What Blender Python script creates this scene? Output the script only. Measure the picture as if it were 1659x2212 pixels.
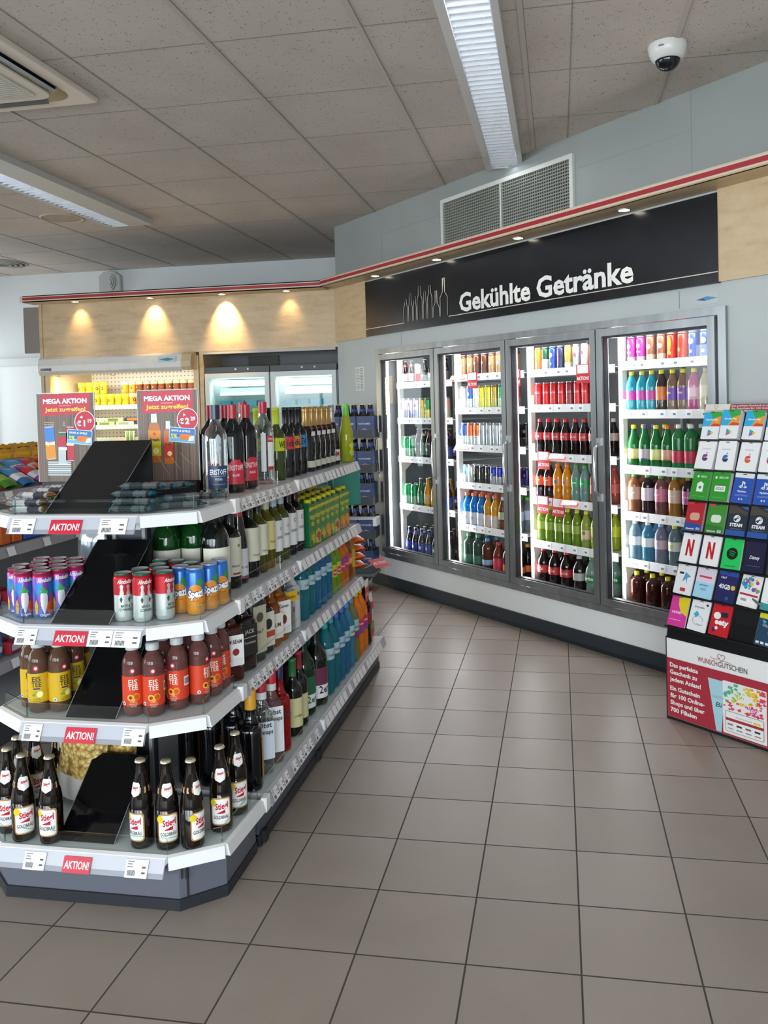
import bpy, math, random
from mathutils import Vector, Matrix
random.seed(7)
D = bpy.data; SC = bpy.context.scene; COL = SC.collection
PI = math.pi
for _o in list(D.objects): D.objects.remove(_o)

# ------------------------------------------------------------------ camera
CAMZ = 1.4846
CEIL = 3.035
def make_camera():
    p, r, y = -0.02676, -0.02587, -0.17634
    fw = Vector((math.sin(y)*math.cos(p), math.cos(y)*math.cos(p), math.sin(p)))
    r0 = Vector((math.cos(y), -math.sin(y), 0)); u0 = r0.cross(fw)
    rt = r0*math.cos(r) + u0*math.sin(r); up = -r0*math.sin(r) + u0*math.cos(r)
    cd = D.cameras.new('camera'); co = D.objects.new('camera', cd); COL.objects.link(co)
    m = Matrix.Identity(4)
    for i in range(3):
        m[i][0] = rt[i]; m[i][1] = up[i]; m[i][2] = -fw[i]
    m[2][3] = CAMZ
    co.matrix_world = m
    cd.sensor_width = 36; cd.lens = 1795.43/2212*36
    cd.shift_x = -(887.02-829.5)/2212; cd.shift_y = -(1106-919.03)/2212
    cd.clip_start = .02
    SC.camera = co
make_camera()

# ------------------------------------------------------------------ exposure, world, daylight
SC.view_settings.view_transform = 'Standard'; SC.view_settings.look = 'None'
SC.view_settings.exposure = 0.0; SC.view_settings.gamma = 1
SC.view_settings.use_curve_mapping = False
try:
    SC.cycles.max_bounces = 7; SC.cycles.diffuse_bounces = 4; SC.cycles.glossy_bounces = 3
    SC.cycles.transmission_bounces = 2; SC.cycles.transparent_max_bounces = 12
    SC.cycles.sample_clamp_indirect = 4; SC.cycles.caustics_reflective = False; SC.cycles.caustics_refractive = False
except Exception: pass
W = D.worlds.new('sky'); SC.world = W; W.use_nodes = True
W.node_tree.nodes['Background'].inputs[0].default_value = (.62, .75, 1, 1)
W.node_tree.nodes['Background'].inputs[1].default_value = .9

def area(name, loc, rot, sx, sy, power, col=(1, 1, 1), spread=PI):
    l = D.lights.new(name, 'AREA'); l.shape = 'RECTANGLE'; l.size = sx; l.size_y = sy
    l.energy = power; l.color = col; l.spread = spread
    o = D.objects.new(name, l); COL.objects.link(o); o.location = loc; o.rotation_euler = rot
    return o
def spot(name, loc, rot, power, col, angle, blend=.6, r=.02):
    l = D.lights.new(name, 'SPOT'); l.energy = power; l.color = col; l.spot_size = angle
    l.spot_blend = blend; l.shadow_soft_size = r
    o = D.objects.new(name, l); COL.objects.link(o); o.location = loc; o.rotation_euler = rot
    return o
DAY = (.90, .96, 1.0)
# daylight entering through the three shop-front windows behind the camera and the two on the left
for wx, pw in ((-5.2, 90), (-2.2, 130), (.8, 175)):
    area('daylight', (wx, -3.72, 1.5), (math.radians(70), 0, 0), 2.5, 2.0, pw, DAY, math.radians(150))
for wy, pw in ((.1, 75), (2.5, 75), (7.75, 45)):
    area('daylight', (-7.33, wy, 1.5), (0, -math.radians(72), 0), 2.1, 2.0 if wy < 7 else 1.1, pw, DAY, math.radians(150))

# ------------------------------------------------------------------ materials
_mats = {}
def lin(c):
    c /= 255.0
    return c/12.92 if c <= .04045 else ((c+.055)/1.055)**2.4
def rgb(h):
    return (lin(int(h[0:2], 16)), lin(int(h[2:4], 16)), lin(int(h[4:6], 16)), 1)
def newmat(name):
    m = D.materials.new(name); m.use_nodes = True
    nt = m.node_tree; b = nt.nodes['Principled BSDF']
    return m, nt, b
def M(spec):
    """'rrggbb' or 'rrggbb:rough:metal:alpha:emit' -> material with a faint procedural gloss variation"""
    if spec in _mats: return _mats[spec]
    a = spec.split(':'); g = lambda i, d: float(a[i]) if len(a) > i and a[i] else d
    m, nt, b = newmat('paint ' + spec.replace(':', ' '))
    b.inputs['Base Color'].default_value = rgb(a[0])
    ro = g(1, .5); b.inputs['Metallic'].default_value = g(2, 0)
    al = g(3, 1); em = g(4, 0)
    nz = nt.nodes.new('ShaderNodeTexNoise'); nz.inputs['Scale'].default_value = 9; nz.inputs['Detail'].default_value = 1
    mr = nt.nodes.new('ShaderNodeMapRange'); mr.inputs['To Min'].default_value = max(ro-.05, .01); mr.inputs['To Max'].default_value = ro+.05
    tc = nt.nodes.new('ShaderNodeTexCoord'); nt.links.new(tc.outputs['Object'], nz.inputs['Vector'])
    nt.links.new(nz.outputs[0], mr.inputs[0]); nt.links.new(mr.outputs[0], b.inputs['Roughness'])
    if em > 0:
        b.inputs['Emission Color'].default_value = rgb(a[0]); b.inputs['Emission Strength'].default_value = em
    if al < 1: b.inputs['Alpha'].default_value = al
    _mats[spec] = m
    return m
def reg(name):
    def dec(f):
        m, nt, b = newmat(name); f(nt, b, nt.nodes.new, nt.links.new); _mats[name] = m
        return f
    return dec
def mth(nt, op, a, b=None):
    n = nt.nodes.new('ShaderNodeMath'); n.operation = op
    for i, v in enumerate((a, b)):
        if v is None: continue
        if isinstance(v, (int, float)): n.inputs[i].default_value = v
        else: nt.links.new(v, n.inputs[i])
    return n.outputs[0]
def ramp(nt, fac, stops):
    n = nt.nodes.new('ShaderNodeValToRGB'); nt.links.new(fac, n.inputs[0])
    e = n.color_ramp.elements
    while len(e) < len(stops): e.new(.5)
    for i, (p, c) in enumerate(stops): e[i].position = p; e[i].color = c
    return n.outputs[0]
def noise(nt, scale, detail=3, vec=None, sc3=None, rough=.5):
    n = nt.nodes.new('ShaderNodeTexNoise'); n.inputs['Scale'].default_value = scale; n.inputs['Detail'].default_value = detail
    n.inputs['Roughness'].default_value = rough
    g = nt.nodes.new('ShaderNodeNewGeometry'); v = g.outputs['Position']
    if vec is not None: v = vec
    if sc3:
        mp = nt.nodes.new('ShaderNodeMapping'); mp.inputs['Scale'].default_value = sc3; nt.links.new(v, mp.inputs[0]); v = mp.outputs[0]
    nt.links.new(v, n.inputs['Vector'])
    return n.outputs[0]

TX, TY, TS = -1.4713, 2.1411, .30
@reg('floor tiles')
def _(nt, b, N, L):
    g = N('ShaderNodeNewGeometry'); s = N('ShaderNodeSeparateXYZ'); L(g.outputs['Position'], s.inputs[0])
    edge = []; ids = []
    for i, o in ((0, TX), (1, TY)):
        u = mth(nt, 'DIVIDE', mth(nt, 'SUBTRACT', s.outputs[i], o), TS)
        fr = mth(nt, 'FRACT', u); ids.append(mth(nt, 'FLOOR', u))
        edge.append(mth(nt, 'ABSOLUTE', mth(nt, 'SUBTRACT', fr, .5)))
    e = mth(nt, 'MAXIMUM', edge[0], edge[1])
    grout = mth(nt, 'GREATER_THAN', e, .5-.0085)
    cb = N('ShaderNodeCombineXYZ'); L(ids[0], cb.inputs[0]); L(ids[1], cb.inputs[1])
    wn = N('ShaderNodeTexWhiteNoise'); L(cb.outputs[0], wn.inputs['Vector'])
    n1 = noise(nt, 3.2, 4); n2 = noise(nt, 140, 2)
    v = mth(nt, 'ADD', mth(nt, 'ADD', mth(nt, 'MULTIPLY', wn.outputs[0], .35), mth(nt, 'MULTIPLY', n1, .55)), mth(nt, 'MULTIPLY', n2, .25))
    c = ramp(nt, v, [(.2, rgb('867b73')), (.5, rgb('91867c')), (.85, rgb('9d9289'))])
    mx = N('ShaderNodeMix'); mx.data_type = 'RGBA'; L(grout, mx.inputs[0]); L(c, mx.inputs[6]); mx.inputs[7].default_value = rgb('3f3733')
    L(mx.outputs[2], b.inputs['Base Color'])
    r = mth(nt, 'ADD', mth(nt, 'MULTIPLY', grout, .4), mth(nt, 'ADD', .33, mth(nt, 'MULTIPLY', n1, .15)))
    L(r, b.inputs['Roughness'])
    bp = N('ShaderNodeBump'); bp.inputs['Strength'].default_value = .5; bp.inputs['Distance'].default_value = .003
    L(mth(nt, 'SUBTRACT', 1, mth(nt, 'SMOOTH_MAX', mth(nt, 'SUBTRACT', e, .47), 0)), bp.inputs['Height']); L(bp.outputs[0], b.inputs['Normal'])
@reg('ceiling board')
def _(nt, b, N, L):
    vo = N('ShaderNodeTexVoronoi'); vo.inputs['Scale'].default_value = 75; g = N('ShaderNodeNewGeometry')
    L(g.outputs['Position'], vo.inputs['Vector'])
    n = noise(nt, 30, 2); n2 = noise(nt, 220, 2)
    hole = mth(nt, 'LESS_THAN', vo.outputs['Distance'], mth(nt, 'MULTIPLY', mth(nt, 'SUBTRACT', n, .33), 1.05))
    hole = mth(nt, 'MULTIPLY', hole, mth(nt, 'GREATER_THAN', n2, .5))
    c = ramp(nt, noise(nt, 2, 3), [(.3, rgb('beb4ab')), (.7, rgb('c9bfb7'))])
    mx = N('ShaderNodeMix'); mx.data_type = 'RGBA'; L(mth(nt, 'MULTIPLY', hole, .95), mx.inputs[0]); L(c, mx.inputs[6]); mx.inputs[7].default_value = rgb('5f5954')
    L(mx.outputs[2], b.inputs['Base Color']); b.inputs['Roughness'].default_value = .95
@reg('maple wood')
def _(nt, b, N, L):
    g = N('ShaderNodeTexCoord').outputs['Object']
    n = noise(nt, 5, 5, g, (1.0, 1.0, 4.5)); n2 = noise(nt, 30, 2, g)
    c = ramp(nt, mth(nt, 'ADD', mth(nt, 'MULTIPLY', n, .8), mth(nt, 'MULTIPLY', n2, .25)), [(.3, rgb('b89c78')), (.5, rgb('c8af8b')), (.8, rgb('d3bd9d'))])
    L(c, b.inputs['Base Color']); b.inputs['Roughness'].default_value = .42
@reg('wall paint')
def _(nt, b, N, L):
    c = ramp(nt, noise(nt, 1.6, 3), [(.3, rgb('b5bbbb')), (.7, rgb('bcc2c2'))])
    L(c, b.inputs['Base Color']); b.inputs['Roughness'].default_value = .6
    bp = N('ShaderNodeBump'); bp.inputs['Strength'].default_value = .06; L(noise(nt, 160, 2), bp.inputs['Height']); L(bp.outputs[0], b.inputs['Normal'])
@reg('bulkhead panel')  # wall above the ledge: shade up there is painted in as darker colour
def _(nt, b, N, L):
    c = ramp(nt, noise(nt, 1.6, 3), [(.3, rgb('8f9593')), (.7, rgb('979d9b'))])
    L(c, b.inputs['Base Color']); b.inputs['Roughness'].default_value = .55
@reg('perforated sheet')
def _(nt, b, N, L):
    s = N('ShaderNodeSeparateXYZ'); L(N('ShaderNodeTexCoord').outputs['Object'], s.inputs[0])
    u = [mth(nt, 'POWER', mth(nt, 'SUBTRACT', mth(nt, 'FRACT', mth(nt, 'DIVIDE', s.outputs[i], .04)), .5), 2) for i in (0, 2)]
    mx = N('ShaderNodeMix'); mx.data_type = 'RGBA'; L(mth(nt, 'LESS_THAN', mth(nt, 'ADD', u[0], u[1]), .03), mx.inputs[0])
    mx.inputs[6].default_value = rgb('e4e0d6'); mx.inputs[7].default_value = rgb('8f8c80'); L(mx.outputs[2], b.inputs['Base Color']); b.inputs['Roughness'].default_value = .6
@reg('white wall paint')
def _(nt, b, N, L):
    c = ramp(nt, noise(nt, 1.2, 3), [(.3, rgb('d0d5d6')), (.7, rgb('dadedf'))])
    L(c, b.inputs['Base Color']); b.inputs['Roughness'].default_value = .6
@reg('brushed steel')
def _(nt, b, N, L):
    g = N('ShaderNodeTexCoord').outputs['Object']
    c = ramp(nt, noise(nt, 14, 3, g, (1, 1, .04)), [(.3, rgb('8e9294')), (.7, rgb('a2a6a8'))])
    L(c, b.inputs['Base Color']); b.inputs['Metallic'].default_value = .75; b.inputs['Roughness'].default_value = .36
def thin(name, tint, refl, rough=.02, tr=1.0):
    m = D.materials.new(name); m.use_nodes = True; nt = m.node_tree; nt.nodes.clear()
    N, L = nt.nodes.new, nt.links.new
    t = N('ShaderNodeBsdfTransparent'); t.inputs[0].default_value = tint
    g = N('ShaderNodeBsdfGlossy'); g.inputs['Roughness'].default_value = rough; g.inputs['Color'].default_value = (1, 1, 1, 1)
    f = N('ShaderNodeLayerWeight'); f.inputs[0].default_value = .35
    mx = N('ShaderNodeMixShader'); o = N('ShaderNodeOutputMaterial')
    L(mth(nt, 'ADD', mth(nt, 'MULTIPLY', f.outputs['Facing'], refl[1]), refl[0]), mx.inputs[0])
    L(t.outputs[0], mx.inputs[1]); L(g.outputs[0], mx.inputs[2]); L(mx.outputs[0], o.inputs[0])
    _mats[name] = m
thin('clear glass', (.97, .99, .985, 1), (.012, .06))
thin('shelf glass', (.92, .97, .955, 1), (.02, .14))
thin('glass edge', (.30, .52, .48, 1), (.15, .3), .1)
thin('bottle glass', (.80, .86, .85, 1), (.06, .75), .04)
thin('freezer glass', (.78, .90, .90, 1), (.04, .14))
def liquid(name, col, tr, glow=.0):
    """bottle wall and drink seen together: coloured, glossy, partly see-through"""
    if name in _mats: return
    m, nt, b = newmat(name); b.inputs['Base Color'].default_value = rgb(col); b.inputs['Roughness'].default_value = .035
    b.inputs['Specular IOR Level'].default_value = .5
    N, L = nt.nodes.new, nt.links.new
    c = ramp(nt, noise(nt, 18, 1, N('ShaderNodeTexCoord').outputs['Object']), [(.3, rgb(col)), (.8, tuple(min(1, v*1.25) for v in rgb(col)[:3])+(1,))])
    L(c, b.inputs['Base Color'])
    if tr > 0:
        t = N('ShaderNodeBsdfTransparent'); k = [v**.5 for v in rgb(col)[:3]]; t.inputs[0].default_value = (*k, 1)
        mx = N('ShaderNodeMixShader'); mx.inputs[0].default_value = tr
        L(b.outputs[0], mx.inputs[1]); L(t.outputs[0], mx.inputs[2]); L(mx.outputs[0], nt.nodes['Material Output'].inputs[0])
    _mats[name] = m

def MT(s):
    if s in _mats: return _mats[s]
    if s.startswith('L'):          # 'Lrrggbb:transparency'
        a = s[1:].split(':'); liquid(s, a[0], float(a[1]) if len(a) > 1 else .25); return _mats[s]
    return M(s)

# ------------------------------------------------------------------ mesh builder
_text = {}
def text2d(txt, bold=.0, res=2):
    k = (txt, bold, res)
    if k in _text: return _text[k]
    c = D.curves.new('t', 'FONT'); c.body = txt; c.size = 1; c.offset = bold; c.resolution_u = res
    o = D.objects.new('t', c); COL.objects.link(o)
    me = o.to_mesh()
    vs = [(v.co.x, v.co.y) for v in me.vertices]; fs = [tuple(p.vertices) for p in me.polygons]
    o.to_mesh_clear(); D.objects.remove(o); D.curves.remove(c)
    if not vs: vs = [(0, 0)]
    x0 = min(v[0] for v in vs); x1 = max(v[0] for v in vs)
    base = 0.0; cap = .729
    vs = [((x-x0), y-base) for x, y in vs]
    _text[k] = (vs, fs, x1-x0, cap)
    return _text[k]

class MB:
    def __init__(s): s.v = []; s.f = []; s.m = []; s.s = []; s.mats = []; s.xf = None
    def mi(s, mat):
        if mat not in s.mats: s.mats.append(mat)
        return s.mats.index(mat)
    def add(s, vs, fs, mat, smooth=False):
        n = len(s.v)
        s.v += [tuple(s.xf @ Vector(v)) for v in vs] if s.xf else [tuple(v) for v in vs]
        ms = mat if isinstance(mat, list) else None
        k = None if ms else s.mi(mat)
        for i, f in enumerate(fs):
            s.f.append(tuple(a+n for a in f)); s.m.append(s.mi(ms[i]) if ms else k); s.s.append(smooth)
        return s
    def box(s, x0, x1, y0, y1, z0, z1, mat, bev=0):
        if bev <= 0:
            return s.add([(x0,y0,z0),(x1,y0,z0),(x1,y1,z0),(x0,y1,z0),(x0,y0,z1),(x1,y0,z1),(x1,y1,z1),(x0,y1,z1)],
                [(0,3,2,1),(4,5,6,7),(0,1,5,4),(1,2,6,5),(2,3,7,6),(3,0,4,7)], mat)
        b = bev; p = [(x0+b,y0),(x1-b,y0),(x1,y0+b),(x1,y1-b),(x1-b,y1),(x0+b,y1),(x0,y1-b),(x0,y0+b)]
        return s.prism(p, z0, z1, mat, bev=b*.7)
    def prism(s, poly, z0, z1, mat, bev=0, axis='z'):
        n = len(poly)
        cx = sum(p[0] for p in poly)/n; cy = sum(p[1] for p in poly)/n
        def ring(z, k): return [(cx+(x-cx)*k, cy+(y-cy)*k, z) for x, y in poly]
        if bev > 0:
            R = max(max(abs(x-cx), abs(y-cy)) for x, y in poly); k = 1-bev/R
            rs = [ring(z0, k), ring(z0+bev, 1), ring(z1-bev, 1), ring(z1, k)]
        else: rs = [ring(z0, 1), ring(z1, 1)]
        vs = [v for r in rs for v in r]
        if axis == 'y': vs = [(x, z, y) for x, y, z in vs]
        if axis == 'x': vs = [(z, x, y) for x, y, z in vs]
        fs = [tuple(range(n-1, -1, -1)), tuple(range((len(rs)-1)*n, len(rs)*n))]
        for k in range(len(rs)-1):
            for i in range(n):
                j = (i+1) % n; fs.append((k*n+i, k*n+j, (k+1)*n+j, (k+1)*n+i))
        return s.add(vs, fs, mat)
    def lathe(s, prof, mat, n=20, c=(0, 0, 0), p=2.0, sx=1, sy=1, caps=True, smooth=True):
        vs = []; fs = []; ms = []
        for r, z in prof:
            for i in range(n):
                a = 2*PI*i/n; ca, sa = math.cos(a), math.sin(a)
                k = 1 if p == 2 else (abs(ca)**p+abs(sa)**p)**(-1/p)
                vs.append((c[0]+r*k*ca*sx, c[1]+r*k*sa*sy, c[2]+z))
        for k in range(len(prof)-1):
            mm = mat[k] if isinstance(mat, list) else mat
            for i in range(n):
                j = (i+1) % n; fs.append((k*n+i, k*n+j, (k+1)*n+j, (k+1)*n+i)); ms.append(mm)
        if caps:
            fs.append(tuple(range(n-1, -1, -1))); ms.append(mat[0] if isinstance(mat, list) else mat)
            fs.append(tuple(range((len(prof)-1)*n, len(prof)*n))); ms.append(mat[-1] if isinstance(mat, list) else mat)
        return s.add(vs, fs, ms, smooth)
    def tube(s, pts, r, mat, n=8, closed=False):
        P = [Vector(p) for p in pts]; vs = []; fs = []
        for i, p in enumerate(P):
            a = P[i-1] if (i > 0 or closed) else p; b = P[(i+1) % len(P)] if (i < len(P)-1 or closed) else p
            t = (b-a).normalized(); h = Vector((0, 0, 1)) if abs(t.z) < .9 else Vector((1, 0, 0))
            u = t.cross(h).normalized(); w = u.cross(t)
            for k in range(n):
                q = 2*PI*k/n; vs.append(tuple(p+u*r*math.cos(q)+w*r*math.sin(q)))
        m = len(P)
        for i in range(m if closed else m-1):
            i2 = (i+1) % m
            for k in range(n):
                j = (k+1) % n; fs.append((i*n+k, i*n+j, i2*n+j, i2*n+k))
        if not closed: fs += [tuple(range(n-1, -1, -1)), tuple(range((m-1)*n, m*n))]
        return s.add(vs, fs, mat, True)
    def cyl(s, r, rows, mat, phi=0, c=(0, 0), nseg=8, p=2.0, sy=1):
        """patch on a round body: rows = [(z, half width in metres)], front at -y turned by phi"""
        vs = []; fs = []
        for z, w in rows:
            for i in range(nseg+1):
                a = phi+(-w+2*w*i/nseg)/r
                vs.append((c[0]+r*math.sin(a), c[1]-r*sy*math.cos(a), z))
        for k in range(len(rows)-1):
            for i in range(nseg):
                q = k*(nseg+1)+i; fs.append((q, q+1, q+nseg+2, q+nseg+1))
        return s.add(vs, fs, mat, True)
    def text(s, txt, h, mat, x=0, z=0, y=0, align='c', width=None, bold=.01, slant=0, rot=0, r=None, phi=0, res=2, vert=False):
        """lettering in the local xz plane facing -y (or wrapped on radius r)"""
        vs, fs, w, cap = text2d(txt, bold, res)
        k = h/cap; kx = k if width is None else width/w
        ox = {'c': -w*kx/2, 'l': 0, 'r': -w*kx}[align]
        out = []
        cr, sr = math.cos(rot), math.sin(rot)
        for a, b in vs:
            X = a*kx+ox+b*k*slant; Z = b*k
            X, Z = X*cr-Z*sr, X*sr+Z*cr
            X += x; Z += z
            if r: out.append((r*math.sin(phi+X/r), -r*math.cos(phi+X/r), Z))
            else: out.append((X, y, Z))
        return s.add(out, fs, mat)
    def poly(s, pts, y, mat):
        return s.add([(a, y, b) for a, b in pts], [tuple(range(len(pts)))], mat)
    def mesh(s, name):
        me = D.meshes.new(name); me.from_pydata(s.v, [], s.f)
        for k in s.mats: me.materials.append(MT(k))
        me.polygons.foreach_set('material_index', s.m); me.polygons.foreach_set('use_smooth', s.s)
        me.update(); return me
    def obj(s, name, parent=None, loc=None, rot=0):
        o = D.objects.new(name, s.mesh(name)); COL.objects.link(o)
        if parent: o.parent = parent
        if loc: o.location = loc
        if rot: o.rotation_euler = (0, 0, rot)
        return o
def disc(r, n=24, c=(0, 0)): return [(c[0]+r*math.cos(2*PI*i/n), c[1]+r*math.sin(2*PI*i/n)) for i in range(n)]
def rrect(x0, x1, z0, z1, r, n=4):
    pts = []
    for cx, cz, a0 in ((x1-r, z0+r, -PI/2), (x1-r, z1-r, 0), (x0+r, z1-r, PI/2), (x0+r, z0+r, PI)):
        for i in range(n+1):
            a = a0+PI/2*i/n; pts.append((cx+r*math.cos(a), cz+r*math.sin(a)))
    return pts
def tag(o, label, cat, group=None):
    o['label'] = label; o['category'] = cat
    if group: o['group'] = group
    return o
def struct(o): o['kind'] = 'structure'; return o
def empty(name, loc=(0, 0, 0), rot=0, label=None, cat=None, group=None, parent=None):
    o = D.objects.new(name, None); COL.objects.link(o); o.location = loc; o.rotation_euler = (0, 0, rot)
    o.empty_display_size = .05
    if label: tag(o, label, cat, group)
    if parent: o.parent = parent
    return o

# frame of the wall with the drinks cooler: x along the wall to the right, -y into the room
TH = math.radians(-45.35); K1 = Vector((-1.148, 6.323, 0))
UX = Vector((math.cos(TH), math.sin(TH), 0)); NY = Vector((-math.sin(TH), math.cos(TH), 0))
def WP(s, d, z): return K1 + UX*s - NY*d + Vector((0, 0, z))
SC_END = 5.2
PEND = WP(SC_END, 0, 0)

# ------------------------------------------------------------------ room shell
def shell():
    b = MB(); b.box(-7.4, PEND.x+.1, -3.9, 8.7, -.1, 0, 'floor tiles'); struct(b.obj('floor'))
    b = MB(); b.box(-7.4, PEND.x+.1, -3.9, 8.7, CEIL, CEIL+.08, 'ceiling board'); struct(b.obj('ceiling'))
    # ceiling grid: wide rails along the room, hairline joints across
    b = MB(); S = 1.0504; ox, oy, st = -1.99253*S, 3.20653*S, .6565
    rail = 'b9afa7:.6'; seam = '958b83:.8'
    for k in range(-8, 6):
        x = ox+k*st+.006
        if x < -7.2 or x > PEND.x: continue
        b.box(x-.012, x+.012, -3.8, 8.45, CEIL-.004, CEIL, rail)
        b.box(x+.012, x+.0145, -3.8, 8.45, CEIL-.0008, CEIL, seam)
    b.box(.085, .088, -3.8, 5.3, CEIL-.002, CEIL, seam)
    for k in range(-10, 9):
        y = oy+k*st
        if y > 8.4: continue
        b.box(-7.2, PEND.x, y-.004, y+.004, CEIL-.001, CEIL, seam)
    struct(b.obj('trim_1'))
    # walls
    b = MB(); b.box(-7.4, -1.7, 8.5, 8.6, 0, CEIL, 'white wall paint'); struct(b.obj('wall_back'))
    def windowed(x0, x1, wins, name, fn, mat='white wall paint'):
        b = MB(); z0, z1 = .45, 2.55; cur = x0
        for a, c in wins:
            fn(b, cur, a, 0, CEIL); fn(b, a, c, 0, z0); fn(b, a, c, z1, CEIL); cur = c
        fn(b, cur, x1, 0, CEIL); struct(b.obj(name))
    windowed(-7.4, PEND.x+.1, [(-6.5, -3.9), (-3.5, -.9), (-.5, 2.1)], 'wall_front', lambda b, a, c, z0, z1: b.box(a, c, -3.7, -3.6, z0, z1, 'white wall paint'))
    windowed(-3.6, 8.5, [(-.9, 1.1), (1.5, 3.5), (7.2, 8.3)], 'wall_left', lambda b, a, c, z0, z1: b.box(-7.3, -7.2, a, c, z0, z1, 'white wall paint'))
    b = MB(); b.box(PEND.x, PEND.x+.1, -3.6, PEND.y+.05, 0, CEIL, 'wall paint'); struct(b.obj('wall_side'))
    # window frames with panes
    n = 0
    for (a, c) in [(-6.5, -3.9), (-3.5, -.9), (-.5, 2.1)]:
        n += 1; b = MB()
        for q in (a, (a+c)/2-.03, c-.06): b.box(q, q+.06, -3.7, -3.6, .45, 2.55, '6d7478:.4')
        b.box(a, c, -3.7, -3.6, .45, .52, '6d7478:.4'); b.box(a, c, -3.7, -3.6, 2.48, 2.55, '6d7478:.4')
        b.box(a, c, -3.655, -3.65, .5, 2.5, 'clear glass'); struct(b.obj('window_%d' % n))
    for (a, c) in [(-.9, 1.1), (1.5, 3.5), (7.2, 8.3)]:
        n += 1; b = MB()
        for q in (a, (a+c)/2-.03, c-.06): b.box(-7.3, -7.2, q, q+.06, .45, 2.55, '6d7478:.4')
        b.box(-7.3, -7.2, a, c, .45, .52, '6d7478:.4'); b.box(-7.3, -7.2, a, c, 2.48, 2.55, '6d7478:.4')
        b.box(-7.255, -7.25, a, c, .5, 2.5, 'clear glass'); struct(b.obj('window_%d' % n))
    # wall with the cooler opening, in its own frame
    b = MB(); wp = 'wall paint'; t = .06
    b.box(-1.06, SC_END, 0, t, 1.91, 2.52, wp); b.box(-1.06, SC_END, 0, t, 2.52, CEIL, 'bulkhead panel'); b.box(-1.06, SC_END, 0, t, 0, .245, 'eceeee:.4')  # paler bottom strip: light bounced off the floor, put into the colour
    b.box(-1.06, -.40, 0, t, .245, 1.91, wp); b.box(2.80, SC_END, 0, t, .245, 1.91, wp); b.box(-.40, 2.80, 0, t, .245, .27, wp)
    # cheek of the block running back
    o = b.obj('wall_right', loc=K1, rot=TH); struct(o)
    b = MB(); c = WP(-1.06, 0, 0); b.box(c.x, c.x+.06, c.y, 8.5, 0, CEIL, wp); struct(b.obj('wall_inner'))
    b = MB(); b.box(-1.06, SC_END, -.012, 0, 0, .095, '2a3138:.45'); b.box(-1.06, SC_END, -.016, 0, 0, .02, '20262b:.4')
    struct(b.obj('baseboard_right', loc=K1, rot=TH))
    # panel joints on the upper wall
    b = MB(); j = '8f9596:.7'
    for s0, s1 in ((-1.06, .50), (1.83, 2.62)): b.box(s0 if s0 > 0 else -.305, s1, -.0015, 0, 2.834, 2.84, j)
    b.box(2.618, 2.624, -.0015, 0, 2.56, CEIL, j); b.box(-.308, -.303, -.0015, 0, 2.56, 2.84, j)
    b.box(-.06, -.056, -.0015, 0, 1.94, 2.03, j); b.box(2.53, 2.534, -.0015, 0, 1.94, 2.03, j)
    struct(b.obj('trim_2', loc=K1, rot=TH))
shell()

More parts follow.
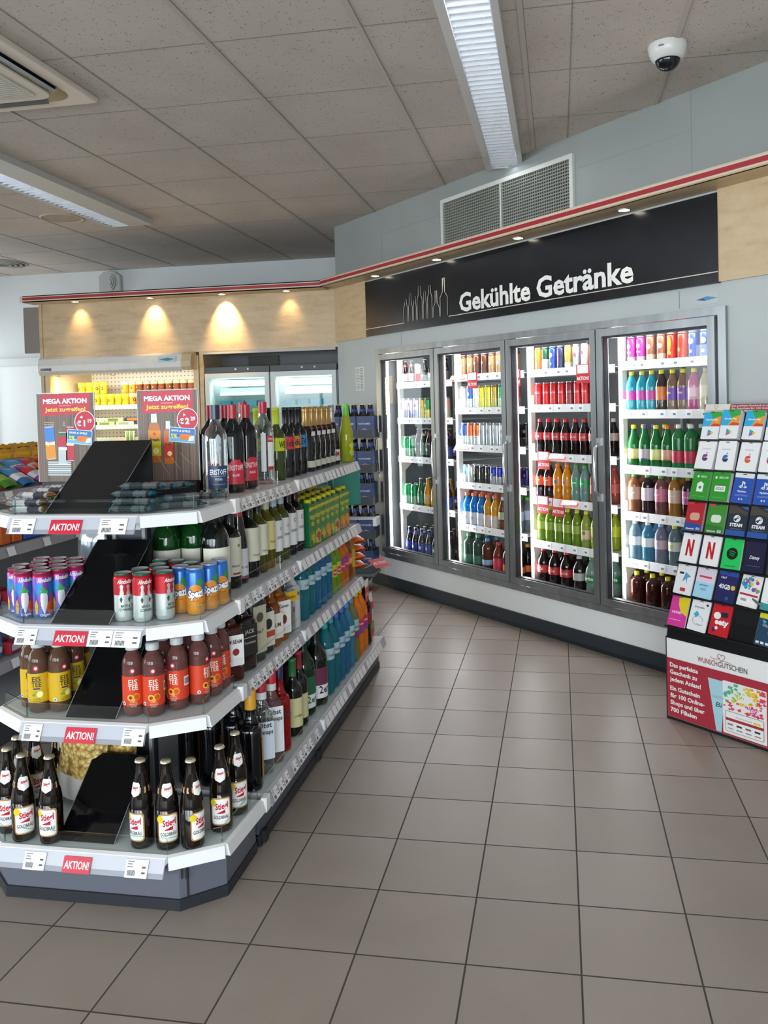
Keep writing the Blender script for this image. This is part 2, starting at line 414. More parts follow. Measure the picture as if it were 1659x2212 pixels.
# ------------------------------------------------------------------ ledge, sign band, ceiling fittings
LEDGE_Z = 2.50; PY = 7.12; CORN = WP(-1.06, 0, 0)
def ledges():
    wood = 'maple wood'; red = 'a3222e:.4'; cream = 'd9c9b4:.45'
    # right ledge above the cooler, with a red stripe
    o = empty('wall_ledge', K1, TH, 'long wooden ledge with a red stripe above the black drinks sign', 'ledge')
    a = -1.06 + .2*math.tan((PI/2-(PI/2-(-TH)))/2)
    b = MB(); b.box(a, SC_END, -.20, 0, LEDGE_Z, LEDGE_Z+.008, wood); b.box(a, SC_END, -.20, -.185, LEDGE_Z, LEDGE_Z+.058, cream)
    b.box(a, SC_END, -.2, 0, LEDGE_Z+.05, LEDGE_Z+.058, cream); b.obj('board', o)
    b = MB(); b.box(a, SC_END, -.204, -.2, LEDGE_Z+.018, LEDGE_Z+.042, red); b.obj('stripe', o)
    o = empty('wall_ledge', (0, 0, 0), 0, 'wooden ledge with a red stripe above the chilled food cabinet', 'ledge')
    xr = (WP(a, .2, 0)).x; x0 = -4.82
    b = MB(); b.box(x0, xr, PY-.20, PY, LEDGE_Z, LEDGE_Z+.008, wood); b.box(x0, xr, PY-.20, PY-.185, LEDGE_Z, LEDGE_Z+.058, cream)
    b.box(x0, xr, PY-.2, PY, LEDGE_Z+.05, LEDGE_Z+.058, cream); b.obj('board', o)
    b = MB(); b.box(x0, xr, PY-.204, PY-.2, LEDGE_Z+.018, LEDGE_Z+.042, red); b.obj('stripe', o)
    b = MB(); b.box(x0-.03, x0-.0, PY-.2, PY+.02, LEDGE_Z-.0, LEDGE_Z+.058, cream); b.obj('end_block', o)
    # wood fascia panels
    b = MB(); b.box(-4.76, CORN.x-.004, PY, PY+.03, 2.0, LEDGE_Z+.05, wood); b.box(-4.79, -4.76, PY-.01, 8.49, 0, LEDGE_Z, wood)
    struct(b.obj('trim_3'))
    b = MB(); b.box(-1.06, -.54, -.018, 0, 2.035, LEDGE_Z, wood); b.box(2.78, SC_END, -.018, 0, 2.045, LEDGE_Z, wood)
    struct(b.obj('trim_4', loc=K1, rot=TH))
    b = MB(); b.box(-5.06, -4.80, PY+.15, PY+.19, 2.06, 2.50, '8b8580:.6'); struct(b.obj('trim_5'))
    # sign
    o = empty('shop_sign', K1, TH, 'long black sign board with white lettering above the glass cooler doors', 'sign')
    b = MB(); b.box(-.54, 2.78, -.022, -.001, 2.04, 2.485, '0b0e14:.22'); b.obj('board', o)
    white = 'f2f1ee:.35'
    b = MB(); b.text('Gekühlte', .130, white, .71, 2.115, -.025, 'l', .725, .028); b.obj('word', o)
    b = MB(); b.text('Getränke', .130, white, 1.490, 2.118, -.025, 'l', .765, .028); b.obj('word', o)
    b = MB()
    def ln(pts, r=.0022): b.tube([(x, -.025, z) for x, z in pts], r, 'cfc9c0:.4', 4)
    x = .02
    for i, (h, w, nk, sq) in enumerate([(.17, .055, .014, .6), (.21, .05, .014, .5), (.18, .04, .013, .55), (.25, .065, .016, .6), (.2, .045, .014, .5), (.24, .055, .014, .62), (.19, .075, .012, .35), (.27, .085, .013, .5)]):
        zb = 2.105; c = x+w/2
        hs = h*sq
        ln([(c-w/2, zb), (c-w/2, zb+hs), (c-nk, zb+hs+.035), (c-nk*.8, zb+h), (c+nk*.8, zb+h), (c+nk, zb+hs+.035), (c+w/2, zb+hs), (c+w/2, zb)])
        x += w+.012
    b.obj('bottle_outline', o)
    b = MB(); b.box(-.54, .02, -.0245, -.022, 2.098, 2.103, 'cfc9c0:.4'); b.box(x, 2.78, -.0245, -.022, 2.093, 2.098, 'cfc9c0:.4')
    b.obj('underline', o)
    # air grille
    o = empty('air_grille', K1, TH, 'large white framed air grille high on the wall above the red striped ledge', 'vent')
    x0, x1, z0, z1 = .51, 1.81, 2.58, 2.93
    b = MB(); fr = 'cfd2cc:.5'
    b.box(x0, x1, -.02, 0, z0, z0+.028, fr); b.box(x0, x1, -.02, 0, z1-.028, z1, fr); b.box(x0, x0+.028, -.02, 0, z0+.028, z1-.028, fr); b.box(x1-.028, x1, -.02, 0, z0+.028, z1-.028, fr)
    b.obj('frame', o)
    b = MB(); b.box(x0+.028, x1-.028, -.002, -.0005, z0+.028, z1-.028, '1f221f:.9'); b.obj('backing', o)
    b = MB(); la = '84877f:.6'; n = 62
    for i in range(1, n):
        x = x0+.028+(x1-x0-.056)*i/n; b.box(x-.003, x+.003, -.014, -.006, z0+.028, z1-.028, la)
    for i in range(1, 15):
        z = z0+.028+(z1-z0-.056)*i/15; b.box(x0+.028, x1-.028, -.016, -.013, z-.004, z+.004, la)
    b.box((x0+x1)/2-.006, (x0+x1)/2+.006, -.018, -.004, z0+.028, z1-.028, fr); b.obj('lattice', o)
ledges()

def ledge_lights():
    R = [(-.28, 2, 'first from the left'), (.54, 3, 'second from the left'), (1.40, 2.5, 'third from the left'), (2.25, 2, 'rightmost')]
    for s, p, w in R:
        P = WP(s, .085, LEDGE_Z)
        o = empty('downlight', P, TH, 'small round downlight in the ledge above the black sign, %s' % w, 'downlight', 'downlights above the drinks sign')
        b = MB(); b.lathe([(.030, -.004), (.038, -.004), (.038, 0)], 'b9b2a5:.3:.8', 20, caps=False); b.obj('ring', o)
        b = MB(); b.lathe([(.001, -.0035), (.030, -.0035)], 'fff3d8:.5:0:1:14', 20, caps=False); b.obj('bulb', o)
        spot('downlight_lamp', P+Vector((0, 0, -.012)), (0, 0, 0), p, (1, .82, .55), math.radians(95), 1, .025)
    for x, p, w in [(-4.36, 8, 'leftmost'), (-3.62, 28, 'second from the left'), (-2.93, 80, 'third from the left'), (-2.33, 5, 'rightmost')]:
        P = Vector((x, PY-.09, LEDGE_Z))
        o = empty('downlight', P, 0, 'small downlight over the pale wood panel, %s' % w, 'downlight', 'downlights above the wood panel')
        b = MB(); b.lathe([(.030, -.004), (.038, -.004), (.038, 0)], 'b9b2a5:.3:.8', 20, caps=False); b.obj('ring', o)
        b = MB(); b.lathe([(.001, -.0035), (.030, -.0035)], 'fff0cc:.5:0:1:12', 20, caps=False); b.obj('bulb', o)
        spot('downlight_lamp', P+Vector((0, 0, -.012)), (math.radians(26), 0, 0), p, (1, .70, .34), math.radians(75), 1, .02)
ledge_lights()

def ceiling_things():
    # louvred strip lights
    def strip(x0, x1, y0, y1, lx0, lx1, label, nb, glow, power):
        o = empty('louvred_strip_light', ((x0+x1)/2, (y0+y1)/2, CEIL), 0, label, 'ceiling light'); ox, oy = (x0+x1)/2, (y0+y1)/2
        def B(b, a, c, d, e, z0, z1, m): b.box(a-ox, c-ox, d-oy, e-oy, z0, z1, m)
        fr = 'c4c4c1:.45'
        b = MB(); zt = -.045
        B(b, x0, lx0, y0, y1, zt, -.001, fr); B(b, lx1, x1, y0, y1, zt, -.001, fr); B(b, lx0, lx1, y0, y0+.02, zt, -.001, fr); B(b, lx0, lx1, y1-.02, y1, zt, -.001, fr)
        b.obj('housing', o)
        b = MB(); B(b, lx0, lx1, y0+.02, y1-.02, -.006, -.002, 'dfe3ea:.12:.9'); b.obj('reflector', o)
        b = MB(); gl = 'dfe7f2:.28:.95'
        for i in range(nb+1):
            y = y0+.03+(y1-y0-.06)*i/nb
            b.add([(lx0-ox+.004, y-oy+.012, zt), (lx1-ox-.004, y-oy+.012, zt), (lx1-ox-.004, y-oy-.006, -.010), (lx0-ox+.004, y-oy-.006, -.010),
                   (lx0-ox+.004, y-oy+.016, zt), (lx1-ox-.004, y-oy+.016, zt), (lx1-ox-.004, y-oy+.012, -.010), (lx0-ox+.004, y-oy+.012, -.010)],
                  [(0, 1, 2, 3), (7, 6, 5, 4), (0, 4, 5, 1), (3, 2, 6, 7)], gl)
        for q in (lx0, lx1-.004): B(b, q, q+.004, y0+.02, y1-.02, zt, -.01, gl)
        b.obj('louvre', o)
        b = MB(); cx = (lx0+lx1)/2-ox
        yy = y0
        while yy < y1-.2:
            y2 = min(yy+1.2, y1); b.tube([(cx, yy-oy+.05, -.013), (cx, y2-oy-.05, -.013)], .006, 'eaf2ff:.4:0:1:%g' % glow, 10); yy = y2
        b.obj('tube', o)
        if power: area('strip_lamp', ((lx0+lx1)/2, (y0+y1)/2, CEIL-.06), (0, 0, 0), lx1-lx0-.02, y1-y0-.1, power, (.93, .96, 1))
        return o
    strip(-.432, -.192, 1.0, 5.47, -.392, -.222, 'long louvred strip light overhead reaching to the wall with the air grille', 76, 14, 5)
    strip(-3.60, -3.22, 3.2, 6.34, -3.575, -3.41, 'louvred strip light on the left of the ceiling beside the air conditioner', 54, 12, 3)
    # ceiling cassette
    o = empty('ceiling_air_conditioner', (-2.68, 3.35, CEIL), 0, 'square white air conditioning unit set in the ceiling at top left', 'air conditioner')
    w = 'd8cfc4:.45'; h = .475
    b = MB(); b.prism(rrect(-h, h, -h, h, .012), -.028, 0, w, bev=.006); b.obj('panel', o)
    def rr(r0, rad, n=8): return rrect(-r0, r0, -r0, r0, rad, n)
    b = MB(); A = rr(.40, .10); Bq = rr(.335, .07); n = len(A)
    b.add([(x, y, -.0285) for x, y in A]+[(x, y, -.034) for x, y in Bq], [(i, (i+1) % n, n+(i+1) % n, n+i) for i in range(n)], '23262a:.3', True); b.obj('air_slot', o)
    b = MB()
    for k in range(4):
        a = k*PI/2; c, s_ = math.cos(a), math.sin(a)
        P = [(-.26, -.392), (.26, -.392), (.28, -.352), (-.28, -.352)]
        b.add([(x*c-y*s_, x*s_+y*c, -.0345-.006*(j < 2)) for j, (x, y) in enumerate(P)], [(0, 3, 2, 1)], '4a4e52:.25')
    b.obj('flap', o)
    b = MB(); b.prism(rr(.335, .07), -.042, -.03, 'd3cbbf:.5', bev=.004); b.obj('cover', o)
    b = MB(); b.prism(rrect(-.27, .27, -.27, .27, .02), -.047, -.042, 'c3bfb4:.5')
    for i in range(24): b.box(-.25, .25, -.25+i*.021, -.245+i*.021, -.049, -.047, 'a9a69c:.5')
    b.obj('intake', o)
    # dome camera
    o = empty('security_camera', (.507, 3.86, CEIL), 0, 'white dome security camera with dark lens on the ceiling', 'camera')
    b = MB(); b.lathe([(.082, 0), (.084, -.01), (.080, -.035), (.068, -.062), (.054, -.068)], 'd9d9d6:.35', 32, caps=False); b.obj('housing', o)
    b = MB(); b.lathe([(.054*math.cos(t), -.064-.05*math.sin(t)) for t in [PI/2*i/10 for i in range(11)]], '10151b:.06', 32, caps=False); b.obj('lens_dome', o)
    b = MB(); b.xf = Matrix.Translation((-.035, -.073, -.03)); b.lathe([(.012, .0), (.012, .004), (.006, .006), (.001, .006)], '8a8a8a:.3', 14); b.obj('screw_cover', o)
    # speaker, vent, siren
    o = empty('ceiling_speaker', (-3.87, 6.10, CEIL), 0, 'round speaker grille in the ceiling behind the left strip light', 'speaker')
    b = MB(); b.lathe([(.17, 0), (.165, -.008), (.15, -.008), (.148, -.003)], 'b9a999:.6', 32, caps=False); b.obj('ring', o)
    b = MB(); b.lathe([(.148, -.003), (.001, -.004)], 'a8998b:.7', 32, caps=False); b.obj('mesh_grille', o)
    o = empty('round_ceiling_vent', (-5.62, 7.75, CEIL), 0, 'round air diffuser in the ceiling at the far left corner', 'vent')
    b = MB()
    for k, r in enumerate((.24, .19, .14, .09)): b.lathe([(r, -.002), (r+.01, -.012-.004*k), (r-.012, -.012-.004*k)], 'bdb9b2:.5', 32, caps=False)
    b.obj('ring', o)
    b = MB(); b.lathe([(.235, -.001), (.001, -.001)], '3a3a38:.9', 32, caps=False); b.obj('opening', o)
    o = empty('siren', (-4.82, 8.5, 2.915), 0, 'grey wall siren with curved ribs under the ceiling at the back', 'alarm')
    b = MB(); b.prism([(-.13, 0), (.13, 0), (.13, .17), (.06, .22), (-.06, .22), (-.13, .17)], -.06, 0, 'b9bcba:.5', bev=.01, axis='y'); oo = b.obj('case', o)
    oo.location = (0, 0, -.12)
    b = MB()
    for r in (.03, .055, .08): b.tube([(.0+r*math.cos(t), -.068, -.02+r*1.2*math.sin(t)) for t in [-1.2+i*.24 for i in range(11)]], .005, '8e928f:.5', 6)
    b.obj('rib', o)
    # small round sticker and notice on the cooler wall
    o = empty('cooler_sticker', K1, TH, 'small pale sticker with a blue pointed mark above the right cooler door', 'sticker')
    b = MB(); b.box(2.63, 2.765, -.002, 0, 1.945, 1.999, 'b8bec0:.3'); b.obj('plate', o)
    b = MB(); b.poly([(2.635, 1.972), (2.69, 1.962), (2.76, 1.972), (2.70, 1.984)], -.0032, '2a8fae:.3'); b.poly([(2.635, 1.972), (2.69, 1.962), (2.685, 1.975)], -.0036, '2b3a66:.3'); b.obj('mark', o)
    o = empty('wall_notice', K1, TH, 'narrow printed notice on the wall left of the cooler doors', 'notice')
    b = MB(); b.box(-.765, -.625, -.0015, 0, 1.60, 1.80, 'd6d9d8:.5'); b.obj('paper', o)
    b = MB()
    for i in range(14):
        z = 1.785-i*.013; b.box(-.755, -.70, -.0022, -.0015, z-.004, z, '8b8f90:.6'); b.box(-.685, -.645, -.0022, -.0015, z-.005, z, '6f7374:.6')
    b.obj('print', o)
ceiling_things()

# ------------------------------------------------------------------ drinks cooler
SH = {0: [1.64, 1.355, 1.045, .66], 1: [1.67, 1.43, 1.16, .885, .575], 2: [1.67, 1.44, 1.125, .835, .55], 3: [1.68, 1.40, 1.08, .81, .535]}
DS = [-.37, .40, 1.19, 1.975, 2.765]
DN = ['leftmost', 'second', 'third', 'rightmost']
def cooler():
    o = empty('drinks_cooler', K1, TH, 'built-in drinks cooler with four tall glass doors and lit shelves', 'cooler')
    st = 'brushed steel'
    b = MB()
    for x0, x1, z0, z1 in ((-.415, 2.815, 1.885, 1.925), (-.415, 2.815, .245, .285), (-.415, DS[0]-.004, .285, 1.885), (2.77, 2.815, .285, 1.885)):
        b.box(x0, x1, -.018, .03, z0, z1, st)
    for s in DS[1:4]: b.box(s-.02, s+.02, .0, .05, .285, 1.885, st)
    b.obj('frame', o)
    b = MB(); wl = 'b9bcbc:.5'
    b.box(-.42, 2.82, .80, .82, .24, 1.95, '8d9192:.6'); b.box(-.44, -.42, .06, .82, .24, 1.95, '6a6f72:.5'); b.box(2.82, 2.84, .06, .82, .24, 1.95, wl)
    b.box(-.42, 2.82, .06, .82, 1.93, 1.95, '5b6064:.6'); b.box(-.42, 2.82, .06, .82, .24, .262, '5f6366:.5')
    b.obj('liner', o)
    b = MB()
    for s in DS[:4]: b.box(s-.005, s+.025, .16, .20, .262, 1.93, 'efece2:.4'); b.box(s-.02, s+.0, .74, .79, .262, 1.93, 'cfcfca:.5')
    b.box(DS[4]-.02, DS[4]+.01, .16, .2, .262, 1.93, 'efece2:.4')
    b.obj('shelf_post', o)
    for i, s in enumerate(DS[:4]):
        b = MB(); b.box(s-.020, s-.006, .065, .08, .30, 1.87, 'fff8ff:.4:0:1:7'); b.obj('light_strip', o)
        s1 = DS[i+1]
        # door
        d = empty('door', (0, 0, 0), parent=o)
        b = MB(); a, c, w = s+.004, s1-.004, .042; zz0, zz1 = .292, 1.878
        b.box(a, c, -.034, 0, zz0, zz0+w, st); b.box(a, c, -.034, 0, zz1-w, zz1, st); b.box(a, a+w, -.034, 0, zz0+w, zz1-w, st); b.box(c-w, c, -.034, 0, zz0+w, zz1-w, st)
        for x in (a+w, c-w-.006): b.box(x, x+.006, -.02, .012, zz0+w, zz1-w, '2b2f33:.5')
        b.box(a+w, c-w, -.02, .012, zz1-w-.012, zz1-w, '2b2f33:.5'); b.box(a+w, c-w, -.02, .012, zz0+w, zz0+w+.006, '2b2f33:.5'); b.obj('door_frame', d)
        b = MB(); b.add([(a+w, -.012, zz0+w), (c-w, -.012, zz0+w), (c-w, -.012, zz1-w), (a+w, -.012, zz1-w)], [(0, 1, 2, 3)], 'clear glass'); b.obj('glass_pane', d)
        b = MB(); hx = a+.018
        b.tube([(hx, -.036, 1.235), (hx, -.075, 1.20), (hx, -.085, 1.08), (hx, -.075, .95), (hx, -.036, .915)], .008, 'c3c7ca:.25:.8', 8)
        for z in (1.235, .915): b.box(hx-.014, hx+.014, -.05, -.034, z-.022, z+.022, 'c3c7ca:.3:.5')
        b.obj('handle', d)
        # shelves
        for z in SH[i]:
            a, c = s+.028, s1-.012
            b = MB(); b.box(a, c, .145, .74, z-.004, z, 'd9dbda:.5'); b.box(a, c, .135, .142, z-.036, z+.014, 'efeff0:.45')
            sh = b.obj('shelf', o)
            b = MB(); b.box(a, c, .144, .1455, z+.014, z+.075, 'clear glass'); b.obj('front_guard', sh)
            b = MB(); n = 7; random.seed(int(z*1000)+i)
            for k in range(n):
                x = a+.03+(c-a-.06)*(k+random.uniform(.2, .7))/n; b.box(x, x+.035, .1335, .135, z-.026, z+.006, 'fbfbfb:.5'); b.box(x+.006, x+.026, .1328, .1335, z-.018, z-.006, '85868c:.6')
            b.obj('price_tag', sh)
            if z < 1.1 and i < 4:
                b = MB(); b.prism([(.16, z-.14), (.30, z-.02), (.30, z-.004), (.15, z-.004)], a-.0, a+.004, 'e3dfd2:.5', axis='x'); b.obj('bracket', sh)
    return o
COOLER = cooler()
for i, s in enumerate(DS[:4]):
    l = area('cooler_lamp', WP(s+.012, -.11, 1.08), (0, 0, 0), .03, 1.5, 8, (1, .97, 1))
    # vertical tube beside the mullion, shining along the shelves
    dirv = (UX*1.0 - NY*(-.35)).normalized(); l.rotation_euler = dirv.to_track_quat('-Z', 'Y').to_euler(); l.data.spread = math.radians(170)
for i in range(4):
    l = area('cooler_lamp', WP((DS[i]+DS[i+1])/2, -.10, 1.86), (math.radians(25), 0, TH), .6, .03, 3, (1, .97, 1))

# ------------------------------------------------------------------ chilled food cabinet and freezers under the wood panel
def back_units():
    # open chilled cabinet with a roller blind box
    x0, x1 = -4.755, -3.215; y0, y1 = PY+.0, 7.95
    o = empty('chilled_food_cabinet', ((x0+x1)/2, y0, 0), 0, 'open chilled food cabinet with a lit interior and white roller blind box', 'cabinet')
    cx = (x0+x1)/2; h = (x1-x0)/2
    b = MB(); cr = 'd5d2c8:.4'
    b.box(-h, -h+.05, 0, .8, 0, 1.97, 'd9c3a0:.5'); b.box(h-.05, h, 0, .8, 0, 1.97, 'd9c3a0:.5'); b.box(-h+.05, h-.05, .72, .8, 0, 1.97, 'e4e0d6:.6'); b.box(-h+.05, h-.05, .02, .8, 1.93, 1.97, '8b8780:.6'); b.box(-h+.05, h-.05, 0, .8, 0, .45, cr); b.obj('body', o)
    b = MB(); z0, z1 = 1.835, 1.995
    P = [(-.01, z0+.01), (-.10, z0), (-.135, z0+.03), (-.14, z0+.08), (-.12, z1-.02), (-.09, z1), (-.01, z1)]
    b.prism(P, -h+.01, h-.10, 'dedcd6:.28', axis='x', bev=.008); b.prism([(a*1.02, c) for a, c in P], h-.10, h-.01, 'c9b38c:.4', axis='x', bev=.008); bb = b.obj('blind_box', o)
    b = MB(); b.text('GORENJE', .022, '1b1b1b:.5', -h+.05, z0+.035, -.1425, 'l', .11, .03); b.obj('lettering', bb)
    b = MB(); b.box(h-.32, h-.15, -.1425, -.138, z0+.075, z0+.125, 'b8c8cc:.3'); b.poly([(h-.31, z0+.10), (h-.23, z0+.085), (h-.16, z0+.10), (h-.23, z0+.115)], -.1435, '2f7f93:.3'); b.obj('badge', bb)
    b = MB(); b.tube([(-.02+.03*math.cos(t), -.10, z0-.006-.02*math.sin(t)) for t in [PI*i/8 for i in range(9)]], .005, 'd8cba6:.3', 6); b.box(-h+.02, h-.12, -.115, -.09, z0-.008, z0+.004, 'c9c0a2:.4'); b.obj('pull_bar', o)
    b = MB(); b.box(-h+.055, -h+.085, .05, .08, .5, 1.82, 'ffdf6e:.4:0:1:5'); b.box(h-.07, h-.055, .05, .08, .5, 1.82, 'fff3c0:.4:0:1:1.6'); b.obj('light_strip', o)
    b = MB(); b.box(-h+.051, h-.051, .712, .719, .46, 1.92, 'perforated sheet')
    b.obj('perforated_back', o)
    for z, dd in ((1.535, .30), (1.345, .22), (1.10, .12), (.8, .05)):
        b = MB(); b.box(-h+.06, h-.06, dd, .71, z-.012, z, 'e9e7df:.5'); b.box(-h+.06, h-.06, dd-.02, dd, z-.035, z+.006, 'f3f1e6:.4'); b.obj('shelf', o)
    area('cabinet_lamp', (cx, y0+.10, 1.80), (math.radians(32), 0, 0), 1.3, .06, 10, (1, .93, .76))
    l = area('cabinet_lamp', (x0+.10, y0+.12, 1.25), (0, 0, 0), .04, 1.1, 7, (1, .80, .40)); l.rotation_euler = Vector((1, .35, 0)).to_track_quat('-Z', 'Y').to_euler()
    # two upright freezers
    for k, (a, c) in enumerate(((-3.165, -2.548), (-2.54, -1.925))):
        w = (c-a)/2
        f = empty('upright_freezer', ((a+c)/2, PY+.02, 0), 0, ('left' if k == 0 else 'right')+' upright glass door freezer with a lit header under the wood panel', 'freezer', 'upright freezers')
        g = 'cfd6d6:.4'
        b = MB(); b.box(-w, -w+.03, .03, .62, 0, 1.80, g); b.box(w-.03, w, .03, .62, 0, 1.80, g); b.box(-w+.03, w-.03, .58, .62, 0, 1.8, '9fb2b1:.5'); b.box(-w+.03, w-.03, .03, .62, 0, .18, g); b.box(-w+.03, w-.03, .03, .58, 1.76, 1.80, 'c9d8d8:.4'); b.obj('body', f)
        b = MB(); b.box(-w, w, .0, .60, 1.805, 1.855, '3a4248:.4'); b.box(-.02, .0, -.004, 0, 1.825, 1.84, 'b9bcbc:.3'); b.box(.1, .115, -.004, 0, 1.825, 1.84, 'b9bcbc:.3'); b.obj('top_panel', f)
        d = empty('door', parent=f); b = MB(); t = .045
        b.box(-w+.004, -w+t, -.01, .03, .12, 1.80, g); b.box(w-t, w-.004, -.01, .03, .12, 1.80, g); b.box(-w+t, w-t, -.01, .03, 1.755, 1.80, g); b.box(-w+t, w-t, -.01, .03, .12, .17, g); b.obj('door_frame', d)
        b = MB(); b.add([(-w+t, .01, .17), (w-t, .01, .17), (w-t, .01, 1.755), (-w+t, .01, 1.755)], [(0, 1, 2, 3)], 'freezer glass'); b.obj('glass_pane', d)
        b = MB(); b.prism([(.10, 1.69), (.13, 1.735), (.5, 1.735), (.5, 1.69)], -w+.05, w-.05, 'e8f4f2:.3:0:1:1.3', axis='x'); b.prism([(.12, 1.60), (.14, 1.665), (.5, 1.665), (.5, 1.6)], -w+.09, w-.09, 'dcebe9:.3:0:1:.55', axis='x'); b.obj('light_panel', f)
        for z in (1.45, 1.12, .8, .5):
            b = MB(); b.box(-w+.04, w-.04, .1, .56, z-.01, z, '8fb0ae:.4'); b.box(-w+.04, w-.04, .09, .1, z-.01, z+.05, '5f9a9c:.3'); b.obj('shelf', f)
        area('freezer_lamp', ((a+c)/2, PY+.12, 1.74), (math.radians(20), 0, 0), .45, .05, 3, (.86, 1, .98))
    # recess above the freezers
    b = MB(); b.box(-3.205, -1.925, PY+.45, PY+.49, 1.86, 2.0, '6d6f70:.7'); b.box(-3.205, -3.17, PY, PY+.6, 0, 2.0, 'maple wood'); b.box(-3.17, -1.925, PY+.001, PY+.035, 1.975, 2.0, 'b9b7b0:.5'); b.box(-2.9, -2.6, PY+.43, PY+.45, 1.87, 1.97, '4f4c4a:.7')
    struct(b.obj('trim_6'))
    # white door in the back wall, left of the panel
    d = struct(empty('door_1', (-5.75, 8.47, 0)))
    b = MB(); b.box(-.52, .42, -.02, .02, 0, 2.02, 'dfe3e4:.4'); b.obj('door_leaf', d)
    b = MB(); b.box(-.60, -.52, -.05, .02, 0, 2.10, 'cfd3d3:.5'); b.box(.42, .50, -.05, .02, 0, 2.10, 'cfd3d3:.5'); b.box(-.6, .5, -.05, .02, 2.02, 2.10, 'cfd3d3:.5'); b.obj('door_frame', d)
    b = MB(); b.box(.30, .33, -.03, -.02, 1.0, 1.16, '8d9194:.3:.7'); b.tube([(.315, -.03, 1.1), (.315, -.07, 1.1), (.2, -.07, 1.1)], .01, '8d9194:.3:.8', 8); b.obj('door_handle', d)
    d = struct(empty('door_2', (-6.86, 8.47, 0)))
    b = MB(); b.box(-.3, .3, -.02, .02, 0, 2.02, 'd6dadb:.4'); b.obj('door_leaf', d)
back_units()

# ------------------------------------------------------------------ middle shelving
Z = {'bottom': .185, 'second': .555, 'third': .845, 'top': 1.18}
X0, X1 = -1.81, -1.025          # base plan of the run
def tagmesh(b, x, y, z, w, h, dirx, diry, tilt, txt=True):
    """price card on a rail: (x, y) start, direction along the rail, leaning out at the bottom"""
    nx, ny = diry, -dirx
    o = .002
    def P(u, v, k=0): return (x+dirx*u+nx*(tilt*(1-v/h)+o+k), y+diry*u+ny*(tilt*(1-v/h)+o+k), z+v)
    b.add([P(0, 0), P(w, 0), P(w, h), P(0, h)], [(0, 1, 2, 3)], 'eeeeee:.5')
    if txt:
        k = .0008
        for a in range(7):
            u0 = w*(.12+.05*a); b.add([P(u0, h*.12, k), P(u0+w*.028, h*.12, k), P(u0+w*.028, h*.42, k), P(u0, h*.42, k)], [(0, 1, 2, 3)], '3c3c40:.6')
        for v, w1 in ((.86, .38), (.72, .30), (.58, .34)):
            b.add([P(w*.08, h*v, k), P(w*w1, h*v, k), P(w*w1, h*(v+.05), k), P(w*.08, h*(v+.05), k)], [(0, 1, 2, 3)], '77777c:.6')
        for v in (.55, .25):
            b.add([P(w*.74, h*v, k), P(w*.90, h*v, k), P(w*.90, h*(v+.10), k), P(w*.74, h*(v+.10), k)], [(0, 1, 2, 3)], '505055:.6')
END_PLAN = {  # front-left, chamfer-left, ... as half plan: P1 front corner, P2 chamfer end, P3 rear end (right side), xc = centre
    'bottom': [(-1.150, 2.225), (-1.012, 2.312), (-1.000, 2.585)],
    'second': [(-1.215, 2.262), (-1.075, 2.350), (-1.070, 2.585)],
    'third': [(-1.215, 2.262), (-1.075, 2.350), (-1.070, 2.585)],
    'top': [(-1.213, 2.245), (-1.078, 2.338), (-1.076, 2.585)]}
XC = -1.418
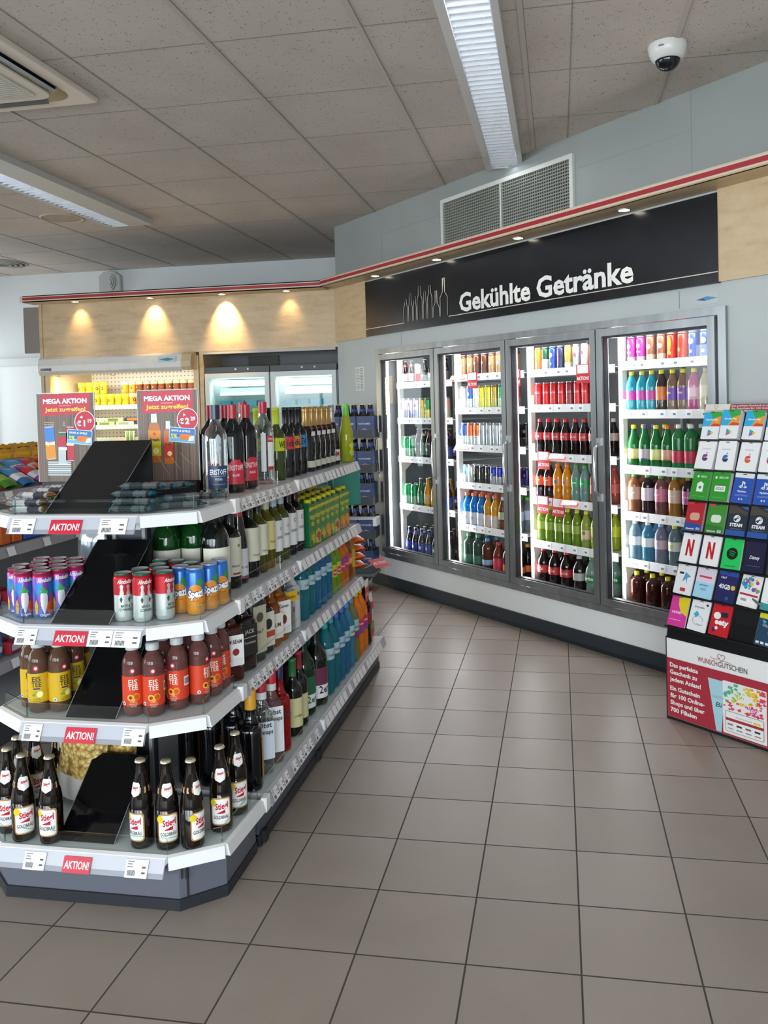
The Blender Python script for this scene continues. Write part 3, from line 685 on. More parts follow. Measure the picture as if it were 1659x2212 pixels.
def gondola_end():
    root = empty('end_shelving_unit', (XC, 2.6, 0), 0, 'white octagonal end shelving unit with four glass edged shelves and a dark base', 'shelving')
    root_loc = Vector((XC, 2.6, 0))
    def O(b, name, par=root):
        b2 = b.obj(name, par)
        if par == root: b2.location = -root_loc
        return b2
    dk = '5f636f:.38'; kick = '22252c:.5'
    pl = [(-1.70, 2.262), (-1.135, 2.262), (-1.025, 2.355), (-1.025, 2.60), (X0, 2.60), (X0, 2.355)]
    b = MB(); b.prism(pl, .03, .150, dk)
    b.box(-1.118, -1.112, 2.275, 2.278, .03, .12, '1b1d22:.6'); O(b, 'base')
    b = MB(); b.prism([((x-XC)*1.012+XC, (y-2.6)*1.02+2.6) for x, y in pl], .0, .034, kick); O(b, 'kick_plate')
    b = MB()
    for k in (0, 1): b.add([(-1.128+k*.014, 2.2605, .095), (-1.122+k*.014, 2.2605, .095), (-1.122+k*.014, 2.2605, .125), (-1.128+k*.014, 2.2605, .125)], [(0, 1, 2, 3)], '15171b:.7')
    O(b, 'slot')
    for name in ('bottom', 'second', 'third', 'top'):
        z = Z[name]; R = END_PLAN[name]; Lf = [(2*XC-x, y) for x, y in R]
        P = [Lf[2], Lf[1], Lf[0], R[0], R[1], R[2]]
        b = MB(); b.prism([(x, y) for x, y in P], z-.022, z-.002, 'cfd3d6:.32')
        sh = O(b, 'shelf')
        # white lip, slightly sloping outward
        b = MB(); lw = 'e6e8ea:.35'
        for i in range(5):
            (xa, ya), (xb, yb) = P[i], P[i+1]
            l = math.hypot(xb-xa, yb-ya); dx, dy = (xb-xa)/l, (yb-ya)/l; nx, ny = dy, -dx
            front = (i == 2)
            h = .034 if not front else .020
            def q(x, y, o, zz): return (x+nx*o, y+ny*o, zz)
            b.add([q(xa, ya, 0, z), q(xb, yb, 0, z), q(xb, yb, .012, z-.004), q(xa, ya, .012, z-.004), q(xa, ya, .020, z-.004-h), q(xb, yb, .020, z-.004-h), q(xb, yb, 0, z-.004-h), q(xa, ya, 0, z-.004-h)],
                  [(0, 3, 2, 1), (3, 4, 5, 2), (4, 7, 6, 5), (0, 7, 4, 3), (1, 2, 5, 6)], lw)
        b.obj('lip', sh)
        # price rail with cards on the front
        (xa, ya), (xb, yb) = Lf[0], R[0]; yf = ya-.014
        b = MB(); b.add([(xa+.0, yf, z-.006), (xb, yf, z-.006), (xb, yf-.022, z-.052), (xa, yf-.022, z-.052), (xb, yf-.016, z-.054), (xa, yf-.016, z-.054), (xb, yf+.004, z-.008), (xa, yf+.004, z-.008)],
              [(3, 2, 1, 0), (5, 4, 2, 3), (7, 6, 4, 5)], 'b9bcc6:.3')
        b.add([(xa, yf-.0165, z-.040), (xb, yf-.0165, z-.040), (xb, yf-.0225, z-.053), (xa, yf-.0225, z-.053)], [(3, 2, 1, 0)], '8f929c:.4')
        b.obj('price_rail', sh)
        spans = {'bottom': [(.245, .335), (.80, .90)], 'second': [(.03, .18), (.83, 1.0)], 'third': [(.0, .17), (.585, .775), (.78, .995)], 'top': [(.03, .22), (.73, .94)]}[name]
        fw = xb-xa
        for u0, u1 in ([(.17, .30), (.78, .91)] if name == 'bottom' else spans):
            b = MB(); tagmesh(b, xa+fw*u0, yf-.003, z-.052, fw*(u1-u0), .043, 1, 0, .021); b.obj('price_tag', sh)
        u0, u1 = {'bottom': (.41, .575), 'second': (.375, .62), 'third': (.315, .575), 'top': (.345, .59)}[name]
        b = MB(); x_a, x_b = xa+fw*u0, xa+fw*u1; cxm = (x_a+x_b)/2; ang = math.atan2(.021, .043)
        b.xf = Matrix.Translation((cxm, yf-.0265, z-.052)) @ Matrix.Rotation(-ang, 4, 'X')
        w2 = (x_b-x_a)/2
        b.box(-w2, w2, -.0006, 0, 0, .044, 'c8203a:.4'); b.text('AKTION!', .021, 'f7f3f3:.4', 0, .0115, -.0012, 'c', w2*1.78, .02); b.obj('offer_tag', sh)
        # glass guard around the edge
        gh = .045
        for i in range(1, 5):
            (xa_, ya_), (xb_, yb_) = P[i], P[i+1]
            l = math.hypot(xb_-xa_, yb_-ya_); dx, dy = (xb_-xa_)/l, (yb_-ya_)/l; nx, ny = dy, -dx; t = .004; ins = -.006
            b = MB(); A = (xa_+dx*.004+nx*ins, ya_+dy*.004+ny*ins); Bq = (xb_-dx*.004+nx*ins, yb_-dy*.004+ny*ins)
            b.add([(*A, z), (*Bq, z), (*Bq, z+gh), (*A, z+gh)], [(0, 1, 2, 3)], 'shelf glass')
            b.add([(*A, z+gh), (*Bq, z+gh), (Bq[0]-nx*t, Bq[1]-ny*t, z+gh), (A[0]-nx*t, A[1]-ny*t, z+gh)], [(0, 1, 2, 3)], 'glass edge')
            for E in (A, Bq): b.add([(E[0], E[1], z), (E[0]-nx*t, E[1]-ny*t, z), (E[0]-nx*t, E[1]-ny*t, z+gh), (E[0], E[1], z+gh)], [(0, 1, 2, 3)], 'glass edge')
            b.obj('glass_guard', sh)
        # corner joint strip between end unit and run
        for xx in (P[5][0], P[0][0]):
            sgn = 1 if xx > XC else -1
            b = MB(); b.box(min(xx, xx+sgn*.022), max(xx, xx+sgn*.022), 2.585, 2.628, z-.045, z+.004, 'f0f1f2:.35', bev=.004); b.obj('corner_cap', sh)
        # brackets under the shelf
        if name != 'bottom':
            b = MB()
            for x in (-1.485, -1.378):
                b.prism([(2.38, z-.022), (2.60, z-.022), (2.60, z-.085), (2.50, z-.085)], x-.002, x+.002, 'e3e5e5:.4', axis='x')
                b.box(x-.028, x+.028, 2.505, 2.509, z-.085, z-.022, 'e3e5e5:.4')
                b.xf = Matrix.Translation((x, 2.503, z-.055)) @ Matrix.Rotation(PI/2, 4, 'X'); b.lathe([(.009, 0), (.009, .003), (.004, .006)], '9a9c9d:.3:.8', 10); b.xf = None
            b.obj('bracket', sh)
    b = MB(); b.box(-1.51, -1.385, 2.612, 2.64, .15, 1.13, '343842:.4'); O(b, 'back_panel')
    b = MB()
    for x in (-1.500, -1.392): b.box(x-.006, x+.006, 2.60, 2.612, .15, 1.16, '8f9296:.4')
    O(b, 'upright')
gondola_end()

def gondola_run():
    # two bays behind the end unit, shelves on both sides of a spine
    bays = [(2.63, 3.275), (3.28, 4.53)]
    for k, (ya, yb) in enumerate(bays):
        yt = yb if k == 0 else 4.36
        nm = ['near bay of the long shelving with wines and spirits on white shelves', 'far bay of the long shelving with soft drinks on white shelves'][k]
        root = empty('shelving_bay', (XC, (ya+yb)/2, 0), 0, nm, 'shelving', 'bays of the long shelving'); off = -Vector((XC, (ya+yb)/2, 0))
        def O(b, name, par=root):
            o = b.obj(name, par)
            if par == root: o.location = off
            return o
        b = MB(); b.box(X0, X1, ya, yb, .035, .15, '4d515b:.4'); O(b, 'base')
        b = MB(); b.box(X0-.006, X1+.006, ya, yb, 0, .04, '23262c:.5'); b.box(X1+.006, X1+.02, ya+.01, ya+.04, .01, .05, '16181b:.6'); O(b, 'kick_plate')
        b = MB(); b.box(-1.43, -1.405, ya, yt, .15, 1.15, 'b9bcbc:.5'); O(b, 'back_panel')
        for name in ('bottom', 'second', 'third', 'top'):
            z = Z[name]; xr = {'bottom': -1.0, 'second': -1.07, 'third': -1.08, 'top': -1.08}[name]; y2 = yb if name == 'bottom' else (yt if k == 1 else yb)
            for sd in (1, -1):
                if k == 1 and sd == -1 and name != 'bottom' and name != 'third': continue
                xs = xr if sd == 1 else 2*XC-xr
                b = MB(); b.box(min(xs, XC+sd*.012), max(xs, XC+sd*.012), ya+.003, y2-.003, z-.028, z-.003, 'cdd0d3:.35'); sh = O(b, 'shelf')
                rail = 'c3bcb4:.35' if (name == 'top' and k == 0) else 'b4b4bd:.35'
                b = MB(); t = .024*sd
                b.add([(xs, ya+.004, z), (xs, y2-.004, z), (xs+t*.35, ya+.004, z-.003), (xs+t*.35, y2-.004, z-.003), (xs+t, ya+.004, z-.046), (xs+t, y2-.004, z-.046), (xs, ya+.004, z-.046), (xs, y2-.004, z-.046)],
                      [(0, 1, 3, 2), (2, 3, 5, 4), (4, 5, 7, 6), (0, 2, 4, 6), (1, 7, 5, 3)], rail)
                b.obj('price_rail', sh)
                if sd == 1:
                    random.seed(k*10+int(z*100)); y = ya+.03
                    while y < y2-.07:
                        b = MB(); tagmesh(b, xs+.0085, y, z-.043, .052, .038, 0, 1, .0145, k == 0)
                        b.obj('price_tag', sh); y += random.choice((.058, .06, .075, .095))
                    gx = xs-.004; gh = .055 if name != 'bottom' else .045
                    b = MB(); b.add([(gx, ya+.01, z), (gx, y2-.01, z), (gx, y2-.01, z+gh), (gx, ya+.01, z+gh)], [(0, 1, 2, 3)], 'clear glass' if name != 'bottom' else 'shelf glass')
                    b.add([(gx, ya+.01, z+gh), (gx, y2-.01, z+gh), (gx-.003, y2-.01, z+gh), (gx-.003, ya+.01, z+gh)], [(0, 1, 2, 3)], 'glass edge')
                    b.obj('glass_guard', sh)
                if k == 1:
                    b = MB(); b.box(min(xs, xs+sd*.024), max(xs, xs+sd*.024), ya-.010, ya+.014, z-.045, z+.002, 'eceeef:.35', bev=.004); b.obj('corner_cap', sh)
    # hanging offer flags at the far end
    for (y, z, w, rz, lab) in ((4.33, .545, .075, 0, 'red hanging offer tag under the far end of the lower middle shelf'), (4.50, .60, .11, .6, 'red offer tag sticking out at the far end of the lower middle shelf')):
        o = empty('offer_tag', (-1.035 if rz == 0 else -1.0, y, z), PI/2-rz, lab, 'tag')
        b = MB()
        if rz == 0:
            b.box(-w/2, w/2, -.002, 0, -.12, -.04, 'c43040:.4'); b.box(-w/2, w/2, -.0015, 0, -.04, .0, 'e8e6e6:.5'); b.text('AKTION!', .018, 'f3e8e8:.5', 0, -.09, -.003, 'c', w*.85, .02)
        else:
            b.xf = Matrix.Rotation(-1.1, 4, 'X'); b.box(-w/2, w/2, -.001, 0, -.04, .04, 'c43040:.4'); b.text('AKTION!', .024, 'f3e8e8:.5', 0, -.012, -.002, 'c', w*.85, .02); b.xf = None
            b.tube([(-w/2, 0, 0), (-w/2-.03, .03, -.02)], .002, 'b9bcbc:.4', 5)
        b.obj('card', o)
gondola_run()

# black sloping divider boards on the end shelves
def boards():
    for name, x0, x1, yb, yt, zt, lab in (('top', -1.535, -1.330, 2.275, 2.56, 1.385, 'matt black sloping board on the top end shelf between the posters'),
                                     ('third', -1.530, -1.340, 2.275, 2.55, 1.055, 'black sloping board on the upper middle end shelf between the cans'),
                                     ('second', -1.500, -1.335, 2.285, 2.55, .79, 'black sloping board on the lower middle end shelf between the iced tea bottles'),
                                     ('bottom', -1.525, -1.340, 2.26, 2.48, .362, 'glossy black sloping board on the bottom end shelf between the beers')):
        z = Z[name]; m = '08090c:%s' % ('.5' if name == 'top' else '.06' if name == 'bottom' else '.12')
        o = empty('divider_board', ((x0+x1)/2, yb, z), 0, lab, 'board', 'black divider boards')
        w = (x1-x0)/2; dy, dz = yt-yb, zt-z; t = .005
        b = MB(); b.add([(-w, 0, 0), (w, 0, 0), (w, dy, dz), (-w, dy, dz), (-w, t, -.0), (w, t, -.0), (w, dy+t, dz-t), (-w, dy+t, dz-t)],
            [(0, 1, 2, 3), (7, 6, 5, 4), (0, 4, 5, 1), (1, 5, 6, 2), (2, 6, 7, 3), (3, 7, 4, 0)], m); b.obj('sloping_panel', o)
        b = MB(); b.box(-w, w, dy-.002, dy+.003, 0, dz-.005, '0a0b0d:.5'); b.obj('support_panel', o)
        b = MB(); e = .0012
        b.tube([(-w-e, 0, .002), (-w-e, dy, dz)], .0009, '8e9092:.3', 4); b.obj('left_edge', o)
        b = MB(); b.tube([(w+e, 0, .002), (w+e, dy, dz)], .0009, '8e9092:.3', 4); b.obj('right_edge', o)
boards()

# ------------------------------------------------------------------ product kinds (each part is one shared mesh)
KINDS = {}
def kind(key, root, parts):
    """root = (name, mesh); parts = [(name, mesh), ...]"""
    KINDS[key] = (root, parts)
def place(key, loc, rot, label, cat, group=None, scale=1):
    (rn, rm), parts = KINDS[key]
    o = D.objects.new(rn, rm); COL.objects.link(o); o.location = loc; o.rotation_euler = (0, 0, rot)
    if scale != 1: o.scale = (scale,)*3
    tag(o, label, cat, group)
    for n, m in parts:
        c = D.objects.new(n, m); COL.objects.link(c); c.parent = o
    return o
def bands(prof, marks, default):
    """material per lathe segment from height marks [(z_top, mat)]"""
    out = []
    for k in range(len(prof)-1):
        z = (prof[k][1]+prof[k+1][1])/2
        out.append(next((m for t, m in marks if z < t), default))
    return out
SIL = 'd2d5d8:.25:.6'
def can(key, h, r, cols, art=None, lid=SIL, lidrim=None, n=20):
    """cols: [(fraction of height up to, material)]"""
    hs = sorted({0.10, .9} | {c[0] for c in cols if c[0] < .93})
    prof = [(r*.78, .0), (r*.86, .002), (r*.99, .012)] + [(r, h*f) for f in hs if h*f > .014 and h*f < h-.016] + [(r, h-.016), (r*.90, h-.005)]
    ms = bands(prof, [(h*f, m) for f, m in cols], cols[-1][1]); ms[0] = SIL; ms[1] = SIL if not lidrim else ms[1]
    b = MB(); b.lathe(prof, ms, n); root = ('soda_can', b.mesh('soda_can'))
    b = MB(); b.lathe([(r*.90, h-.005), (r*.93, h-.001), (r*.93, h+.001), (r*.88, h), (r*.85, h-.004), (.001, h-.004)], [lidrim or lid, lidrim or lid, lid, lid, lid], n, caps=False)
    b.lathe([(.008, h-.004), (.008, h-.0025), (.001, h-.0025)], lid, 8, c=(0, -r*.25, 0), caps=False)
    parts = [('lid', b.mesh('lid'))]
    if art:
        b = MB(); art(b, r+.0006, h); parts.append(('printed_artwork', b.mesh('printed_artwork')))
    kind(key, root, parts)
def pet(key, h, r, liq, cap, lab=None, lz=(.42, .66), art=None, sh='soda', fill=None, n=18, capr=.0145, name='plastic_bottle', neck=None):
    c0 = h-.022
    if sh == 'soda': prof = [(r*.55, .0), (r*.8, .002), (r*.97, .014), (r, .03), (r, h*.28), (r*.93, h*.36), (r, h*.44), (r, h*.62), (r*.93, h*.71), (r*.66, h*.80), (.0155, h*.88), (.0125, c0)]
    elif sh == 'cola': prof = [(r*.6, 0), (r*.9, .003), (r*.98, .02), (r*.86, h*.30), (r*.92, h*.38), (r, h*.46), (r, h*.60), (r*.86, h*.70), (r*.55, h*.80), (.017, h*.88), (.0125, c0)]
    elif sh == 'water': prof = [(r*.6, 0), (r*.95, .004), (r, .02)] + [(r*(.965 if i % 2 else 1), h*(.12+.045*i)) for i in range(8)] + [(r, h*.50), (r, h*.66), (r*.94, h*.74), (r*.62, h*.84), (.016, h*.90), (.0125, c0)]
    elif sh == 'sport': prof = [(r*.7, 0), (r*.95, .004), (r, .02), (r, h*.38), (r*.86, h*.48), (r, h*.56), (r*.98, h*.66), (r*.7, h*.76), (.017, h*.83), (.0135, c0)]
    elif sh == 'round': prof = [(r*.7, 0), (r*.96, .005), (r, .022), (r, h*.66), (r*.985, h*.715), (r*.91, h*.77), (r*.74, h*.82), (.020, h*.85), (.0165, h*.87), (.016, c0)]
    elif sh == 'slim': prof = [(r*.7, 0), (r, .015), (r, h*.5), (r*.95, h*.6), (r*.7, h*.72), (r*.5, h*.8), (.016, h*.88), (.0125, c0)]
    if neck: prof = [(max(rr, neck) if z > h*.8 else rr, z) for rr, z in prof]
    ms = bands(prof, [(h*(fill or .86), liq)], 'bottle glass' if fill else liq)
    b = MB(); b.lathe(prof, ms, n); root = (name, b.mesh(name))
    b = MB(); b.lathe([(capr, c0), (capr+.0004, c0+.004), (capr, h-.002), (capr-.002, h), (.001, h)], cap+':.4', 16, caps=False)
    parts = [('bottle_cap', b.mesh('bottle_cap'))]
    if lab or art:
        b = MB()
        if lab: b.lathe([(r*1.005+.0004, h*lz[0]), (r*1.005+.0004, h*lz[1])], lab if ':' in lab else lab+':.4', n, caps=False)
        if art: art(b, r*1.005+.0012, h)
        parts.append(('paper_label', b.mesh('paper_label')))
    kind(key, root, parts)
def wine(key, h, r, glass, caps, lab=None, lz=(.12, .42), lw=None, art=None, sh='bordeaux', n=20, capz=.77, name='wine_bottle', fill=None):
    if sh == 'bordeaux': prof = [(r*.8, .0), (r*.97, .003), (r, .010), (r, h*.58), (r*.96, h*.62), (r*.80, h*.665), (r*.52, h*.70), (r*.40, h*.74), (.0148, h*.80), (.0142, h*.955), (.0155, h*.96), (.0155, h*.995), (.013, h)]
    elif sh == 'sekt': prof = [(r*.8, .0), (r*.97, .003), (r, .012), (r, h*.44), (r*.93, h*.52), (r*.72, h*.62), (r*.48, h*.72), (r*.38, h*.80), (.0155, h*.90), (.0165, h*.93), (.0175, h*.965), (.014, h*.99), (.008, h)]
    elif sh == 'slim': prof = [(r*.8, .0), (r, .006), (r, h*.46), (r*.90, h*.54), (r*.66, h*.68), (r*.45, h*.82), (.014, h*.93), (.0145, h*.97), (.0145, h)]
    elif sh == 'round': prof = [(r*.8, 0), (r*.97, .004), (r, .012), (r, h*.60), (r*.97, h*.66), (r*.85, h*.725), (r*.55, h*.775), (.019, h*.80), (.017, h*.83), (.0165, h*.96), (.0165, h)]
    elif sh == 'jug': prof = [(r*.8, 0), (r*.97, .005), (r, .016), (r, h*.56), (r*.96, h*.62), (r*.84, h*.68), (r*.60, h*.74), (r*.38, h*.79), (.017, h*.84), (.0165, h*.985), (.0165, h)]
    ms = bands(prof, [(h*(fill or capz), glass)], 'bottle glass' if fill else glass)
    b = MB(); b.lathe(prof, ms, n); root = (name, b.mesh(name))
    b = MB(); z0 = h*capz
    cp = [(rr+.0007, z) for rr, z in prof if z > z0+.004]
    import bisect
    zz = [p[1] for p in prof]; i = bisect.bisect(zz, z0); t = (z0-zz[i-1])/(zz[i]-zz[i-1]); r0 = prof[i-1][0]*(1-t)+prof[i][0]*t
    b.lathe([(r0+.0007, z0)]+cp+[(cp[-1][0], h+.0008), (.001, h+.0008)], caps, 16, caps=False)
    parts = [('capsule' if name == 'wine_bottle' else 'bottle_cap', b.mesh('capsule'))]
    if lab or art:
        b = MB()
        if lab: b.cyl(r+.0005, [(h*lz[0], lw or r*1.15), (h*lz[1], lw or r*1.15)], lab+':.5' if ':' not in lab else lab)
        if art: art(b, r+.001, h)
        parts.append(('paper_label', b.mesh('paper_label')))
    kind(key, root, parts)
def flask(key, h, r, glass, cap, lab=None, lz=(.15, .6), art=None, sy=.62, p=4, neck=.016, shz=.62, capz=.90, name='spirit_bottle', capr=.017, fill=None, nb=None):
    """square-shouldered spirit bottle"""
    prof = [(r*.95, 0), (r, .006), (r, h*(shz-.04)), (r*.97, h*shz), (r*.78, h*(shz+.05))]
    b = MB(); g2 = glass if not fill else 'bottle glass'
    b.lathe(prof, bands(prof, [(h*(fill or 1), glass)], g2), 24, p=p, sy=sy)
    b.lathe([(r*.78*sy, h*(shz+.05)-.002), (neck*1.25, h*(shz+.10)), (neck, h*(shz+.13)), (neck*.95, h*capz), (neck, h*capz+.003)], g2, 14)
    root = (name, b.mesh(name))
    b = MB(); b.lathe([(capr, h*capz-.004), (capr, h-.002), (capr*.93, h), (.001, h)], cap, 16, caps=False)
    parts = [('bottle_cap', b.mesh('bottle_cap'))]
    if nb:
        b = MB(); b.lathe([(neck+.0012, h*(capz-.09)), (neck+.0012, h*capz-.005)], nb+':.4', 16, caps=False); parts.append(('neck_label', b.mesh('neck_label')))
    if lab or art:
        b = MB(); yf = -r*sy-.0008; w = r*.86
        if lab: b.poly(rrect(-w, w, h*lz[0], h*lz[1], .004), yf, lab+':.5' if ':' not in lab else lab)
        if art: art(b, yf-.0006, h)
        parts.append(('paper_label', b.mesh('paper_label')))
    kind(key, root, parts)

# ---- lettering helpers on round bodies
def T(txt, h, col, z, phi=0, w=None, bold=.02, slant=0, res=1, x=0):
    def f(b, r, H): b.text(txt, h, col+':.4', x, z, 0, 'c', w, bold, slant, 0, r+.0004, phi, res)
    return f
def combo(*fs):
    def f(b, r, H):
        for g in fs: g(b, r, H)
    return f
def patch(rows, col, phi=0, o=0.0):
    def f(b, r, H): b.cyl(r+o, rows, col+':.4' if ':' not in col else col, phi)
    return f
def dot(z, rad, col, x=0, o=.0002, sq=1):
    def f(b, r, H):
        rows = [(z+rad*sq*math.sin(t), max(rad*math.cos(t), .0001)) for t in [-PI/2+PI*i/10 for i in range(11)]]
        b.cyl(r+o, rows, col+':.4', x/r, nseg=6)
    return f
def bars(z, x, w, h, phi=0):
    def f(b, r, H):
        b.cyl(r+.0003, [(z, w/2), (z+h, w/2)], 'f4f4f4:.5', phi+x/r, nseg=3)
        for i in range(8): b.cyl(r+.0006, [(z+h*.15, w*.03), (z+h*.85, w*.03)], '2b2b2e:.5', phi+(x-w*.38+w*.11*i)/r, nseg=1)
    return f

# ---- kinds standing on the end shelves
GOLD = 'b98d55:.35'
def beer_art(b, r, h):
    z0, z1, w = .026, .110, .032
    def rr(zz0, zz1, ww, rad):
        return [(zz0, ww-rad), (zz0+rad*.3, ww-rad*.3), (zz0+rad, ww), (zz1-rad, ww), (zz1-rad*.3, ww-rad*.3), (zz1, ww-rad)]
    b.cyl(r, rr(z0, z1, w, .009), GOLD, nseg=10); b.cyl(r+.0003, rr(z0+.004, z1-.004, w-.0035, .008), 'f4f4f2:.4', nseg=10)
    b.text('Stiegl', .019, 'c41230:.4', .003, .076, 0, 'c', .040, .03, .1, .10, r+.0007)
    b.cyl(r+.0007, [(.0635, .0005), (.0635, .0005)], 'c41230:.4')
    for i in range(6): b.cyl(r+.0007, [(.062, .0021), (.0635+.0016*(i+1), .0021)], 'c41230:.4', (-.009+.004*i)/r, nseg=1)
    b.text('GOLDBRÄU', .0105, '2f2f31:.4', 0, .046, 0, 'c', .050, .02, 0, 0, r+.0007)
    rows = [(.095+.0105*math.sin(t), max(.0105*math.cos(t), .0001)) for t in [-PI/2+PI*i/10 for i in range(11)]]
    b.cyl(r+.0010, rows, 'e3cb1b:.4', -.024/r, nseg=6)
def beer():
    h, r = .262, .0345
    prof = [(r*.8, 0), (r*.97, .003), (r, .010), (r, .118), (r*.985, .1185), (r*.985, .120), (r, .1215), (r*.985, .132), (r*.90, .150), (r*.74, .175), (r*.58, .2), (r*.45, .222), (.0135, .240), (.0132, .252), (.0142, .254), (.0142, .257)]
    b = MB(); b.lathe(prof, 'L120a07:.0', 28); root = ('beer_bottle', b.mesh('beer_bottle'))
    b = MB(); n = 42
    vs = []
    for i in range(n):
        a = 2*PI*i/n; rr = .0160+(.0007 if i % 2 else -.0003); vs.append((rr*math.cos(a), rr*math.sin(a), .2525))
    for i in range(n): a = 2*PI*i/n; vs.append((.0140*math.cos(a), .0140*math.sin(a), .2590))
    for i in range(n): a = 2*PI*i/n; vs.append((.0120*math.cos(a), .0120*math.sin(a), .2602))
    b.add(vs, [(k*n+i, k*n+(i+1) % n, (k+1)*n+(i+1) % n, (k+1)*n+i) for k in (0, 1) for i in range(n)]+[tuple(range(2*n, 3*n))], 'd9d0b4:.25:.7', True)
    b.text('Stiegl', .0045, '8a7a4a:.4', 0, 0, 0, 'c', .015)  if False else None
    cap = ('bottle_cap', b.mesh('bottle_cap'))
    b = MB(); beer_art(b, r+.0004, h); lab = ('paper_label', b.mesh('paper_label'))
    b = MB()
    def rad(z):
        for (r0, z0), (r1, z1) in zip(prof, prof[1:]):
            if z0 <= z <= z1 and z1 > z0: return r0+(r1-r0)*(z-z0)/(z1-z0)
        return r
    def cone(rows, mat, phi0, o):
        vs, fs = [], []; ns = 8
        for z, wa in rows:
            R = rad(z)+o
            for i in range(ns+1):
                a = phi0-wa+2*wa*i/ns; vs.append((R*math.sin(a), -R*math.cos(a), z))
        for k in range(len(rows)-1):
            for i in range(ns): q = k*(ns+1)+i; fs.append((q, q+1, q+ns+2, q+ns+1))
        b.add(vs, fs, mat, True)
    cone([(.166, 2.3), (.172, 2.4), (.182, 2.4)], 'c79a6a:.35', 0, .0006)
    cone([(.156, .02), (.163, .52), (.190, .60), (.196, .46)], 'f4f4f2:.4', 0, .0012)
    R = rad(.178)+.0026
    b.text('Stiegl', .0085, 'c41230:.4', .001, .1785, 0, 'c', .019, .03, .1, .12, R)
    for i in range(4): b.cyl(R-.0006, [(.1715, .0012), (.1722+.001*(i+1), .0012)], 'c41230:.4', (-.003+.0023*i)/R, nseg=1)
    nl = ('neck_label', b.mesh('neck_label'))
    kind('beer', root, [cap, lab, nl])
beer()
def tea(key, lab, dark, liq, fruit):
    h, r = .222, .0325
    def art(b, r2, H):
        b.text('EIS', .0155, dark+':.4', 0, .100, 0, 'c', .026, .015, 0, 0, r2); b.text('TEE', .0155, dark+':.4', 0, .083, 0, 'c', .030, .015, 0, 0, r2)
        bars(.075, 0, .022, .028, 1.35)(b, r2, H)
        dot(.141, .0085, 'c81f3c', 0, .0002)(b, r2, H); dot(.141, .0045, 'e8e4e4', 0, .0006)(b, r2, H)
        if fruit == 'lemon':
            b.cyl(r2, [(.0755, .010), (.0795, .010)], '23306e:.4')
            dot(.060, .0105, 'e6dc55', .010)(b, r2, H); dot(.060, .0085, 'f4f0a8', .010, .0005)(b, r2, H); dot(.058, .006, '6f9a2c', -.008, .0003, .6)(b, r2, H); dot(.066, .006, '88a838', -.003, .0004, .5)(b, r2, H)
        else:
            dot(.062, .0105, 'e58a1c', .010)(b, r2, H); dot(.061, .0075, 'c2501a', .010, .0005)(b, r2, H); dot(.060, .010, 'f0b040', -.008, .0003)(b, r2, H); dot(.060, .0055, '7a2f10', -.008, .0006)(b, r2, H); dot(.053, .006, 'f0a030', 0, .0007)(b, r2, H)
        for i, (w, t) in enumerate(((.020, '100% NATUR'), (.024, 'PFLANZLICHE'), (.018, 'ZUTATEN'))): b.text(t, .0042, ('f2d8cf' if fruit != 'lemon' else '4b4a20')+':.4', 0, .044-.0065*i, 0, 'c', w, .0, 0, 0, r2, 0, 1)
        dot(.042, .0055, 'f2f2f2', -.030, .0003)(b, r2, H); dot(.042, .0035, '2f7fb0', -.030, .0006)(b, r2, H)
    pet(key, h, r, liq, 'b9c0c4', lab+':.35', (.155, .56), art, 'round', capr=.0200, n=24, neck=.0165)
tea('tea_lemon', 'cfa81c', '3a3a1a', 'L664a3a:.35', 'lemon'); tea('tea_peach', 'cf3f22', 'f1e6dc', 'L6e4642:.35', 'peach')
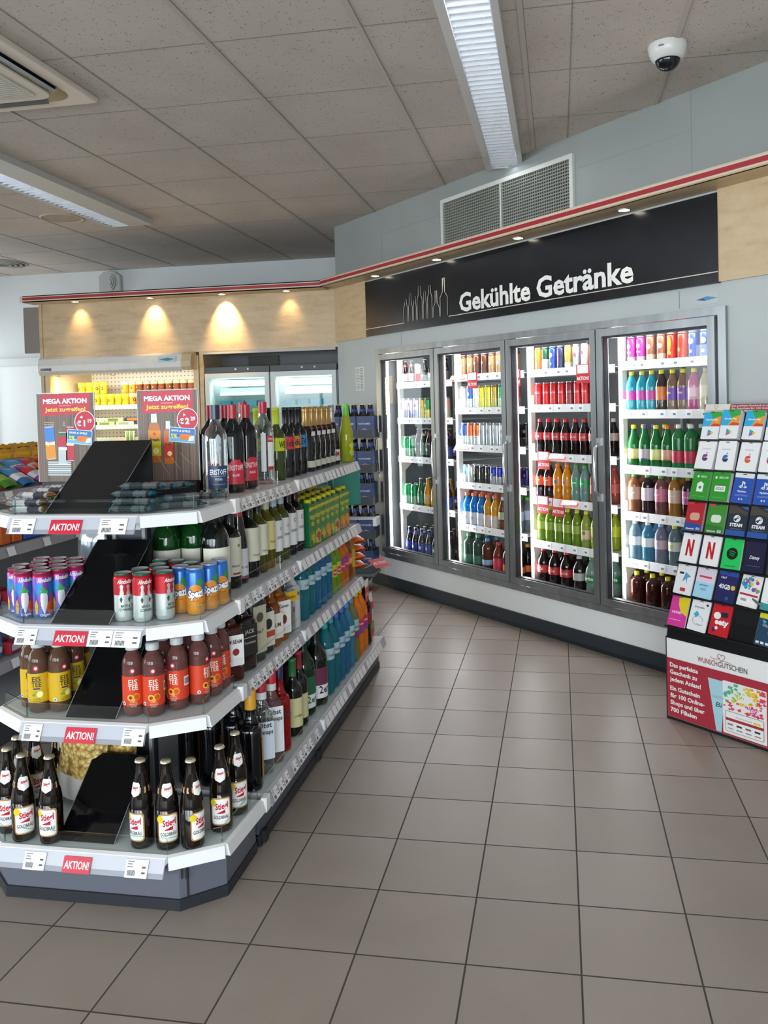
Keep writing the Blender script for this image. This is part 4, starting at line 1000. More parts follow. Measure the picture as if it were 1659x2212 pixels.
def almd(b, r, h, kindn):
    if kindn == 'red':
        b.cyl(r, [(h*.56, r*2.9), (h*.64, r*2.9), (h*.90, r*2.9)], 'b71f2c:.35:.3', nseg=24)
        for sgn in (-1, 1):
            b.cyl(r+.0003, [(h*.30, .001), (h*.40, .006), (h*.50, .005), (h*.60, .006), (h*.68, .003), (h*.74, .0055), (h*.78, .001)], 'c6cccb:.3:.6', sgn*.010/r, nseg=4)
            b.cyl(r+.0006, [(h*.40, .001), (h*.47, .0045), (h*.52, .001)], '20513c:.4', sgn*.012/r, nseg=3)
        b.text('Almdudler', .013, 'f1f1ef:.4', 0, h*.80, 0, 'c', .046, .02, .25, .0, r+.0006)
        b.text('MATE &', .0085, '2b4a3e:.4', 0, h*.30, 0, 'c', .028, .02, 0, 0, r+.0004); b.text('GUARANA', .0085, '2b4a3e:.4', 0, h*.225, 0, 'c', .038, .02, 0, 0, r+.0004)
        dot(h*.42, .007, 'd8b9bd', .022)(b, r, h); bars(h*.45, .0, .020, .035, 2.2)(b, r, h)
    else:
        b.cyl(r+.0002, [(h*.12, .001), (h*.30, .010), (h*.48, .011), (h*.60, .007), (h*.68, .001)], 'dfe2e8:.3:.4', 0, nseg=5)
        b.cyl(r+.0004, [(h*.56, .017), (h*.60, .016), (h*.66, .006), (h*.72, .001)], '2f9a52:.4', -.004/r, nseg=5)
        b.cyl(r+.0003, [(h*.2, .001), (h*.34, .007), (h*.50, .006), (h*.56, .001)], 'c04a2a:.4', .024/r, nseg=4)
        b.cyl(r+.0003, [(h*.3, .001), (h*.45, .012), (h*.78, .013)], '2f7fd0:.35:.2', .027/r, nseg=5); b.cyl(r+.0003, [(h*.5, .002), (h*.62, .010), (h*.78, .012)], '2f7fd0:.35:.2', -.018/r, nseg=5); b.cyl(r+.0005, [(h*.12, .006), (h*.2, .012), (h*.33, .009), (h*.4, .001)], 'd0522a:.4', .018/r, nseg=4); b.cyl(r+.0003, [(h*.12, .004), (h*.3, .006), (h*.42, .001)], 'c8a02c:.4', -.024/r, nseg=4)
        b.cyl(r+.0003, [(h*.4, .001), (h*.52, .008), (h*.62, .003)], '3a63c8:.35:.3', -.03/r, nseg=4)
        dot(h*.62, .004, 'f2f2f2', -.013)(b, r, h)
        b.text('Almdudler', .013, 'f4f0f4:.4', .004, h*.80, 0, 'c', .046, .02, .25, .0, r+.0008); b.text('Original', .008, 'f4f0f4:.4', .002, h*.045+.004, 0, 'c', .030, .02, 0, 0, r+.0004)
can('almd_red', .145, .0288, [(.6, 'd2d6d6:.32:.55'), (1, 'b71f2c:.35:.3')], lambda b, r, h: almd(b, r, h, 'red'), lidrim='2f6f55:.3:.5', n=24)
can('almd_violet', .145, .0288, [(.12, '3a5fb0:.3:.4'), (.3, '5a58b4:.3:.4'), (.9, '7a48a4:.3:.4'), (1, 'b02c5c:.3:.4')], lambda b, r, h: almd(b, r, h, 'v'), lidrim='a8405e:.3:.5', n=24)
def spezi(b, r, h):
    rows = [(h*.30+(h*.36)*i/10, max(.024*math.sqrt(max(0, 1-((i-5)/5.0)**2)), .0002)) for i in range(11)]
    b.cyl(r+.0001, rows, 'd98a2a:.35', 0, nseg=10)
    b.cyl(r+.0003, [(h*.60, .001), (h*.66, .011), (h*.74, .009), (h*.79, .001)], '2f8a3c:.4', .016/r, nseg=4)
    b.text('Spezi', .0235, '1c2f66:.4', -.001, h*.385, 0, 'c', .051, .11, .12, .10, r+.0006); b.text('Spezi', .0235, 'f4f4f4:.4', -.001, h*.385, 0, 'c', .048, .04, .12, .10, r+.0013)
    b.tube([(( r+.0005)*math.sin(a), -(r+.0005)*math.cos(a), h*.30+.02*a*a) for a in [-.35+.07*i for i in range(11)]], .0005, '8a5020:.4', 4)
can('spezi', .145, .0288, [(.45, 'd98a2a:.35:.1'), (1, '2f6fc4:.3:.3')], spezi, lidrim='9fb4d8:.3:.6', n=24)

# ---- wines and spirits
wine('vodka_clear', .315, .040, 'bottle glass', '1c2440:.3', None, art=combo(patch([(.030, .036), (.108, .036)], '26365c', 0), T('ERISTOFF', .019, 'e8ecf2', .078, .0, .060), T('VODKA', .009, 'c8d0dc', .058, 0, .026), patch([(.072, .026), (.0735, .026)], 'a8b4c8'), patch([(.044, .022), (.0455, .022)], 'a8b4c8'), patch([(.15, .001), (.17, .010), (.178, .004), (.20, .011), (.215, .002)], 'aab4bf:.3', .05)), sh='round', capz=.845, name='spirit_bottle')
wine('vodka_black', .315, .040, '0c0b10:.08', 'b11f30:.3', None, art=combo(patch([(.030, .032), (.100, .032), (.108, .020), (.118, .014)], 'c8243c', 0), T('ERISTOFF', .019, 'f2dde0', .080, 0, .056), T('BLACK', .009, 'f2dde0', .058, 0, .026), bars(.045, 0, .024, .045, 1.5)), sh='round', capz=.845, name='spirit_bottle')
wine('clear_red_cap', .325, .041, 'bottle glass', 'b7203a:.3', 'e8ecec', (.15, .62), .010, art=combo(patch([(.055, .014), (.19, .014)], 'f0f0ee', .75), patch([(.165, .014), (.19, .014)], 'c0283a', .75, .0003), patch([(.055, .014), (.068, .014)], 'c0283a', .75, .0003), T('STROH', .011, 'f4e4e4', .172, .75, .024)), sh='round', capz=.86, name='spirit_bottle')
for k, c, t in (('lime', 'c3d11c', 'WE'), ('red', 'd8333c', 'ich'), ('orange', 'd98a25', 'dü'), ('blue', '2f7fd0', 'EV')):
    wine('label_'+k, .30, .0375, 'L3b4415:.12' if k == 'lime' else '0b0b0d:.08', 'bfd024:.4' if k == 'lime' else '121214:.35', c, (.40, .58), .058, art=T(t, .028, '20221c', .3*.445, .3, .034))
wine('sekt_gold', .30, .042, '0f120d:.08', 'b08d55:.3:.6', 'd8d2c0', (.06, .16), .034, sh='sekt', capz=.70, art=combo(patch([(.165, .018), (.185, .015)], 'e6e2dc', .2), dot(.20, .004, 'b8342c')))
wine('sekt_silver', .30, .042, '0f120d:.08', 'aeb0b2:.25:.8', 'e6e6e6', (.06, .25), .026, sh='sekt', capz=.72, art=combo(T('M', .028, 'a02434', .040, 0, .022)))
wine('frizzante', .31, .037, 'Lb5bc30:.35', '6fc82c:.35', None, sh='slim', capz=.80, art=combo(patch([(.03, .001), (.05, .016), (.07, .006), (.09, .018), (.10, .004)], 'c8e020'), patch([(.045, .010), (.065, .010)], 'c87a4a', .7)))
def wlabel(key, glass, caps, lab, lz, art=None, sh='bordeaux', h=.30, r=.0375, lw=None, fill=None): wine(key, h, r, glass, caps, lab, lz, lw, art, sh, fill=fill)
wlabel('jug_green', 'L0d3a14:.10', '131416:.3', 'd6d6c8', (.10, .48), sh='jug', h=.325, r=.050, art=patch([(.05, .03), (.056, .03)], 'b03038'))
wlabel('jug_dark', '0a110d:.06', '131416:.3', 'd9d8c6', (.14, .52), sh='jug', h=.325, r=.050, art=combo(patch([(.055, .02), (.061, .02)], 'a8303a', .25), T('Zweigelt', .010, '6a6a60', .085, .1, .035)))
wlabel('wine_cream', '0c0c0d:.07', '1a1b1e:.35', 'd8d6c4', (.14, .60), art=combo(patch([(.048, .016), (.055, .016)], 'a8303a', .2), dot(.15, .006, '8a7a68', .018), T('Merlot', .009, '6a6a60', .075, .1, .03)))
wlabel('rose_slim', '190d12:.08', 'b8243c:.35', 'd2d4d8', (.06, .40), sh='slim', h=.315, r=.034, art=combo(patch([(.02, .035), (.027, .035)], 'b03038'), T('K. Link', .009, '70707a', .055, .1, .03)))
wlabel('wine_cream2', '101210:.07', '1a1b1e:.35', 'd9d7c3', (.20, .62), art=T('Zweigelt', .009, '8a8a70', .08, .1, .035))
wlabel('wine_olive', 'L4a4a14:.2', '1a1b1e:.35', 'dcdcc8', (.22, .62), art=T('Veltliner', .009, '8a8a70', .08, .1, .035))
wlabel('wine_yellow', 'L5a5a18:.3', 'c3c6a8:.4', 'd8cc8a', (.24, .62), art=T('Szigeti', .010, '8a8040', .10, .1, .03))
wlabel('wine_white', 'L50521c:.3', 'aebccc:.35', 'dfe1e4', (.16, .58), art=combo(T('SZIGETI', .010, '4a4a4e', .10, .1, .036), dot(.14, .008, 'cfb88a', .008)))
wlabel('wine_szi_dark', '140a10:.07', '2a1428:.35', 'e2e2e4', (.14, .60), art=combo(T('SZIGETI', .011, '4a4a4e', .10, .1, .036), dot(.15, .009, 'b8404c', .008), dot(.15, .006, 'e2e2e4', .008, .0006)))
wine('wine_jug_2er', .335, .050, '08120c:.06', '101512:.3', 'e9e9ec', (.10, .27), None, art=combo(patch([(.09, .062), (.165, .062)], '6b2a4c', 0), T('2er', .034, '3b1730', .055, .25, .055)), sh='jug')
wine('wine_jug_green', .335, .050, 'L0a2a14:.08', '101512:.3', 'dfe4e2', (.10, .27), None, art=combo(patch([(.09, .062), (.165, .062)], '1f5f44', 0), T('2er', .030, '1f5f44', .055, .25, .050)), sh='jug')
wlabel('wine_green_cap', '0b100b:.07', '2f6a3e:.4', 'd5cf9c', (.12, .50), art=T('LOIBEN', .010, '7a7438', .075, .1, .036)); wlabel('wine_red_cap', '0b0b0c:.07', '8a2434:.4', 'cfca9e', (.12, .45))
# spirits: second shelf
flask('bourbon', .262, .043, 'L3a120c:.12', '1b1416:.3', 'e9e8e8', (.20, .60), art=lambda b, y, h: (b.text('JIM BEAM', .014, '2a2a2e:.5', .002, h*.49, y-.0004, 'c', .055, .02, .1), b.prism([(.012*math.cos(t)+.008, h*.38+.012*math.sin(t)) for t in [2*PI*i/14 for i in range(14)]], y-.0006, y, '8a2430:.4', axis='y'), b.poly(rrect(-.033, .033, h*.21, h*.30, .002), y-.0002, 'dcdcdc:.5')), sy=.78, shz=.66)
flask('tennessee', .262, .041, 'L1d0d0a:.1', '101012:.3', '1d1c1e', (.20, .62), art=lambda b, y, h: (b.text("JACK", .014, 'b8b4ac:.5', 0, h*.50, y-.0004, 'c', .045, .02), b.text("Tennessee", .010, 'b8b4ac:.5', 0, h*.36, y-.0004, 'c', .052, .01), b.box(-.03, .03, y-.0003, y, h*.44, h*.45, 'b8b4ac:.5')), sy=.9, shz=.66)
flask('tennessee_box', .262, .041, '22241f:.35', '101012:.3', 'b9b49c', (.12, .78), art=lambda b, y, h: (b.prism([(.018*math.cos(t), h*.62+.018*math.sin(t)) for t in [2*PI*i/16 for i in range(16)]], y-.0005, y, '4b4a40:.4', axis='y'), b.text('No.7', .012, '2a2a26:.5', 0, h*.40, y-.0004, 'c', .034, .02)), sy=.9, shz=.86, neck=.02, capr=.018)
flask('herb', .25, .040, '0b100c:.08', '20140f:.3', 'd8d4c8', (.10, .62), art=lambda b, y, h: (b.prism([(.020*math.cos(t), h*.44+.020*math.sin(t)) for t in [2*PI*i/16 for i in range(16)]], y-.0005, y, '1c2a20:.4', axis='y'), b.poly(rrect(-.034, .034, h*.24, h*.33, .002), y-.0004, 'b84a28:.4')), sy=.8, shz=.64)
flask('rum_brown', .255, .038, 'L8a4a14:.25', '2a1a12:.3', 'dedad2', (.12, .5), art=lambda b, y, h: b.text('RUM', .016, '6a1f1c:.4', 0, h*.3, y-.0004, 'c', .04, .02), sy=1, p=2.2, shz=.6)
flask('rum_white_label', .262, .040, 'L9a5410:.3', 'a0340f:.3', 'e8e6e2', (.10, .60), art=lambda b, y, h: (b.text('Captain', .013, '2a2a2e:.4', 0, h*.50, y-.0004, 'c', .045, .02), b.prism([(.012*math.cos(t), h*.32+.018*math.sin(t)) for t in [2*PI*i/14 for i in range(14)]], y-.0005, y, '6a2a22:.4', axis='y')), sy=1, p=2.2, shz=.62)
flask('gin', .262, .038, 'bottle glass', 'b9bcc0:.3:.6', 'd8b018', (.50, .66), art=lambda b, y, h: (b.text('Gordon', .014, 'a02020:.4', 0, h*.55, y-.0004, 'c', .045, .02), b.text('DRY GIN', .008, '8a9090:.4', 0, h*.30, y-.0004, 'c', .035, .01)), sy=1, p=2.2, shz=.68)
flask('gin_frosted', .255, .037, 'c4c8cb:.4', 'c9ccd0:.3:.6', None, art=lambda b, y, h: b.text('VODKA', .012, '30343a:.4', 0, h*.55, y-.0004, 'c', .045, .02, 0), sy=1, p=2.2, shz=.66)
# spirits on the bottom shelf
flask('liqueur_dark', .335, .040, '07070a:.08', 'd49a1c:.4', None, art=lambda b, y, h: b.poly(rrect(-.014, .014, h*.10, h*.50, .003), y, 'c08a24:.4'), sy=.9, p=2.6, shz=.60, capz=.82, capr=.0195, neck=.017)
flask('schnapps_clear', .335, .039, 'bottle glass', 'b4202c:.4', 'cfd8e4', (.16, .56), art=lambda b, y, h: (b.text('Obst', .018, '22242a:.4', 0, h*.50, y-.0004, 'c', .05, .02), b.text('Schnaps', .016, '22242a:.4', 0, h*.43, y-.0004, 'c', .058, .02)), sy=.95, p=2.4, shz=.62, capz=.87, capr=.019, neck=.018, nb='dcdfe2')
flask('schnapps_rose', .335, .039, 'L7a5a5c:.45', 'c4202c:.4', 'e6e8ec', (.12, .62), art=lambda b, y, h: (b.text('Obst', .018, '22242a:.4', 0, h*.54, y-.0004, 'c', .05, .02), b.text('Schnaps', .016, '22242a:.4', 0, h*.47, y-.0004, 'c', .058, .02)), sy=.95, p=2.4, shz=.62, capz=.87, capr=.0195, neck=.018, nb='dcdfe2')
flask('bitter_red', .32, .040, 'L9a0c18:.3', '1d2050:.4', None, art=lambda b, y, h: b.text('CAMPARI', .012, '2a3a6a:.4', 0, h*.42, y-.0004, 'c', .05, .02), sy=.95, p=2.2, shz=.60, capz=.86, neck=.017)
# soft drinks on the far bay
pet('water_teal', .31, .042, 'L24808f:.5', '2f9a9a', 'a9c6cf', (.50, .66), art=T('Vöslauer', .012, '5a7a84', .31*.55, .2, .045), sh='water')
pet('water_blue', .31, .042, 'L2f7ba6:.5', '4a62b8', 'a4c2d4', (.50, .66), art=T('Vöslauer', .012, '5a7a84', .31*.55, .2, .045), sh='water')
pet('water_sky', .31, .042, 'L4a92b8:.5', '3f8fd4', 'a8cfd4', (.50, .66), art=T('still', .012, '3f7a6a', .31*.55, .2, .03), sh='water')
pet('soda_green', .27, .036, 'L7a9a18:.3', 'b8c422', 'b4c82c', (.35, .60), art=combo(dot(.12, .018, 'c8303a'), T('frutti', .012, 'f0f0e0', .115, 0, .03)))
pet('soda_orange', .27, .036, 'Lcf6a10:.25', 'c87a1c', '8a3c9c', (.35, .60), art=combo(dot(.12, .018, 'c8304a'), T('frucade', .010, 'f0f0e0', .115, 0, .035)))
pet('soda_amber', .27, .036, 'L8a4a20:.3', 'b9b0c0', 'c84a34', (.35, .60), art=dot(.12, .016, 'e0a040'))
pet('juice_ochre', .27, .036, 'La8742a:.25', '9fb4bc', 'b8a42a', (.25, .65), art=T('rauch', .012, 'd8d8b8', .12, 0, .03))
pet('orange_big', .32, .043, 'Ld87008:.18', 'c8c020', '8a3c9c', (.36, .58), art=combo(dot(.165, .020, 'c82c44'), T('frucade', .011, 'f4ead8', .16, 0, .036)))
pet('berry_clear', .31, .042, 'L7a7f4c:.35', '3f8fd4', '8fc4c0', (.50, .68), art=combo(patch([(.12, .04), (.15, .04)], '8a2a5a'), T('fresh', .012, '2f6a4a', .17, .1, .03)), sh='water')
pet('cola_big', .32, .044, 'L1a0a08:.1', '1d1a1a', '8a2430', (.36, .56), sh='cola')
def carton(key, front, fruit):
    w, h = .036, .205
    b = MB(); b.box(-w, w, -w, w, 0, h*.88, front+':.35', bev=.003)
    b.prism([(-w, h*.88), (w, h*.88), (w*.9, h*.93), (-w*.9, h*.975)], -w*.98, w*.98, front+':.35', axis='y')
    root = ('juice_carton', b.mesh('juice_carton'))
    b = MB(); b.lathe([(.018, h*.90), (.018, h+.006), (.016, h+.009), (.001, h+.009)], 'd9c814:.4', 14, c=(.0, -.012, 0)); parts = [('screw_cap', b.mesh('screw_cap'))]
    b = MB()
    for rot in (0, 1):
        b.xf = Matrix.Rotation(PI/2*rot, 4, 'Z'); y = -w-.0006
        b.poly([(-w*.9, .004), (w*.9, .004), (w*.9, h*.28), (w*.2, h*.36), (-w*.9, h*.30)], y, fruit[0]+':.4')
        b.poly([(.6*w*math.cos(t)+.1*w, h*.17+.022*math.sin(t)) for t in [2*PI*i/12 for i in range(12)]], y-.0004, fruit[1]+':.4'); b.poly([(.35*w*math.cos(t)-.4*w, h*.10+.012*math.sin(t)) for t in [2*PI*i/12 for i in range(12)]], y-.0008, fruit[2]+':.4')
        b.text('happy', .022, 'd6d61c:.4', 0, h*.62, y-.0006, 'c', .058, .03); b.text('day', .022, 'd6d61c:.4', 0, h*.47, y-.0006, 'c', .034, .03)
        b.poly([(-w, h*.78), (w, h*.84), (w, h*.88), (-w, h*.88)], y-.0003, 'c8c41c:.4')
    b.xf = None; parts.append(('printed_artwork', b.mesh('printed_artwork'))); kind(key, root, parts)
carton('carton_orange', '1f7a34', ('d98a1c', 'e8a028', 'c84a1c')); carton('carton_apple', '2a7a2c', ('c8b44a', 'b83a2c', 'e0c060')); carton('carton_green', '146a3c', ('4a9a2c', 'd8b020', '2f7a2a'))

def LB(name): return Z[name]
EG = 'on the %s end shelf'
CAMXY = Vector((0, 0))
def face(x, y, off=0): return math.atan2(-(0-x), -(y-0)*-1)*0 + math.atan2(x, -(-y))*-1 + off if False else math.atan2(-x, -y)+PI/2*0+off+0
def toward(x, y, turn=0):
    """z rotation that turns a front of -y towards the aisle where the photo is taken"""
    return math.atan2(0-x, -(0-y))*1.0 + turn if False else math.atan2(-(x-0), (y-0))*-1*-1 + turn
def stock_end():
    zb = Z['bottom']; ords = ['first', 'second', 'third', 'fourth', 'fifth']
    P = [(-1.252, 2.272, -.75), (-1.172, 2.275, .05), (-1.100, 2.290, .75), (-1.052, 2.392, -.05), (-1.045, 2.500, .3)]
    for i, (x, y, t) in enumerate(P):
        place('beer', (x, y, zb), toward(x, y, t), 'brown beer bottle on bottom end shelf, %s right of the glossy black board' % ords[i], 'bottle', 'beer bottles on the bottom end shelf')
    P = [(-1.545, 2.262, -.45, 'nearest the glossy black board'), (-1.638, 2.262, .10, 'second from the glossy black board'), (-1.715, 2.300, -.35, 'cut by the left picture edge'), (-1.742, 2.385, .2, 'second row at the far left'), (-1.745, 2.475, .3, 'rearmost with a tall neck at the left'), (-1.700, 2.550, .6, 'standing behind the left group')]
    for i, (x, y, t, w) in enumerate(P):
        place('beer', (x, y, zb), toward(x, y, t), 'brown beer bottle on the bottom end shelf, %s' % w, 'bottle', 'beer bottles on the bottom end shelf')
    zt = Z['second']
    P = [(-1.300, 2.335, .15, 'first'), (-1.236, 2.340, .12, 'second'), (-1.186, 2.400, .55, 'third'), (-1.139, 2.452, -.75, 'fourth'), (-1.128, 2.528, -.1, 'fifth')]
    for i, (x, y, t, w) in enumerate(P):
        place('tea_peach', (x, y, zt), toward(x, y, -t+.1), 'red labelled iced tea bottle, lower middle end shelf, %s from the board' % w, 'bottle', 'red labelled iced tea bottles')
    P = [(-1.255, 2.44, 'behind the second'), (-1.200, 2.51, 'behind the third'), (-1.285, 2.52, 'at the back near the board'), (-1.128, 2.596, 'rearmost at the corner')]
    for x, y, w in P: place('tea_peach', (x, y, zt), toward(x, y, .1), 'red labelled iced tea bottle, lower middle end shelf, %s' % w, 'bottle', 'red labelled iced tea bottles')
    P = [(-1.555, 2.345, .45, 'in front beside the board'), (-1.616, 2.330, -.25, 'in front, second from the board'), (-1.668, 2.368, -.1, 'third from the board'), (-1.705, 2.425, -.1, 'at the left corner'), (-1.63, 2.42, .2, 'in the second row'), (-1.567, 2.44, .3, 'second row beside the board'), (-1.60, 2.53, .2, 'in the third row'), (-1.49, 2.56, .3, 'behind the black board')]
    for x, y, t, w in P: place('tea_lemon', (x, y, zt), toward(x, y, t), 'yellow labelled iced tea bottle, lower middle end shelf, %s' % w, 'bottle', 'yellow labelled iced tea bottles')
    zc = Z['third']
    P = [(-1.322, 2.335, .15, 'nearest the black board'), (-1.258, 2.332, .35, 'second from the board'), (-1.200, 2.362, .75, 'beside the orange and blue cans'), (-1.300, 2.40, 0, 'in the second row'), (-1.236, 2.41, .3, 'second row beside the blue cans'), (-1.180, 2.50, .3, 'third row behind the blue cans'), (-1.275, 2.468, 0, 'third row from the front'), (-1.242, 2.535, .3, 'at the back'), (-1.302, 2.54, .5, 'at the back near the board')]
    for x, y, t, w in P: place('almd_red', (x, y, zc), toward(x, y, t), 'red and silver slim can, upper middle end shelf, %s' % w, 'can', 'red and silver cans')
    P = [(-1.130, 2.427, .0, 'in front'), (-1.187, 2.444, -.2, 'leftmost'), (-1.112, 2.492, .2, 'third from the left'), (-1.105, 2.556, .3, 'rearmost at the corner')]
    for x, y, t, w in P: place('spezi', (x, y, zc), toward(x, y, t), 'blue and orange slim can, upper middle end shelf, %s' % w, 'can', 'blue and orange cans')
    rows = [(2.338, [-1.663, -1.598]), (2.385, [-1.718, -1.636, -1.572]), (2.440, [-1.742, -1.680, -1.608, -1.548]), (2.500, [-1.715, -1.650, -1.588]), (2.556, [-1.745, -1.683, -1.622, -1.560])]
    rn = ['front row', 'second row', 'third row', 'fourth row', 'rear row']
    for i, (y, xs) in enumerate(rows):
        for k, x in enumerate(xs):
            place('almd_violet', (x, y, zc), toward(x, y, random.uniform(-.4, .6) if i else (.1, .15)[k]), 'violet printed slim can, upper middle end shelf, %s, %s from the left' % (rn[i], ords[k]), 'can', 'violet printed cans')
stock_end()

ORD = ['first', 'second', 'third', 'fourth', 'fifth', 'sixth', 'seventh', 'eighth', 'ninth', 'tenth', 'eleventh', 'twelfth', 'thirteenth', 'fourteenth', 'fifteenth', 'sixteenth', 'seventeenth', 'eighteenth', 'nineteenth']
SNAME = {'bottom': 'bottom', 'second': 'lower middle', 'third': 'upper middle', 'top': 'top'}
RUNR = math.radians(62)         # fronts of the long shelves look into the aisle
def run(shelf, items, xf, dx, rows, cat, turn=0, what='long shelving'):
    """items: (kind, y, description[, turn[, rows]])"""
    z = Z[shelf]
    for i, it in enumerate(items):
        k, y, desc = it[:3]; tn = it[3] if len(it) > 3 else 0; nr = it[4] if len(it) > 4 else rows
        for r in range(nr):
            x = xf-dx*r; yy = y+.012*r
            w = '%s, %s long shelf, %s from near end' % (desc, SNAME[shelf], ORD[i])
            if r: w = '%s, row %s, %s long shelf, %s from near end' % (desc, ('two', 'three')[r-1], SNAME[shelf], ORD[i])
            place(k, (x, yy, z), RUNR+tn+random.uniform(-.05, .05), w, cat, 'stock on the %s long shelf' % SNAME[shelf])
def stock_run():
    t0 = -.45
    run('top', [('vodka_clear', 2.70, 'clear vodka bottle', t0-.1, 1), ('vodka_black', 2.855, 'black bottle with red label', t0, 3), ('vodka_black', 2.985, 'black bottle with red label', t0+.3, 2),
                ('clear_red_cap', 3.17, 'clear bottle with red neck', t0-.3, 2), ('label_lime', 3.325, 'wine bottle with lime band', t0+.1, 2), ('label_red', 3.45, 'dark wine bottle with red band', t0, 2),
                ('label_orange', 3.54, 'dark wine bottle with orange band', t0, 1), ('label_blue', 3.63, 'dark wine bottle with blue band', t0, 1)] +
               [('sekt_gold', 3.745+.088*i, 'gold foiled sparkling wine', 0) for i in range(5)] + [('sekt_silver', 4.185-.0+.0*i, 'silver foiled sparkling wine', 0) for i in range(1)] , -1.165, .088, 2, 'bottle')
    run_tail = [('sekt_silver', 4.270, 'silver foiled sparkling wine at the far end of the top long shelf'), ('frizzante', 4.322, 'pale green slim bottle with bright green cap at the top shelf end')]
    for k, y, lab in run_tail: place(k, (-1.19 if k[0] == 's' else -1.122, y, Z['top']), RUNR, lab, 'bottle', 'stock on the top long shelf')
    run('third', [('jug_dark', 2.665, 'large dark wine bottle', -.35, 1), ('wine_cream', 2.80, 'dark wine bottle with cream label', -.3, 1), ('rose_slim', 2.875, 'slim dark bottle with red top', 0, 1), ('wine_cream2', 2.985, 'dark wine bottle with pale label', 0), ('wine_olive', 3.075, 'olive wine bottle with pale label', 0),
                  ('wine_yellow', 3.165, 'olive wine bottle with yellow label', 0), ('wine_white', 3.255, 'green wine bottle with white label', 0), ('wine_white', 3.345, 'green wine bottle with white label', 0), ('wine_szi_dark', 3.445, 'dark wine bottle, white crest', 0), ('wine_szi_dark', 3.545, 'dark wine bottle, white crest', 0)], -1.165, .086, 2, 'bottle', 0)
    # green demijohns in the corner between end unit and run
    for x, y, w in ((-1.352, 2.690, 'in front beside the dark post'), (-1.270, 2.735, 'right of the first green one'), (-1.352, 2.80, 'in the back row')): place('jug_green', (x, y, Z['third']), .35, 'large green wine bottle with cream label, %s' % w, 'bottle', 'large green wine bottles')
    n = 0
    for i in range(8):
        for r in range(3):
            k = ('carton_green', 'carton_orange', 'carton_orange', 'carton_apple')[(i*3+r) % 4] if i != 2 else 'carton_green'
            y = 3.63+.083*i+(.035 if i > 5 else 0)
            place(k, (-1.145-.078*r, y, Z['third']), RUNR+.35, 'green juice carton with yellow cap, %s from the near end%s' % (ORD[i], ('', ', second row', ', back row')[r]), 'carton', 'juice cartons on the upper middle shelf'); n += 1
    run('second', [('bourbon', 2.672, 'square whiskey bottle with white label', -.3, 1), ('tennessee', 2.79, 'square black labelled whiskey bottle', -.05, 2), ('tennessee_box', 2.885, 'whiskey gift box with oval print', .1, 1), ('herb', 2.985, 'dark green herb liqueur bottle', .1, 2),
                   ('rum_brown', 3.075, 'brown rum bottle', 0, 2), ('rum_white_label', 3.165, 'amber rum bottle with white label', -.1, 2), ('gin', 3.26, 'clear gin bottle with yellow label', -.1, 2), ('gin_frosted', 3.335, 'frosted white spirit bottle', 0, 1)], -1.125, .09, 2, 'bottle')
    its = [('water_teal', 3.47, 'teal water bottle', 0), ('water_teal', 3.565, 'teal water bottle', 0), ('water_blue', 3.66, 'blue water bottle', 0), ('water_blue', 3.755, 'blue water bottle', 0), ('water_blue', 3.85, 'blue water bottle', 0), ('soda_green', 3.95, 'green fruit soda bottle', 0), ('soda_green', 4.03, 'green fruit soda bottle', 0),
           ('soda_orange', 4.11, 'orange fruit soda bottle', 0), ('soda_orange', 4.185, 'orange fruit soda bottle', 0), ('soda_amber', 4.26, 'amber soft drink bottle', 0), ('juice_ochre', 4.325, 'ochre juice bottle', 0)]
    for i, (k, y, d, t) in enumerate(its):
        for r in range(2):
            place(k, (-1.125-.09*r, y, Z['second']), RUNR, '%s, %s of the soft drinks, lower middle long shelf%s' % (d, ORD[i], ', back row' if r else ''), 'bottle', 'soft drinks on the second long shelf', .86 if k.startswith('water') else .9)
    zb = Z['bottom']
    its = [('liqueur_dark', -1.215, 2.69, 'dark liqueur bottle with yellow cap, first of the group', 0), ('liqueur_dark', -1.135, 2.712, 'dark liqueur bottle with yellow cap, right of the first', 0), ('liqueur_dark', -1.058, 2.672, 'dark liqueur bottle with yellow cap, at the shelf edge', 0), ('liqueur_dark', -1.30, 2.70, 'dark liqueur bottle with yellow cap, beside the dark post', 0), ('liqueur_dark', -1.17, 2.79, 'dark liqueur bottle with yellow cap, in the second row', 0),
           ('schnapps_clear', -1.065, 2.795, 'clear schnapps bottle with red cap and bluish label, in front', 0), ('schnapps_clear', -1.15, 2.89, 'clear schnapps bottle with red cap, behind the first', 0), ('schnapps_rose', -1.062, 2.888, 'rose tinted schnapps bottle with red cap and white label', 0), ('schnapps_rose', -1.16, 2.98, 'rose tinted schnapps bottle with red cap, behind', 0),
           ('bitter_red', -1.065, 2.985, 'bright red bitter bottle with blue cap, at the shelf edge', 0), ('bitter_red', -1.155, 3.07, 'bright red bitter bottle with blue cap, in the second row', 0),
           ('wine_green_cap', -1.062, 3.135, 'dark wine bottle with green top and cream label', 0), ('wine_red_cap', -1.068, 3.228, 'dark wine bottle with red top on the bottom shelf', 0), ('wine_jug_green', -1.085, 3.35, 'large wine bottle with green and white label', 0), ('wine_jug_2er', -1.068, 3.475, 'large wine bottle with plum and white label', 0), ('wine_jug_2er', -1.18, 3.50, 'large wine bottle with plum label, second row', 0)]
    for k, x, y, lab, t in its:
        place(k, (x, y, zb), 1.75 if k.startswith('liq') else RUNR-.45 if k.startswith('sch') else RUNR-.25, lab, 'bottle', 'spirits and wines on the bottom long shelf')
